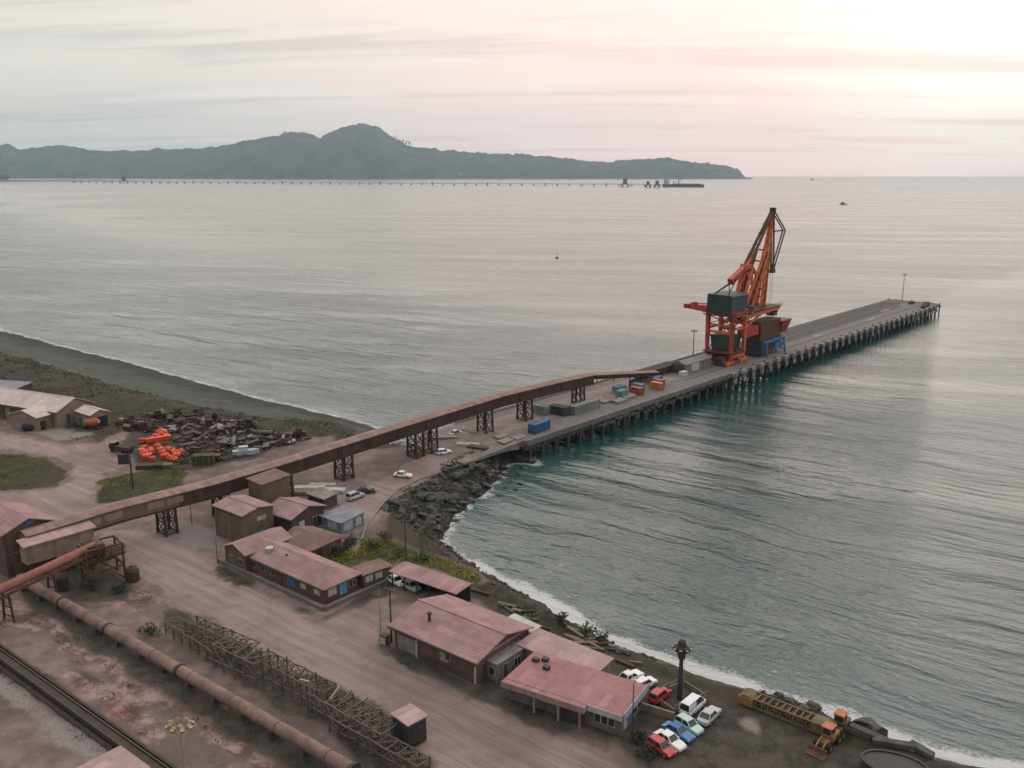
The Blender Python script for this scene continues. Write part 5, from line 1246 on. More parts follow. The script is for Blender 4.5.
# ------------------------------------------------------------------ cars
def car_mesh(paint, kind):
    """builds one car around its own origin, nose along +x; returns the Empty"""
    Lc, Wc, Hc, bh = {'hatch': (3.9, 1.68, 1.46, .86), 'sedan': (4.4, 1.72, 1.42, .86), 'van': (4.6, 1.80, 1.95, 1.05), 'pickup': (5.0, 1.80, 1.72, .95), 'suv': (4.5, 1.82, 1.72, .98)}[kind]
    t = thing('parked_car', 'car', 'car')
    hw = Wc/2
    # lower body: lofted rings along x
    xs = [(-.5, .80, .34, .74), (-.485, .92, .28, .90), (-.40, .99, .24, .98), (-.15, 1, .22, 1.0), (.15, 1, .22, 1.0), (.34, .98, .24, .95), (.46, .90, .28, .84), (.5, .74, .36, .70)]
    mb = MB(); vs = []; n = 8
    for f, w, z0, zt_ in xs:
        x = f*Lc; y = hw*w; z1 = bh*zt_
        for q in ((-y*.88, z0), (y*.88, z0), (y, z0+.12), (y, z1*.72), (y*.90, z1), (-y*.90, z1), (-y, z1*.72), (-y, z0+.12)): vs.append((x, q[0], q[1]))
    fs = []
    for k in range(len(xs)-1):
        for i in range(n): fs.append((k*n+i, k*n+(i+1) % n, (k+1)*n+(i+1) % n, (k+1)*n+i))
    fs += [tuple(range(n-1, -1, -1)), tuple(range((len(xs)-1)*n, len(xs)*n))]
    mb.add(vs, fs); body = mb.build('body', paint, t, bevel=.03)
    # greenhouse: glass block, painted roof and pillars
    r0, r1, t0, t1 = {'hatch': (-.46, .22, -.40, .06), 'sedan': (-.36, .20, -.22, .05), 'van': (-.485, .36, -.46, .20), 'pickup': (-.05, .27, -.02, .14), 'suv': (-.47, .22, -.42, .08)}[kind]
    g = [(r0*Lc, hw*.88, bh*.96), (r1*Lc, hw*.86, bh*.95), (t1*Lc, hw*.72, Hc-.05), (t0*Lc, hw*.72, Hc-.05)]
    gl = MB(); gl.add([(x, -y, z) for x, y, z in g]+[(x, y, z) for x, y, z in g], [(0, 1, 2, 3), (7, 6, 5, 4), (0, 4, 5, 1), (1, 5, 6, 2), (2, 6, 7, 3), (3, 7, 4, 0)])
    gl.build('window', M('glass_dark'), t)
    rf = MB(); x0, x1 = t0*Lc-.04, t1*Lc+.04; y = hw*.74
    rf.add([(x0, -y, Hc-.07), (x1, -y, Hc-.07), (x1, y, Hc-.07), (x0, y, Hc-.07), (x0+.1, -y*.9, Hc), (x1-.12, -y*.9, Hc), (x1-.12, y*.9, Hc), (x0+.1, y*.9, Hc)], [(0, 3, 2, 1), (4, 5, 6, 7), (0, 1, 5, 4), (1, 2, 6, 5), (2, 3, 7, 6), (3, 0, 4, 7)])
    for s in (-1, 1):
        for (xa, xb) in ((r0*Lc, t0*Lc), (r1*Lc, t1*Lc), ((r0+r1)*.5*Lc, (t0+t1)*.5*Lc)): rf.beam((xa, s*hw*.885, bh*.95), (xb, s*hw*.725, Hc-.06), .10, .07)
    rf.build('roof', paint, t)
    if kind == 'van':
        for s in (-1, 1): MB().beam((-.47*Lc, s*hw*.84, (bh+Hc)/2-.05), (-.12*Lc, s*hw*.84, (bh+Hc)/2-.05), .06, .62).build('side_panel', paint, t)
    if kind == 'pickup': MB().box(-.47*Lc, -.06*Lc, -hw*.8, hw*.8, bh*.97, bh*1.0).build('bed', M('steel_dark'), t)
    for sx in (-.31, .31):
        for s in (-1, 1):
            w = MB().tube((sx*Lc, s*(hw-.19), .31), (sx*Lc, s*(hw+.01), .31), .31, n=14).build('wheel', M('tyre'), t)
            MB().tube((sx*Lc, s*(hw+.0), .31), (sx*Lc, s*(hw+.03), .31), .18, n=10).build('rim', M('galvanised'), w)
    for s in (-1, 1):
        MB().cbox((.475*Lc, s*hw*.66, bh*.70), (.14, .34, .14)).build('headlight', M('lamp_glass'), t)
        MB().cbox((-.485*Lc, s*hw*.72, bh*.76), (.12, .22, .18)).build('tail_light', M('tail_red'), t)
        MB().cbox((r1*Lc-.25, s*(hw+.07), bh+.03), (.10, .16, .12)).build('mirror', paint, t)
    for e in (-1, 1): MB().cbox((e*.492*Lc, 0, .40), (.10, Wc*.82, .20)).build('bumper', M('steel_dark') if kind in ('van', 'pickup') else paint, t)
    return t
PROTO = {}
def car(kind, paint, c_px, nose_px, label, group=None, z=5.0):
    c_ = at(*c_px, z); n_ = at(*nose_px, z); c_.z = z+.02
    rz = math.atan2(n_.y-c_.y, n_.x-c_.x)
    t = car_mesh(M(paint), kind); t.location = c_; t.rotation_euler = (0, 0, rz); t['label'] = label
    if group: t['group'] = group
    return t
LOT = 'cars parked beside the flat office'
car('hatch', 'car_red', (661, 751), (675, 760), 'red hatchback at the lower end of the row in front of the flat office', LOT)
car('sedan', 'car_white', (669.5, 744), (684, 753), 'white saloon between the red hatchback and the blue car', LOT)
car('sedan', 'car_blue', (678, 735.5), (693, 744), 'blue car in the middle of the row in front of the flat office', LOT)
car('hatch', 'car_mint', (688.5, 729), (702, 737), 'pale mint green car at the upper end of the row beside the blue car', LOT)
car('van', 'car_white', (692.5, 710), (704, 700), 'white van parked apart with its back to the row of cars', LOT)
car('sedan', 'car_silver', (709, 719), (719, 709), 'pale silver saloon parked right beside the white van', LOT)
BEH = 'cars parked behind the flat office'
car('sedan', 'car_white', (630, 680.5), (641, 675), 'white car half hidden behind the flat red roof, leftmost of three', BEH)
car('hatch', 'car_white', (644.5, 687), (655, 682), 'white hatchback behind the flat office, between a white car and a red one', BEH)
car('hatch', 'car_red', (659.5, 698.5), (668, 692), 'red car behind the flat office next to the timber planter', BEH)
ROAD = 'cars on the coast road'
car('sedan', 'car_white', (403, 477), (413, 478), 'white car alone on the coast road above the rocks', ROAD)
car('suv', 'car_silver', (355, 498.5), (364, 495), 'silver car parked beside the black car near the blue-grey shed', ROAD)
car('sedan', 'car_black', (366, 493), (375, 492.5), 'black car parked beside the silver car near the blue-grey shed', ROAD)
car('pickup', 'car_white', (413, 449.5), (420, 446), 'white pickup under the gallery near the far edge of the causeway', ROAD)
car('hatch', 'car_white', (444, 454), (450, 453), 'small white car standing beside a trestle on the causeway', ROAD)
car('sedan', 'car_silver', (456, 435), (463, 433), 'grey car by the barrier on the far side of the causeway', ROAD)
car('sedan', 'car_white', (396, 583.5), (404, 588), 'white car under the left end of the canopy', 'cars under the canopy')
car('hatch', 'car_silver', (411, 589), (419, 593), 'grey car under the middle of the canopy', 'cars under the canopy')

# ------------------------------------------------------------------ poles and light masts
def ground_px(a, b):
    p = at(a, b, 5.0); p.z = gz(p.x, p.y); return p
def utility_pole(a, b, top, label, r=.16, arms=1, m='wood_dark', group='utility poles'):
    p = ground_px(a, b); h = z_at(p.x, p.y, top)-p.z
    t = thing('utility_pole', label, 'pole', p, R(random.uniform(-40, 10)), group)
    MB().tube((0, 0, -.4), (0, 0, h), r, r*.65, 8).build('post', M(m), t)
    for k in range(arms):
        c_ = MB().box(-1.0, 1.0, -.07, .07, h-.45-k*.8, h-.3-k*.8)
        ca = c_.build('cross_arm', M(m), t)
        ins = MB()
        for x in (-.9, -.3, .3, .9): ins.lathe([(.05, h-.3-k*.8), (.08, h-.22-k*.8), (.03, h-.1-k*.8)], (x, 0, 0), 6)
        ins.build('insulators', M('trim_pale'), ca)
    return t
utility_pole(381, 640, 590, 'thin pale pole left of the dark pole at the workshop corner', .10, 0, 'galvanised')
utility_pole(391.5, 642, 588, 'dark wooden pole with a transformer box at the workshop corner', .16, 1)
p = at(391.5, 642); 
t = thing('transformer_box', 'dark transformer box on the ground at the foot of the workshop corner pole', 'box', (p.x-.9, p.y-.6, 5.0), R(-34))
MB().box(-.6, .6, -.5, .5, 0, 1.5).build('body', M('steel_grey'), t); MB().box(-.5, .5, -.53, -.5, .2, 1.3).build('door', M('trim_pale'), t); MB().box(-.65, .65, -.55, .55, 1.5, 1.6).build('lid', M('steel_dark'), t)
utility_pole(406, 564, 520, 'dark wooden pole standing in the yellow grass above the rocks', .15, 1)
utility_pole(217.5, 563, 541, 'thin pole at the left corner of the long office', .09, 0, 'steel_dark')
utility_pole(325.5, 548, 525, 'thin pole behind the small back office', .09, 1, 'wood_dark')
utility_pole(531.5, 634, 613, 'short dark pole between the workshop and the shore', .12, 1)
utility_pole(192, 503+22, 498, 'thin dark pole beside the tall house under the gallery', .09, 0, 'steel_dark')
p = ground_px(133, 489)
h = z_at(p.x, p.y, 453)-p.z
t = thing('sign_post', 'tall dark post with a board on its side in the grass by the loop road', 'sign', p, R(8))
MB().tube((0, 0, -.3), (0, 0, h), .22, .18, 8).build('post', M('steel_dark'), t)
MB().box(-2.6, -.25, -.08, .08, h-2.6, h-.3).build('board', M('steel_dark'), t)
mb = MB()
for k in range(5): mb.box(-2.5+k*.5, -2.45+k*.5, -.6, -.55, 0, 2.2)
mb.beam((-2.7, -.57, 1.0), (-.2, -.57, 1.0), .07); mb.beam((-2.7, -.57, 2.0), (-.2, -.57, 2.0), .07); mb.build('railing', M('steel_dark'), t)
def light_mast(p, h, label, r, heads, span, m='steel_grey', ring=False):
    t = thing('light_mast', label, 'lamp post', p, R(-20), 'light masts')
    MB().tube((0, 0, -.3), (0, 0, h), r, r*.55, 10).build('post', M(m), t)
    fr = MB(); fr.lathe([(.25, h-.25), (.3, h), (.25, h+.2)], n=8)
    if ring:
        for s in (-1, 1): fr.beam((-span, s*span*.8, h), (span, s*span*.8, h), .12); fr.beam((s*span, -span*.8, h), (s*span, span*.8, h), .12)
        fr.beam((-span, 0, h), (span, 0, h), .12)
    else: fr.beam((-span, 0, h), (span, 0, h), .14); fr.beam((0, -span*.6, h+.1), (0, span*.6, h+.1), .14)
    fo = fr.build('bracket', M(m), t)
    for k in range(heads):
        an = 2*math.pi*k/heads; x, y = math.cos(an)*span*.95, math.sin(an)*span*.75
        lh = MB().cbox((x, y, h+.28), (.62, .5, .42), an, .5).build('floodlight', M(m), t)
        MB().cbox((x+math.cos(an)*.22, y+math.sin(an)*.22, h+.22), (.08, .42, .34), an, .5).build('lens', M('lamp_glass'), lh)
    return t
p = P2(299.8, .9); light_mast(p, z_at(p.x, p.y, 331.5)-6, 'light mast behind the grey pier shed left of the crane', .22, 4, 1.1)
p = P2(506.5, 8.5); light_mast(p, z_at(p.x, p.y, 275)-6, 'lone light mast near the seaward end of the pier', .24, 4, 1.1)
p = ground_px(679.5, 699); h = z_at(p.x, p.y, 650)-p.z
t = light_mast(p, h, 'stout light mast with a dark cluster of lamps between the parked cars and the beach', .42, 8, .95, 'steel_dark')
hb = MB().lathe([(.2, h-1.5), (.5, h-1.2), (.6, h-.4), (.75, h+.2), (.6, h+.8), (.5, h+1.3), (.2, h+1.5)], n=12); hb.build('lamp_basket', M('rust_dark'), t)
mb = MB()
for k in range(18): mb.beam((.46, -.2, .4+k*h/19), (.46, .2, .4+k*h/19), .05)
mb.build('ladder', M('steel_grey'), t)
# timber planter round its foot
t = thing('timber_planter', 'low timber planter frame round the foot of the stout light mast', 'planter', (p.x, p.y, p.z), R(35))
mb = MB()
for y in (-2.2, 2.2): mb.box(-3.0, 3.0, y-.12, y+.12, 0, .7)
for x in (-3.0, 3.0): mb.box(x-.12, x+.12, -2.2, 2.2, 0, .7)
mb.build('frame', M('wood'), t)
mb = MB()
for x in (-3, 0, 3):
    for y in (-2.2, 2.2): mb.box(x-.1, x+.1, y-.1, y+.1, 0, 1.3)
mb.beam((-3, 2.2, 1.2), (3, 2.2, 1.2), .12); mb.beam((-3, -2.2, 1.2), (3, -2.2, 1.2), .12); mb.build('rail', M('wood'), t)
p = at(631.8, 743); p.z = 5.0; h = z_at(p.x, p.y, 683)-5
t = thing('street_lamp', 'thin street lamp in front of the blue fascia of the flat office', 'lamp post', p, R(60))
MB().tube((0, 0, 0), (0, 0, h), .10, .06, 8).build('post', M('steel_dark'), t); MB().tube((0, 0, h-.05), (1.2, 0, h+.15), .04, n=6).build('arm', M('steel_dark'), t)
MB().cbox((1.35, 0, h+.12), (.6, .24, .14)).build('lamp_head', M('galvanised'), t)
# tall yard mast at the bottom left
p = at(187, 800, 5.0); p.z = 5.0; h = z_at(p.x, p.y, 727)-5
mat('faded_cream', (0.33, 0.26, 0.17), 0.7, 0.2, 0.8, dirt=(0.24, 0.17, 0.11), dirt_amt=0.5)
light_mast(p, h, 'pale yellow floodlight mast with a square frame of lamps at the bottom left', .17, 8, 1.35, 'faded_cream', True)

# ------------------------------------------------------------------ big pipe with clamps
a, b = at(20, 578, 6.6), at(352, 770, 6.6); d = b-a; L = d.length
t = thing('pipeline', 'big dusty brown pipe with dark joints lying on saddles beside the trusses', 'pipe', (a.x, a.y, 0), math.atan2(d.y, d.x))
MB().tube((0, 0, 6.6), (L, 0, 6.6), .85, n=20).build('pipe', M('pipe_rust'), t, smooth=False)
for px_ in (62, 108, 180): 
    q = at(px_, 578+(px_-20)*.578, 6.6); x = (q-a).length
    MB().tube((x-.25, 0, 6.6), (x+.25, 0, 6.6), .98, n=20).build('joint', M('steel_dark'), t)
MB().tube((L, 0, 6.6), (L+.5, 0, 6.6), 1.02, n=20).build('end_flange', M('steel_dark'), t)
for k in range(14):
    x = 2+k*(L-4)/13; MB().box(x-.3, x+.3, -.9, .9, 4.4, 5.95).build('saddle', M('concrete_dark'), t)
for k in range(9):
    x = 4+k*(L-8)/8; MB().tube((x-.06, 0, 6.6), (x+.06, 0, 6.6), .885, n=20).build('seam', M('rust'), t)

# ------------------------------------------------------------------ inclined belt at left and its drive tower
a, b = at(-30, 604, 10.5), at(96, 545, 11.5); d = b-a; L = math.hypot(d.x, d.y)
t = thing('inclined_conveyor', 'narrow reddish conveyor tube climbing from the left edge to the rusty drive tower', 'conveyor', (a.x, a.y, 0), math.atan2(d.y, d.x))
mb = MB(); mb.tube((0, 0, 10.5), (L, 0, 11.5), .75, n=12); mb.build('cover', mat('belt_red', (0.27, 0.115, 0.095), .8, .2, .3, dirt=(0.14, .075, .065), dirt_amt=.5), t)
mb = MB(); mb.beam((0, -.9, 9.6), (L, -.9, 10.6), .22, .5); mb.beam((0, .9, 9.6), (L, .9, 10.6), .22, .5)
for k in range(10): x = L*k/9; mb.beam((x, -.9, 9.6+k/9), (x, .9, 9.6+k/9), .15)
mb.build('truss', M('rust'), t)
for f in (.25, .6):
    x = L*f; mb = MB()
    for s in (-1, 1): mb.beam((x, s*1.3, 4.6), (x, s*.7, 9.8+f), .28)
    for z in (6, 7.5, 9): mb.beam((x, -1.2, z), (x, 1.2, z), .14)
    mb.build('trestle', M('rust_dark'), t)
p = at(104, 578, 5)
t = thing('drive_tower', 'rusty open steel drive tower at the head of the reddish conveyor', 'tower', (p.x, p.y, 5.0), R(40))
mb = MB()
for x in (-3, 3):
    for y in (-2.2, 2.2): mb.beam((x, y, -.3), (x, y, 6.6), .35)
for y in (-2.2, 2.2):
    for z in (2.4, 4.6, 6.5): mb.beam((-3, y, z), (3, y, z), .3)
    mb.beam((-3, y, 2.4), (0, y, 6.5), .2); mb.beam((3, y, 2.4), (0, y, 6.5), .2); mb.beam((-3, y, 0), (0, y, 2.4), .2); mb.beam((3, y, 0), (0, y, 2.4), .2)
for x in (-3, 3):
    for z in (2.4, 4.6, 6.5): mb.beam((x, -2.2, z), (x, 2.2, z), .3)
mb.build('frame', M('rust'), t)
MB().box(-3.4, 3.4, -2.5, 2.5, 4.65, 4.85).build('platform', M('rust_dark'), t)
MB().box(-2.6, .4, -1.6, 1.2, 4.85, 6.9).build('gearbox', M('rust_dark'), t, bevel=.1)
MB().tube((-.5, -2, 6.6), (-.5, 2, 6.6), .7, n=14).build('drum', M('rust'), t)
mb = MB()
for z in (5.6, 6.1):
    mb.beam((-3.4, -2.5, z), (3.4, -2.5, z), .08); mb.beam((3.4, -2.5, z), (3.4, 2.5, z), .08)
for k in range(7): mb.beam((-3.4+k*1.13, -2.5, 4.8), (-3.4+k*1.13, -2.5, 6.1), .08)
mb.build('railing', M('rust'), t)
for i, (x, y, rr) in enumerate([(5.5, -1, 1.2), (-5, -4.5, 1.0), (-4, 3.5, .8)]):
    q = Vector((p.x+x, p.y+y, 5.0)); tt = thing('tank', ['rusty upright tank right of the drive tower', 'rusty tank in front of the drive tower', 'small rusty tank behind the drive tower'][i], 'tank', q)
    MB().lathe([(rr, -.3), (rr, 2.0), (rr*.7, 2.5), (.2, 2.6)], n=14).build('shell', M('rust_dark'), tt); MB().lathe([(.25, 2.5), (.25, 2.9)], n=8).build('hatch', M('rust'), tt)

# ------------------------------------------------------------------ derelict lattice gantries along the road
mat('truss_grey', (0.150, 0.122, 0.108), .8, .3, .8, dirt=(.09, .065, .055), dirt_amt=.6)
mat('truss_brown', (0.13, 0.10, 0.088), .8, .3, .8, dirt=(.07, .045, .038), dirt_amt=.6)
def lattice(a, b, w, h, bays, label, m, rise=0, z0=5.0, zz=0.0, name='lattice_gantry', gap=.0, missing=0.2):
    h *= .9; w *= .8; A_, B_ = at(*a, z0), at(*b, z0); d = B_-A_; L = d.length
    t = thing(name, label, 'gantry', (A_.x, A_.y, z0), math.atan2(d.y, d.x))
    po = MB(); ra = MB(); dg = MB()
    for k in range(bays+1):
        x = L*k/bays
        for s in (-1, 1):
            hk = h*random.uniform(.55, 1.08)
            po = MB().beam((x, s*w/2, -.5), (x+random.uniform(-.1, .1), s*w/2, zz+hk), .17); po.build('post', M(m), t)
        ra.beam((x, -w/2, zz+h*.92), (x, w/2, zz+h*.92), .11)
        if k < bays:
            x2 = L*(k+1)/bays
            for s in (-1, 1):
                for zf in (.35, .92):
                    ra.beam((x, s*w/2, zz+h*zf), (x2, s*w/2, zz+h*zf+random.uniform(-.15, .15)), .15)
                if random.random() > missing: dg.beam((x, s*w/2, zz+h*.35), (x2, s*w/2, zz+h*.92), .11)
                if random.random() > missing: dg.beam((x2, s*w/2, zz+h*.35), (x, s*w/2, zz+h*.92), .11)
                if random.random() > .4: dg.beam((x, s*w/2, 0), (x2, s*w/2, zz+h*.35), .10)
            if random.random() > missing: dg.beam((x, -w/2, zz+h*.92), (x2, w/2, zz+h*.92), .11)
    ra.build('truss_frame', M(m), t); dg.build('brace', M(m), t); return t, L
lattice((172, 632), (222, 664), 2.4, 2.6, 6, 'low rusty lattice gantry nearest the pipe at its upper end', 'truss_brown')
lattice((192, 634), (256, 662), 2.6, 3.2, 7, 'rusty lattice gantry along the edge of the haul road', 'truss_brown')
lattice((222, 664), (264, 684), 3.6, 4.6, 4, 'tall square steel frame with pale diagonals among the gantries', 'truss_grey')
lattice((262, 676), (330, 712), 3.2, 4.2, 7, 'longest dark lattice gantry in the middle of the row', 'truss_brown')
lattice((318, 706), (392, 748), 4.2, 3.4, 8, 'wide lattice gantry beside the pink hut', 'truss_grey')
lattice((336, 728), (424, 778), 2.6, 2.6, 9, 'rusty lattice gantry running off the bottom edge beside the pipe', 'truss_brown')
# pale bent struts that stick out
for i, (a, b, z0, z1) in enumerate([((226, 652), (238, 640), 6.2, 9.0), ((240, 663), (254, 650), 6.5, 9.5), ((316, 688), (322, 676), 6.0, 8.6), ((330, 700), (340, 686), 7.5, 8.5), ((342, 702), (352, 690), 7.0, 8.5), ((356, 707), (368, 697), 7.0, 8.2), ((300, 680), (309, 682), 8.5, 8.6)]):
    P_, Q_ = at(*a, z0), at(*b, z1); o = MB().beam(P_, Q_, .22, .3).build('bent_strut', M('galvanised'), None)
    tag(o, 'pale bent steel strut leaning out of the rusty lattice gantries', 'strut', 'pale bent struts on the gantries')
    MB().beam((P_.x, P_.y, 4.5), P_, .12).build('prop', M('rust_dark'), o)

# ------------------------------------------------------------------ ground level belt conveyor at the bottom left
a, b = at(-30, 634, 5.6), at(175, 782, 5.6); d = b-a; L = d.length
t = thing('belt_conveyor', 'long dark ground-level belt conveyor crossing the bottom left corner', 'conveyor', (a.x, a.y, 5.0), math.atan2(d.y, d.x))
MB().box(0, L, -.42, .42, .7, .95).build('belt', M('rust_dark'), t)
mb = MB()
for y in (-.6, .6): mb.box(0, L, y-.10, y+.10, .35, 1.1)
mb.build('side_rail', M('steel_dark'), t)
for k in range(40): x = .6+k*(L-1)/40; MB().box(x-.08, x+.08, -.7, .7, -.5, .5).build('leg', M('rust_dark'), t)
mb = MB(); mb.box(0, L, -1.4, -.8, .15, .3); mb.build('walkway', M('rust_dark'), t)
mb = MB(); mb.beam((0, 1.35, .6), (L, 1.35, .6), .35, .35); mb.build('service_pipe', M('rust_dark'), t)

# ------------------------------------------------------------------ orange buoys and scrap in the yard
bp = None
def buoy(p, s, tilt, label):
    global bp
    if bp is None:
        bp = thing('mooring_buoy', label, 'buoy', p, 0, 'orange mooring buoys in the scrap yard')
        MB().lathe([(.35, 0), (.95, .12), (1.15, .5), (1.15, 1.5), (.95, 1.9), (.35, 2.0)], n=14).build('float', M('buoy_orange'), bp)
        MB().lathe([(1.19, .9), (1.24, .95), (1.24, 1.1), (1.19, 1.15)], n=14).build('fender_band', M('steel_dark'), bp)
        MB().tube((-.25, 0, 2.0), (-.25, 0, 2.35), .07, n=6).tube((.25, 0, 2.0), (.25, 0, 2.35), .07, n=6).tube((-.3, 0, 2.35), (.3, 0, 2.35), .07, n=6).build('eye', M('rust_dark'), bp)
        bp.rotation_euler = (tilt, 0, 0); bp.scale = (s, s, s)
    else:
        q = copy_tree(bp, p, 0, label, scale=(s, s, s)); q.rotation_euler = (tilt, random.uniform(-.4, .4), random.uniform(0, 6))
for i, (a, b, s, ti) in enumerate([(142, 454, .8, 0), (146.5, 456.5, .85, .3), (150, 452, .75, 1.3), (145, 460, .8, .1), (160, 450, .75, 1.2), (163.5, 456, .8, .2), (168, 459, .8, 1.4), (175, 453, .7, .3), (177, 459, .85, 0), (173, 462, .75, 1.2), (149, 444, .9, 1.4), (156, 440.5, .95, .2), (161, 438, .95, 1.3), (166, 440, .85, .1), (142.5, 443.5, .8, .2), (153, 461.5, .7, 0), (143.5, 457.5, .8, 1.2), (148, 458.5, .75, .2), (144, 451, .8, .3), (148.5, 454, .8, 1.3), (161.5, 453, .8, .2), (165.5, 453, .8, 1.2), (164, 459.5, .75, 0), (178.5, 456, .8, 1.3), (174.5, 456, .8, .2), (176, 461.5, .7, .3), (157.5, 436.5, .9, 1.3), (163, 434.5, .8, .2), (152, 443, .9, .3)]):
    p = at(a, b, 5.0); p.z = 5.0+(0.6 if ti > 1 else 0); buoy(p, s, ti, 'orange mooring buoy in the cluster on the scrap yard floor')
# long orange beam behind the buoys
mb = MB(); p, q = at(146, 441, 6.2), at(169, 437, 6.6); mb.beam(p, q, 1.0, 1.1); mb.beam(p+Vector((0, 0, -1.2)), q+Vector((0, 0, -1.4)), .5)
o = mb.build('orange_girder', M('buoy_orange'), None); tag(o, 'long orange steel girder lying behind the orange buoys', 'girder')
# scrap: plates, beams, drums, wreck bodies
def scrap_region():
    while True:
        a, b = random.uniform(118, 318), random.uniform(414, 466)
        top = 414+max(0, (a-190))*.20; bot = 464-max(0, (a-215))*.25
        if a < 140 and not (418 < b < 432): continue
        if 138 < a < 182 and 434 < b < 466: continue
        if top < b < bot: return at(a, b, 5.0)
kinds = []
def scrap_beam():
    t = thing('steel_beam', 'rusty steel beam lying in the scrap yard', 'scrap', (0, 0, 0), 0, 'steel beams in the scrap yard'); mb = MB(); L = 5
    mb.box(-L/2, L/2, -.3, .3, .0, .08); mb.box(-L/2, L/2, -.05, .05, .08, .52); mb.box(-L/2, L/2, -.3, .3, .52, .6); mb.build('web', M('rust'), t); MB().box(-.1, .1, -.3, .3, .09, .51).build('stiffener', M('rust'), t); return t
def scrap_pipe():
    t = thing('scrap_pipe', 'grey steel pipe lying in the scrap yard', 'scrap', (0, 0, 0), 0, 'pipes in the scrap yard'); MB().tube((-2.6, 0, .5), (2.6, 0, .5), .5, n=12).build('tube', M('steel_grey'), t); MB().tube((2.6, 0, .5), (2.75, 0, .5), .62, n=12).build('flange', M('rust_dark'), t); return t
def scrap_bin():
    t = thing('scrap_skip', 'rusty open skip in the scrap yard', 'scrap', (0, 0, 0), 0, 'skips in the scrap yard'); mb = MB(); frust(mb, -1.2, 1.2, -.8, .8, 0, -1.9, 1.9, -1.1, 1.1, 1.5); mb.build('body', M('rust'), t)
    MB().box(-1.8, 1.8, -1.0, 1.0, 1.5, 1.54).build('load', M('steel_dark'), t); MB().box(-2.0, 2.0, -1.2, -1.08, 1.3, 1.5).build('rim', M('rust_dark'), t); return t
def scrap_wreck():
    t = thing('wrecked_machine', 'wrecked machine hull rusting in the scrap yard', 'scrap', (0, 0, 0), 0, 'wrecked machines in the scrap yard'); mb = MB(); mb.box(-2, 2, -.9, .9, .4, 1.3); mb.extr([(-1.6, 1.3), (.4, 1.3), (.1, 2.2), (-1.4, 2.2)], 'y', -.8, .8)
    mb.build('hull', M('rust_dark'), t)
    for x in (-1.2, 1.2):
        for s in (-1, 1): MB().tube((x, s*.8, .45), (x, s*1.05, .45), .45, n=12).build('wheel', M('tyre'), t)
    return t
def scrap_plate():
    t = thing('steel_plate', 'weathered pale steel plate lying in the scrap yard', 'scrap', (0, 0, 0), 0, 'plates in the scrap yard'); mb = MB().box(-1.7, 1.7, -1.1, 1.1, .1, .2); mb.build('sheet', M('galvanised'), t)
    mb = MB(); [mb.box(-1.6+k*1.0, -1.5+k*1.0, -1.0, 1.0, .2, .34) for k in range(4)]; mb.build('rib', M('steel_grey'), t); return t
def scrap_drum():
    t = thing('cable_drum', 'dark cable drum standing in the scrap yard', 'scrap', (0, 0, 0), 0, 'cable drums in the scrap yard'); mb = MB().tube((0, -.5, .9), (0, .5, .9), .45, n=12); mb.build('core', M('wood_dark'), t)
    for s in (-1, 1): MB().tube((0, s*.5, .9), (0, s*.6, .9), .9, n=16).build('flange', M('steel_dark'), t)
    return t
for mk, n in ((scrap_beam, 50), (scrap_pipe, 26), (scrap_bin, 10), (scrap_wreck, 16), (scrap_plate, 40), (scrap_drum, 10)):
    pr = mk()
    for k in range(n):
        p = scrap_region(); p.z = 5.0+random.choice([0, 0, .4, .9])
        rz = random.uniform(0, 6.28); s = random.uniform(.6, 1.15)
        if k == 0: pr.location = p; pr.rotation_euler = (0, 0, rz)
        else: o = copy_tree(pr, p, rz, scale=(s, s, s*random.uniform(.8, 1.4))); o.rotation_euler = (random.uniform(-.25, .25), random.uniform(-.25, .25), rz)
# heaps of loose scrap: one mass
mb = MB()
for k in range(950):
    p = scrap_region(); p.z = 5.0+abs(random.gauss(0, .5)); s = random.uniform(.15, .7)
    mb.cbox(p, (s*random.uniform(.6, 3), s, s*random.uniform(.2, 1)), random.uniform(0, 6), random.uniform(-.6, .6))
o = mb.build('scrap_rubble', M('rust_dark'), None); tag(o, 'loose dark scrap strewn over the yard', None, None, 'stuff')
mb = MB()
for k in range(450):
    p = scrap_region(); p.z = 5.0+abs(random.gauss(0, .35)); s = random.uniform(.15, .6)
    mb.cbox(p, (s*random.uniform(.6, 2.5), s, s*random.uniform(.2, .8)), random.uniform(0, 6), random.uniform(-.6, .6))
o = mb.build('pale_rubble', M('steel_grey'), None); tag(o, 'loose pale scrap strewn over the yard', None, None, 'stuff')
# green box with props, blue-grey hulk and brown stack at the conveyor side of the yard
t = thing('green_bin', 'big dark green bin beside the orange buoys at the front of the scrap yard', 'bin', at(204, 464, 5), R(10))
MB().box(-2.4, 2.4, -1.3, 1.3, 0, 2.3).build('body', mat('dull_green', (.06, .065, .03), .8, .3, .6), t); MB().box(-2.5, 2.5, -1.4, 1.4, 2.3, 2.5).build('lid', M('wood_dark'), t)
[MB().box(x-.1, x+.1, -1.42, -1.3, 0, 2.3).build('rib', M('wood'), t) for x in (-1.5, 0, 1.5)]
t = thing('dark_plinth', 'flat dark stack of plates in front of the orange buoys', 'stack', at(150, 468, 5), R(8))
MB().box(-3, 3, -1.2, 1.2, 0, 1.0).build('plates', M('rust_dark'), t); MB().box(3.1, 5.2, -1, 1, 0, .9).build('crate', M('yellow_faded'), t)
t = thing('old_boat', 'blue-grey boat hull among the scrap near the gallery', 'boat', at(246, 455, 5.0), R(20))
MB().prism([(-3.2, -1), (1.6, -1.1), (3.4, 0), (1.6, 1.1), (-3.2, 1)], .2, 1.4).build('hull', M('trim_blue'), t); MB().box(-1.6, .6, -.7, .7, 1.4, 2.4).build('cabin', M('white_dirty'), t); MB().box(-2, -1.7, -1.3, 1.3, 0, .4).build('cradle', M('wood'), t)
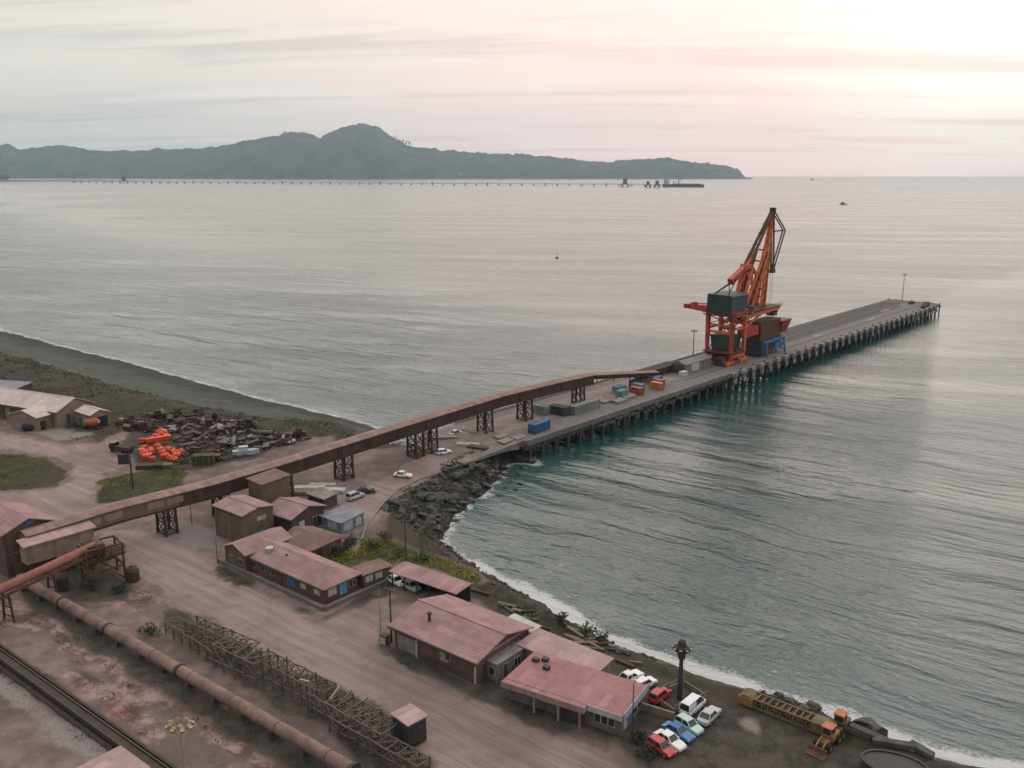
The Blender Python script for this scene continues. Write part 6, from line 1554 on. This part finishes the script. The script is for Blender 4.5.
# orange mixer and trucks by the sheds
p = at(93, 429, 5.0)
t = thing('mixer_drum', 'orange mixer drum on a dark trailer in front of the pale annex', 'mixer', p, R(-15))
MB().box(-2.6, 2.6, -1, 1, .5, .8).build('chassis', M('steel_dark'), t)
MB().tube((-2.0, 0, 1.9), (.6, 0, 2.1), 1.0, 1.35, 14).tube((.6, 0, 2.1), (2.2, 0, 2.5), 1.35, .6, 14).build('drum', M('box_orange'), t)
for x in (-1.6, 1.6):
    for s in (-1, 1): MB().tube((x, s*.8, .5), (x, s*1.1, .5), .5, n=12).build('wheel', M('tyre'), t)
def truck(a, b, rz, label, cabm, bedm):
    t = thing('truck', label, 'truck', at(a, b, 5.0), rz)
    MB().box(-3, 3, -.9, .9, .6, .85).build('chassis', M('steel_dark'), t)
    cb = MB().extr([(1.6, .85), (3.1, .85), (3.1, 1.7), (2.8, 2.5), (1.6, 2.5)], 'y', -1.1, 1.1).build('cab', M(cabm), t, bevel=.05); MB().extr([(3.12, 1.72), (2.84, 2.42), (2.86, 2.42), (3.14, 1.72)], 'y', -.95, .95).build('windscreen', M('glass_dark'), cb)
    for s in (-1, 1): MB().box(1.9, 2.7, s*1.1-.02, s*1.1+.02, 1.7, 2.3).build('window', M('glass_dark'), cb)
    MB().box(-3.1, 1.4, -1.15, 1.15, .85, 1.7).build('bed', M(bedm), t)
    for x in (-2.2, -1.2, 2.2):
        for s in (-1, 1): MB().tube((x, s*.75, .48), (x, s*1.08, .48), .48, n=12).build('wheel', M('tyre'), t)
    return t
truck(35, 430, R(20), 'dark flatbed truck parked in front of the tan hut', 'steel_dark', 'steel_dark')
truck(122, 452, R(160), 'dark truck standing at the edge of the loop road beside the sign post', 'car_black', 'rust_dark')
truck(193, 437, R(60), 'rusty abandoned truck deep in the scrap yard', 'rust', 'rust_dark')
# sheets and pipes near the blue-grey shed, planks along the causeway
for i, (a, b, rz, L, w, m) in enumerate([(310, 490, 20, 7, 2.2, 'white_dirty'), (322, 487, 18, 6, 1.8, 'trim_pale'), (334, 492, 15, 5, 2.0, 'white_dirty'), (302, 494, 20, 4, 2, 'concrete_pale')]):
    t = thing('sheet_stack', ['long stack of white sheets at the back of the pale yard', 'narrow stack of pale sheets right of the long white stack', 'short white stack next to the silver car', 'small grey stack at the left end of the pale yard'][i], 'stack', at(a, b, 5), R(rz-20))
    MB().box(-L/2, L/2, -w/2, w/2, .15, .8).build('sheets', M(m), t); [MB().box(x-.1, x+.1, -w/2, w/2, 0, .15).build('bearer', M('wood'), t) for x in (-L*.35, 0, L*.35)]
for i, (a, b, L, m) in enumerate([(445, 440, 6.5, 'concrete_pale'), (468, 447, 6, 'trim_pale'), (478, 450, 5.5, 'steel_dark'), (470, 434, 5, 'wood')]):
    t = thing('cargo_pallet', ['pale pallet stack under the gallery near the barrier', 'white plank stack at the edge of the causeway', 'dark trailer bed beside the white planks on the causeway', 'timber stack at the foot of a trestle on the causeway'][i], 'pallet', at(a, b, 5), R(8-18*i))
    MB().box(-L/2, L/2, -1, 1, .3, 1.0).build('planks', M(m), t); [MB().box(x-.12, x+.12, -1, 1, 0, .3).build('bearer', M('wood_dark'), t) for x in (-L*.35, L*.35)]

# ------------------------------------------------------------------ loader, tractor, boom and tub on the beach
def loader(a, b, nose, label, cab=True, m='yellow', bucket=True):
    p = at(a, b, 5.0); n_ = at(*nose, 5.0); p.z = gz(p.x, p.y); rz = math.atan2(n_.y-p.y, n_.x-p.x)
    t = thing('wheel_loader', label, 'loader', p, rz); t.scale = (.78, .78, .78)
    MB().box(-2.9, -.2, -.95, .95, .8, 1.9).build('engine_cover', M(m), t, bevel=.12); MB().box(-.2, 1.3, -.7, .7, .7, 1.35).build('front_frame', M(m), t, bevel=.08)
    for x in (-2.0, 1.3):
        for s in (-1, 1):
            w = MB().tube((x, s*.8, .72), (x, s*1.35, .72), .72, n=16).build('wheel', M('tyre'), t); MB().tube((x, s*1.33, .72), (x, s*1.38, .72), .36, n=12).build('rim', M(m), w)
    if cab:
        c_ = MB().box(-1.3, .25, -.75, .75, 1.9, 2.1); 
        for x in (-1.25, .2):
            for s in (-1, 1): c_.box(x-.06, x+.06, s*.7-.06, s*.7+.06, 1.9, 3.3)
        co = c_.build('cab', M(m), t); MB().box(-1.18, .13, -.66, .66, 2.1, 3.25).build('window', M('glass_dark'), co); MB().box(-1.5, .45, -.9, .9, 3.3, 3.5).build('roof', M('box_orange'), co)
    if bucket:
        ar = MB()
        for s in (-1, 1): ar.beam((.6, s*.55, 1.7), (2.4, s*.55, 1.15), .22, .4); ar.beam((2.4, s*.55, 1.15), (3.1, s*.55, .6), .22, .35)
        ar.build('lift_arm', M(m), t)
        MB().extr([(2.9, .15), (4.1, .1), (4.15, .2), (3.2, .45), (3.1, 1.25), (2.9, 1.3)], 'y', -1.5, 1.5).build('bucket', M('rust'), t)
    MB().tube((-2.2, .4, 1.9), (-2.2, .4, 2.7), .07, n=6).build('exhaust', M('steel_dark'), t); return t
loader(826, 746, (816, 756), 'yellow wheel loader with its bucket down nearest the bottom edge')
loader(838, 733, (832, 740), 'older yellow machine without bucket behind the wheel loader', True, 'yellow_faded', False)
a, b = at(752, 703, 5.2), at(828, 733, 5.2); d = b-a; L = d.length
t = thing('dredge_boom', 'long faded yellow lattice boom lying on the dark ground by the surf', 'boom', (a.x, a.y, 5.1), math.atan2(d.y, d.x)); t.scale = (1, .7, .7)
mb = MB()
for y in (-1.25, 1.25):
    for z in (.25, 1.9): mb.box(0, L, y-.16, y+.16, z-.16, z+.16)
mb.build('chord', M('yellow_faded'), t)
mb = MB()
for k in range(13):
    x = L*k/12; 
    for y in (-1.25, 1.25):
        mb.box(x-.1, x+.1, y-.12, y+.12, .25, 1.9)
        if k < 12: mb.beam((x, y, .3 if k % 2 else 1.85), (x+L/12, y, 1.85 if k % 2 else .3), .14)
    mb.box(x-.1, x+.1, -1.25, 1.25, 1.8, 1.98)
mb.build('brace', M('yellow_faded'), t)
mb = MB()
for k in range(12):
    x = L*k/12; 
    if k not in (3, 7): mb.box(x+.25, x+L/12-.2, -1.05, 1.05, 1.3, 1.5)
mb.build('floor_plate', M('rust'), t)
MB().tube((-.5, -1.5, 1.1), (-.5, 1.5, 1.1), 1.15, n=16).build('head_drum', M('yellow_faded'), t); MB().box(-1.6, .6, -1.7, -1.35, .2, 1.9).build('head_plate', M('yellow'), t)
MB().box(L-2, L+.8, -1.6, 1.6, .1, 2.2).build('tail_housing', M('yellow_faded'), t, bevel=.1)
p = at(894, 774, 4.6)
t = thing('steel_tub', 'wide dark steel tub with a pale rim cut by the bottom edge', 'tub', (p.x, p.y, p.z-.4), R(-25))
pr = [(3.9*math.cos(k*math.pi/12)*(1 if abs(math.cos(k*math.pi/12)) < .8 else .96), 2.3*math.sin(k*math.pi/12)) for k in range(24)]
MB().prism(pr, 0, 1.7).build('shell', M('steel_dark'), t)
mb = MB(); 
for k in range(24): q0, q1 = pr[k], pr[(k+1) % 24]; mb.beam((q0[0], q0[1], 1.75), (q1[0], q1[1], 1.75), .3, .25)
mb.build('rim', M('steel_dark'), t); MB().prism([(x*.9, y*.88) for x, y in pr], 1.7, 1.73).build('liquid', M('steel_dark'), t)
for i, (a, b, rz, L) in enumerate([(850, 738, -30, 5), (872, 744, -34, 6), (893, 752, -20, 5), (920, 758, -50, 3)]):
    p = at(a, b, 4.2); p.z = gz(p.x, p.y)+.1
    o = MB().cbox((0, 0, .3), (L, 1.1, .7)).build('concrete_block', M('concrete_dark'), None, bevel=.1); o.location = p; o.rotation_euler = (random.uniform(-.1, .1), random.uniform(-.12, .12), R(rz)); tag(o, 'dark concrete beam lying between the yellow machines and the surf', 'block', 'concrete beams along the surf')

# ------------------------------------------------------------------ rocks
def rock_mesh(seed, m, squash=.7):
    bm = bmesh.new(); bmesh.ops.create_icosphere(bm, subdivisions=2, radius=1)
    off = Vector((seed*3.1, seed*1.7, 0))
    for v in bm.verts:
        n_ = mnoise.noise(v.co*1.1+off)*.55+mnoise.noise(v.co*2.6+off)*.22
        v.co *= 1+n_; v.co.z *= squash
        for ax in range(3): v.co[ax] = round(v.co[ax]/.22)*.22*.6+v.co[ax]*.4
    me = bpy.data.meshes.new('boulder'); bm.to_mesh(me); bm.free(); me.materials.append(M(m)); return me
RM = [rock_mesh(i, m) for i, m in enumerate(['rock', 'rock', 'rock', 'rock', 'rock'])]; RW = [rock_mesh(20+i, 'rock_wet') for i in range(3)]; RO = [rock_mesh(40+i, 'rock_ochre') for i in range(2)]
def boulder(x, y, s, me, label, group, sink=.35, z=None):
    o = bpy.data.objects.new('boulder', me); COL.objects.link(o)
    o.location = (x, y, (gz(x, y) if z is None else z)+s*(.5-sink)); o.scale = (s*random.uniform(.8, 1.5), s*random.uniform(.7, 1.2), s*random.uniform(.7, 1.1)); o.rotation_euler = (random.uniform(-.4, .4), random.uniform(-.4, .4), random.uniform(0, 6.28))
    return tag(o, label, 'rock', group)
CP = list(zip(CX, CY))
i0 = len(pre)+len(coast_px)+3
# bank of rocks between the road and the sea
cnt = 0
while cnt < 230:
    x, y = random.uniform(-40, 8), random.uniform(150, 236)
    sd, w, r = coast_sd(np.array([[x]]), np.array([[y]])); sd, w, r = sd[0, 0], w[0, 0], r[0, 0]
    if r < .93 or not -1.2 < sd < w*.9: continue
    wet = sd < 2.0
    boulder(x, y, random.choice([.35, .45, .6, .6, .8, 1.0, 1.3]), random.choice(RW if wet else RM), 'black wet boulder at the foot of the rock bank' if wet else 'grey-brown boulder on the bank below the coast road', 'wet boulders at the foot of the bank' if wet else 'boulders on the bank below the coast road'); cnt += 1
for (a, b) in [(487, 467), (482, 470), (492, 464), (497, 462)]:
    p = at(a, b, 3.0); boulder(p.x, p.y, random.uniform(.5, .9), random.choice(RO), 'ochre boulder near the root of the pier', 'ochre boulders near the root of the pier')
for (a, b) in [(520, 475), (512, 482), (524, 468), (505, 488), (516, 490), (530, 472), (510, 476), (500, 496), (521, 484)]:
    p = at(a, b, 0); boulder(p.x, p.y, random.uniform(.5, 1.1), random.choice(RW), 'black rock awash in the foam beside the pier root', 'rocks awash beside the pier root', .4, z=-.1)
# along the curved beach
cnt = 0
while cnt < 110:
    k = random.randint(i0+7, len(CP)-9); f = random.random(); x = CP[k][0]*(1-f)+CP[k+1][0]*f+random.uniform(-7, 2); y = CP[k][1]*(1-f)+CP[k+1][1]*f+random.uniform(-7, 2)
    sd = coast_sd(np.array([[x]]), np.array([[y]]))[0][0, 0]
    if not .8 < sd < 9: continue
    boulder(x, y, random.choice([.25, .3, .4, .5, .7]), random.choice(RM+RW), 'dark rock strewn along the upper edge of the curved beach', 'rocks along the curved beach'); cnt += 1
for i, (a, b, s) in enumerate([(780, 694, 1.2), (790, 697, 1.5), (800, 700, 1.3), (808, 703, 1.0), (820, 707, .8), (845, 728, 1.2), (866, 726, 1.8), (880, 742, 1.2), (915, 757, 1.2)]):
    p = at(a, b, 2.0)
    if (a, b) == (866, 726):
        o = bpy.data.objects.new('boulder', rock_mesh(77, 'rock_wet', .8)); COL.objects.link(o); o.location = (p.x, p.y, gz(p.x, p.y)+.9); o.scale = (2.2, 1.5, 1.6); o.rotation_euler = (0, 0, R(-20)); tag(o, 'largest black boulder standing at the surf line beyond the loader', 'rock')
    else: boulder(p.x, p.y, s, random.choice(RW), 'black boulder at the surf line beside the yellow boom and tub', 'black boulders at the surf line')
# driftwood and posts near the canopy and shed
for i in range(26):
    a = random.uniform(480, 640); b = 600+(a-480)*.43+random.uniform(-9, 6); p = at(a, b, 4.5); p.z = gz(p.x, p.y)+.1
    o = MB().cbox((0, 0, .15), (random.uniform(1.5, 4.0), random.uniform(.2, .7), .3)).build('timber_debris', M(random.choice(['wood', 'wood_dark', 'concrete', 'wood_dark'])), None); o.location = p; o.rotation_euler = (0, random.uniform(-.1, .1), random.uniform(-1.2, .4)); tag(o, 'weathered timber lying between the sheds and the curved beach', 'timber', 'timber debris behind the sheds')

# kerb along the top of the rock bank
kp = [at(a, b, 5.0) for a, b in [(362, 540), (366, 527), (380, 508), (397, 491), (420, 479), (445, 469), (468, 459), (492, 451), (519, 446)]]
mb = MB()
for p in kp: p.z = max(4.3, gz(p.x, p.y))
for p, q in zip(kp, kp[1:]): mb.beam(p+Vector((0, 0, .1)), q+Vector((0, 0, .1)), .3, .5)
o = mb.build('road_kerb', M('concrete_pale'), None); tag(o, 'pale kerb between the coast road and the rock bank', 'kerb')

# ------------------------------------------------------------------ vegetation
mat('leaf_bright', (0.24, 0.25, 0.03), 0.8, 0.35, 0.4)
def leaf_mass(n, pos, size, up=.6):
    vs = np.zeros((n*3, 3)); P_ = np.asarray(pos)
    for k in range(n):
        c_ = P_[k]; s = size*random.uniform(.5, 1.4)
        d1 = Vector((random.gauss(0, 1), random.gauss(0, 1), random.gauss(0, up))).normalized()*s; d2 = Vector((random.gauss(0, 1), random.gauss(0, 1), abs(random.gauss(0, up)))).normalized()*s
        vs[k*3] = c_; vs[k*3+1] = c_+np.array(d1); vs[k*3+2] = c_+np.array(d2)
    return vs
def leaf_obj(name, vs, m, parent=None):
    n = len(vs)//3; me = bpy.data.meshes.new(name); me.from_pydata([tuple(v) for v in vs], [], [(3*k, 3*k+1, 3*k+2) for k in range(n)]); me.materials.append(M(m)); o = bpy.data.objects.new(name, me); COL.objects.link(o)
    if parent: o.parent = parent
    return o
def shrub(a, b, w, h, label, m='leaf_dark', n=240, group='shrubs'):
    p = at(a, b, 5.0); p.z = gz(p.x, p.y); t = thing('shrub', label, 'shrub', p, 0, group)
    st = MB()
    for k in range(6): an = k*1.05; st.beam((0, 0, -.1), (math.cos(an)*w*.3, math.sin(an)*w*.3, h*.6), .09, .09, .04, .04)
    st.build('stem', M('wood_dark'), t)
    lobes = [(random.gauss(0, w*.25), random.gauss(0, w*.25), h*random.uniform(.4, .75), random.uniform(.3, .5)) for _ in range(7)]; pts_ = []
    for k in range(n):
        lx, ly, lz, lr = random.choice(lobes); v = Vector((random.gauss(0, 1), random.gauss(0, 1), random.gauss(0, .8))).normalized()*random.uniform(.5, 1)*lr
        pts_.append((lx+v.x*w, ly+v.y*w, max(.1, lz+v.z*h)))
    leaf_obj('foliage', leaf_mass(n, pts_, .35), m, t); return t
for (a, b, w, h, lab, m) in [(338, 556, 2.6, 2.0, 'dark shrub at the right corner of the small back office', 'leaf_dark'), (347, 549, 2.4, 2.2, 'taller dark shrub beside the track near the back office', 'leaf_dark'),
                            (330, 563, 2.0, 1.3, 'low green shrub behind the ridge of the long office', 'leaf_mid'), (372, 548, 3.0, 1.6, 'wide yellow-green shrub at the left end of the grass bank', 'leaf_mid'),
                            (386, 540, 3.0, 1.6, 'dark shrub at the top of the rock bank', 'leaf_dark'), (398, 556, 2.4, 1.3, 'round green shrub left of the pole on the grass bank', 'leaf_mid'),
                            (424, 560, 2.2, 1.2, 'green shrub right of the pole on the grass bank', 'leaf_mid'), (352, 543, 2.0, 1.4, 'small shrub on the track edge by the rocks', 'leaf_dark'),
                            (640, 742, 1.6, 1.2, 'dark shrub in front of the street lamp by the red hatchback', 'leaf_dark'), (648, 756, 1.6, 1.0, 'low shrub left of the red hatchback', 'leaf_dark'),
                            (586, 632, 2.0, 1.6, 'shrub on the beach edge behind the long pale shed', 'leaf_dark'), (604, 640, 2.2, 1.5, 'wide shrub on the beach edge right of the pale shed', 'leaf_dark'), (560, 622, 1.8, 1.4, 'shrub on the beach edge behind the workshop', 'leaf_dark'),
                            (120, 592, 2.4, 1.4, 'shrub growing right of the rusty drive tower', 'leaf_dark'), (92, 590, 3.0, 1.8, 'big shrub below the rusty drive tower', 'leaf_dark'), (68, 572, 3.0, 1.8, 'shrub under the reddish conveyor', 'leaf_dark'),
                            (152, 634, 2.6, 1.4, 'bush between the pipe and the upper end of the gantries', 'leaf_dark'), ]:
    shrub(a, b, w, h, lab, m)
# ground cover that nobody could count
def cover(name, zone_fn, n, size, m, label, xr, yr, thr=.5, hgt=.2):
    X = rng.uniform(xr[0], xr[1], (1, n)); Y = rng.uniform(yr[0], yr[1], (1, n)); k = zone_fn(X, Y) > thr; X = X[k]; Y = Y[k]
    Z = land_height(X[None], Y[None])[0][0]
    pos = np.stack([X, Y, Z+rng.uniform(0, hgt, len(X))], -1)
    o = leaf_obj(name, leaf_mass(len(pos), pos, size, .9), m); tag(o, label, None, None, 'stuff'); return o
cl = lambda X, Y: fbm(X, Y, 7, 3)
cover('grass', lambda X, Y: zone_mask(X, Y, 'grass')*(cl(X, Y) > .42), 90000, .28, 'leaf_mid', 'short green grass', (-200, 0), (120, 270), .5, .15)
cover('bank_grass', lambda X, Y: zone_mask(X, Y, 'grass')*(X > -40)*(cl(X+15, Y) > .40), 60000, .26, 'leaf_bright', 'bright yellow-green grass on the bank above the beach', (-42, 0), (120, 190), .45, .2)
cover('dry_grass', lambda X, Y: zone_mask(X, Y, 'grass')*(cl(X+40, Y) > .5), 60000, .26, 'leaf_yellow', 'yellowing grass', (-200, 0), (120, 270), .5, .15)
def dune_zone(X, Y):
    h, sd, w, r = land_height(X, Y); return ((X < -36) & (r < .75) & (Y > 205) & (sd > np.where(w > 24, 26, w*.7)) & (sd < 76+(fbm(X, Y, 25, 3)-.5)*30))*(cl(X, Y) > .44)*(1-zone_mask(X, Y, 'road'))*(1-zone_mask(X, Y, 'dark'))
cover('dune_scrub', dune_zone, 60000, .45, 'leaf_dark', 'dark low scrub on the dunes behind the western beach', (-280, -30), (220, 430), .5, .45)
cover('dry_scrub', lambda X, Y: dune_zone(X, Y)*(cl(X+90, Y+20) > .52), 50000, .4, 'dry_scrub', 'dry brown scrub on the dunes behind the western beach', (-280, -30), (220, 430), .5, .35)
def bank_zone(X, Y):
    h, sd, w, r = land_height(X, Y); return ((r > .3) & (sd > w*.30) & (sd < w*1.1))*(cl(X, Y) > .50)
cover('bank_scrub', bank_zone, 26000, .40, 'leaf_dark', 'dark scrub on the rock bank', (-45, 10), (145, 240), .5, .4)
def waste_zone(X, Y): return np.maximum(zone_mask(X, Y, 'dark'), zone_mask(X, Y, 'red')*.8)*(cl(X, Y) > .55)*(X < -8)*(Y < 170)
cover('waste_scrub', waste_zone, 14000, .26, 'dry_scrub', 'dry brown scrub on the waste ground round the pipe', (-100, -8), (90, 170), .5, .35)
cover('waste_weeds', lambda X, Y: waste_zone(X, Y)*(cl(X+70, Y+3) > .5), 16000, .26, 'leaf_dark', 'dark weeds on the waste ground round the pipe', (-100, -8), (90, 170), .5, .35)
def shore_zone(X, Y):
    h, sd, w, r = land_height(X, Y); return ((w < 12) & (r < .95) & (sd > 5.5) & (sd < 11))*(cl(X, Y) > .52)*(X > -30)
cover('shore_scrub', shore_zone, 40000, .30, 'leaf_dark', 'dark scrub along the top of the curved beach', (-30, 80), (80, 170), .5, .3)
# loose stones on the rock bank and beach
mb = MB()
n_ = 0
while n_ < 3500:
    x, y = random.uniform(-42, 8), random.uniform(148, 238); 
    sd, w, r = coast_sd(np.array([[x]]), np.array([[y]])); sd, w, r = sd[0, 0], w[0, 0], r[0, 0]
    n_ += 1
    if r < .35 or not -.8 < sd < w: continue
    s = random.uniform(.15, .55); mb.cbox((x, y, gz(x, y)+s*.2), (s*random.uniform(.7, 1.8), s, s*.8), random.uniform(0, 6), random.uniform(-.5, .5))
o = mb.build('bank_rubble', M('rock'), None); tag(o, 'loose stones on the rock bank', None, None, 'stuff')
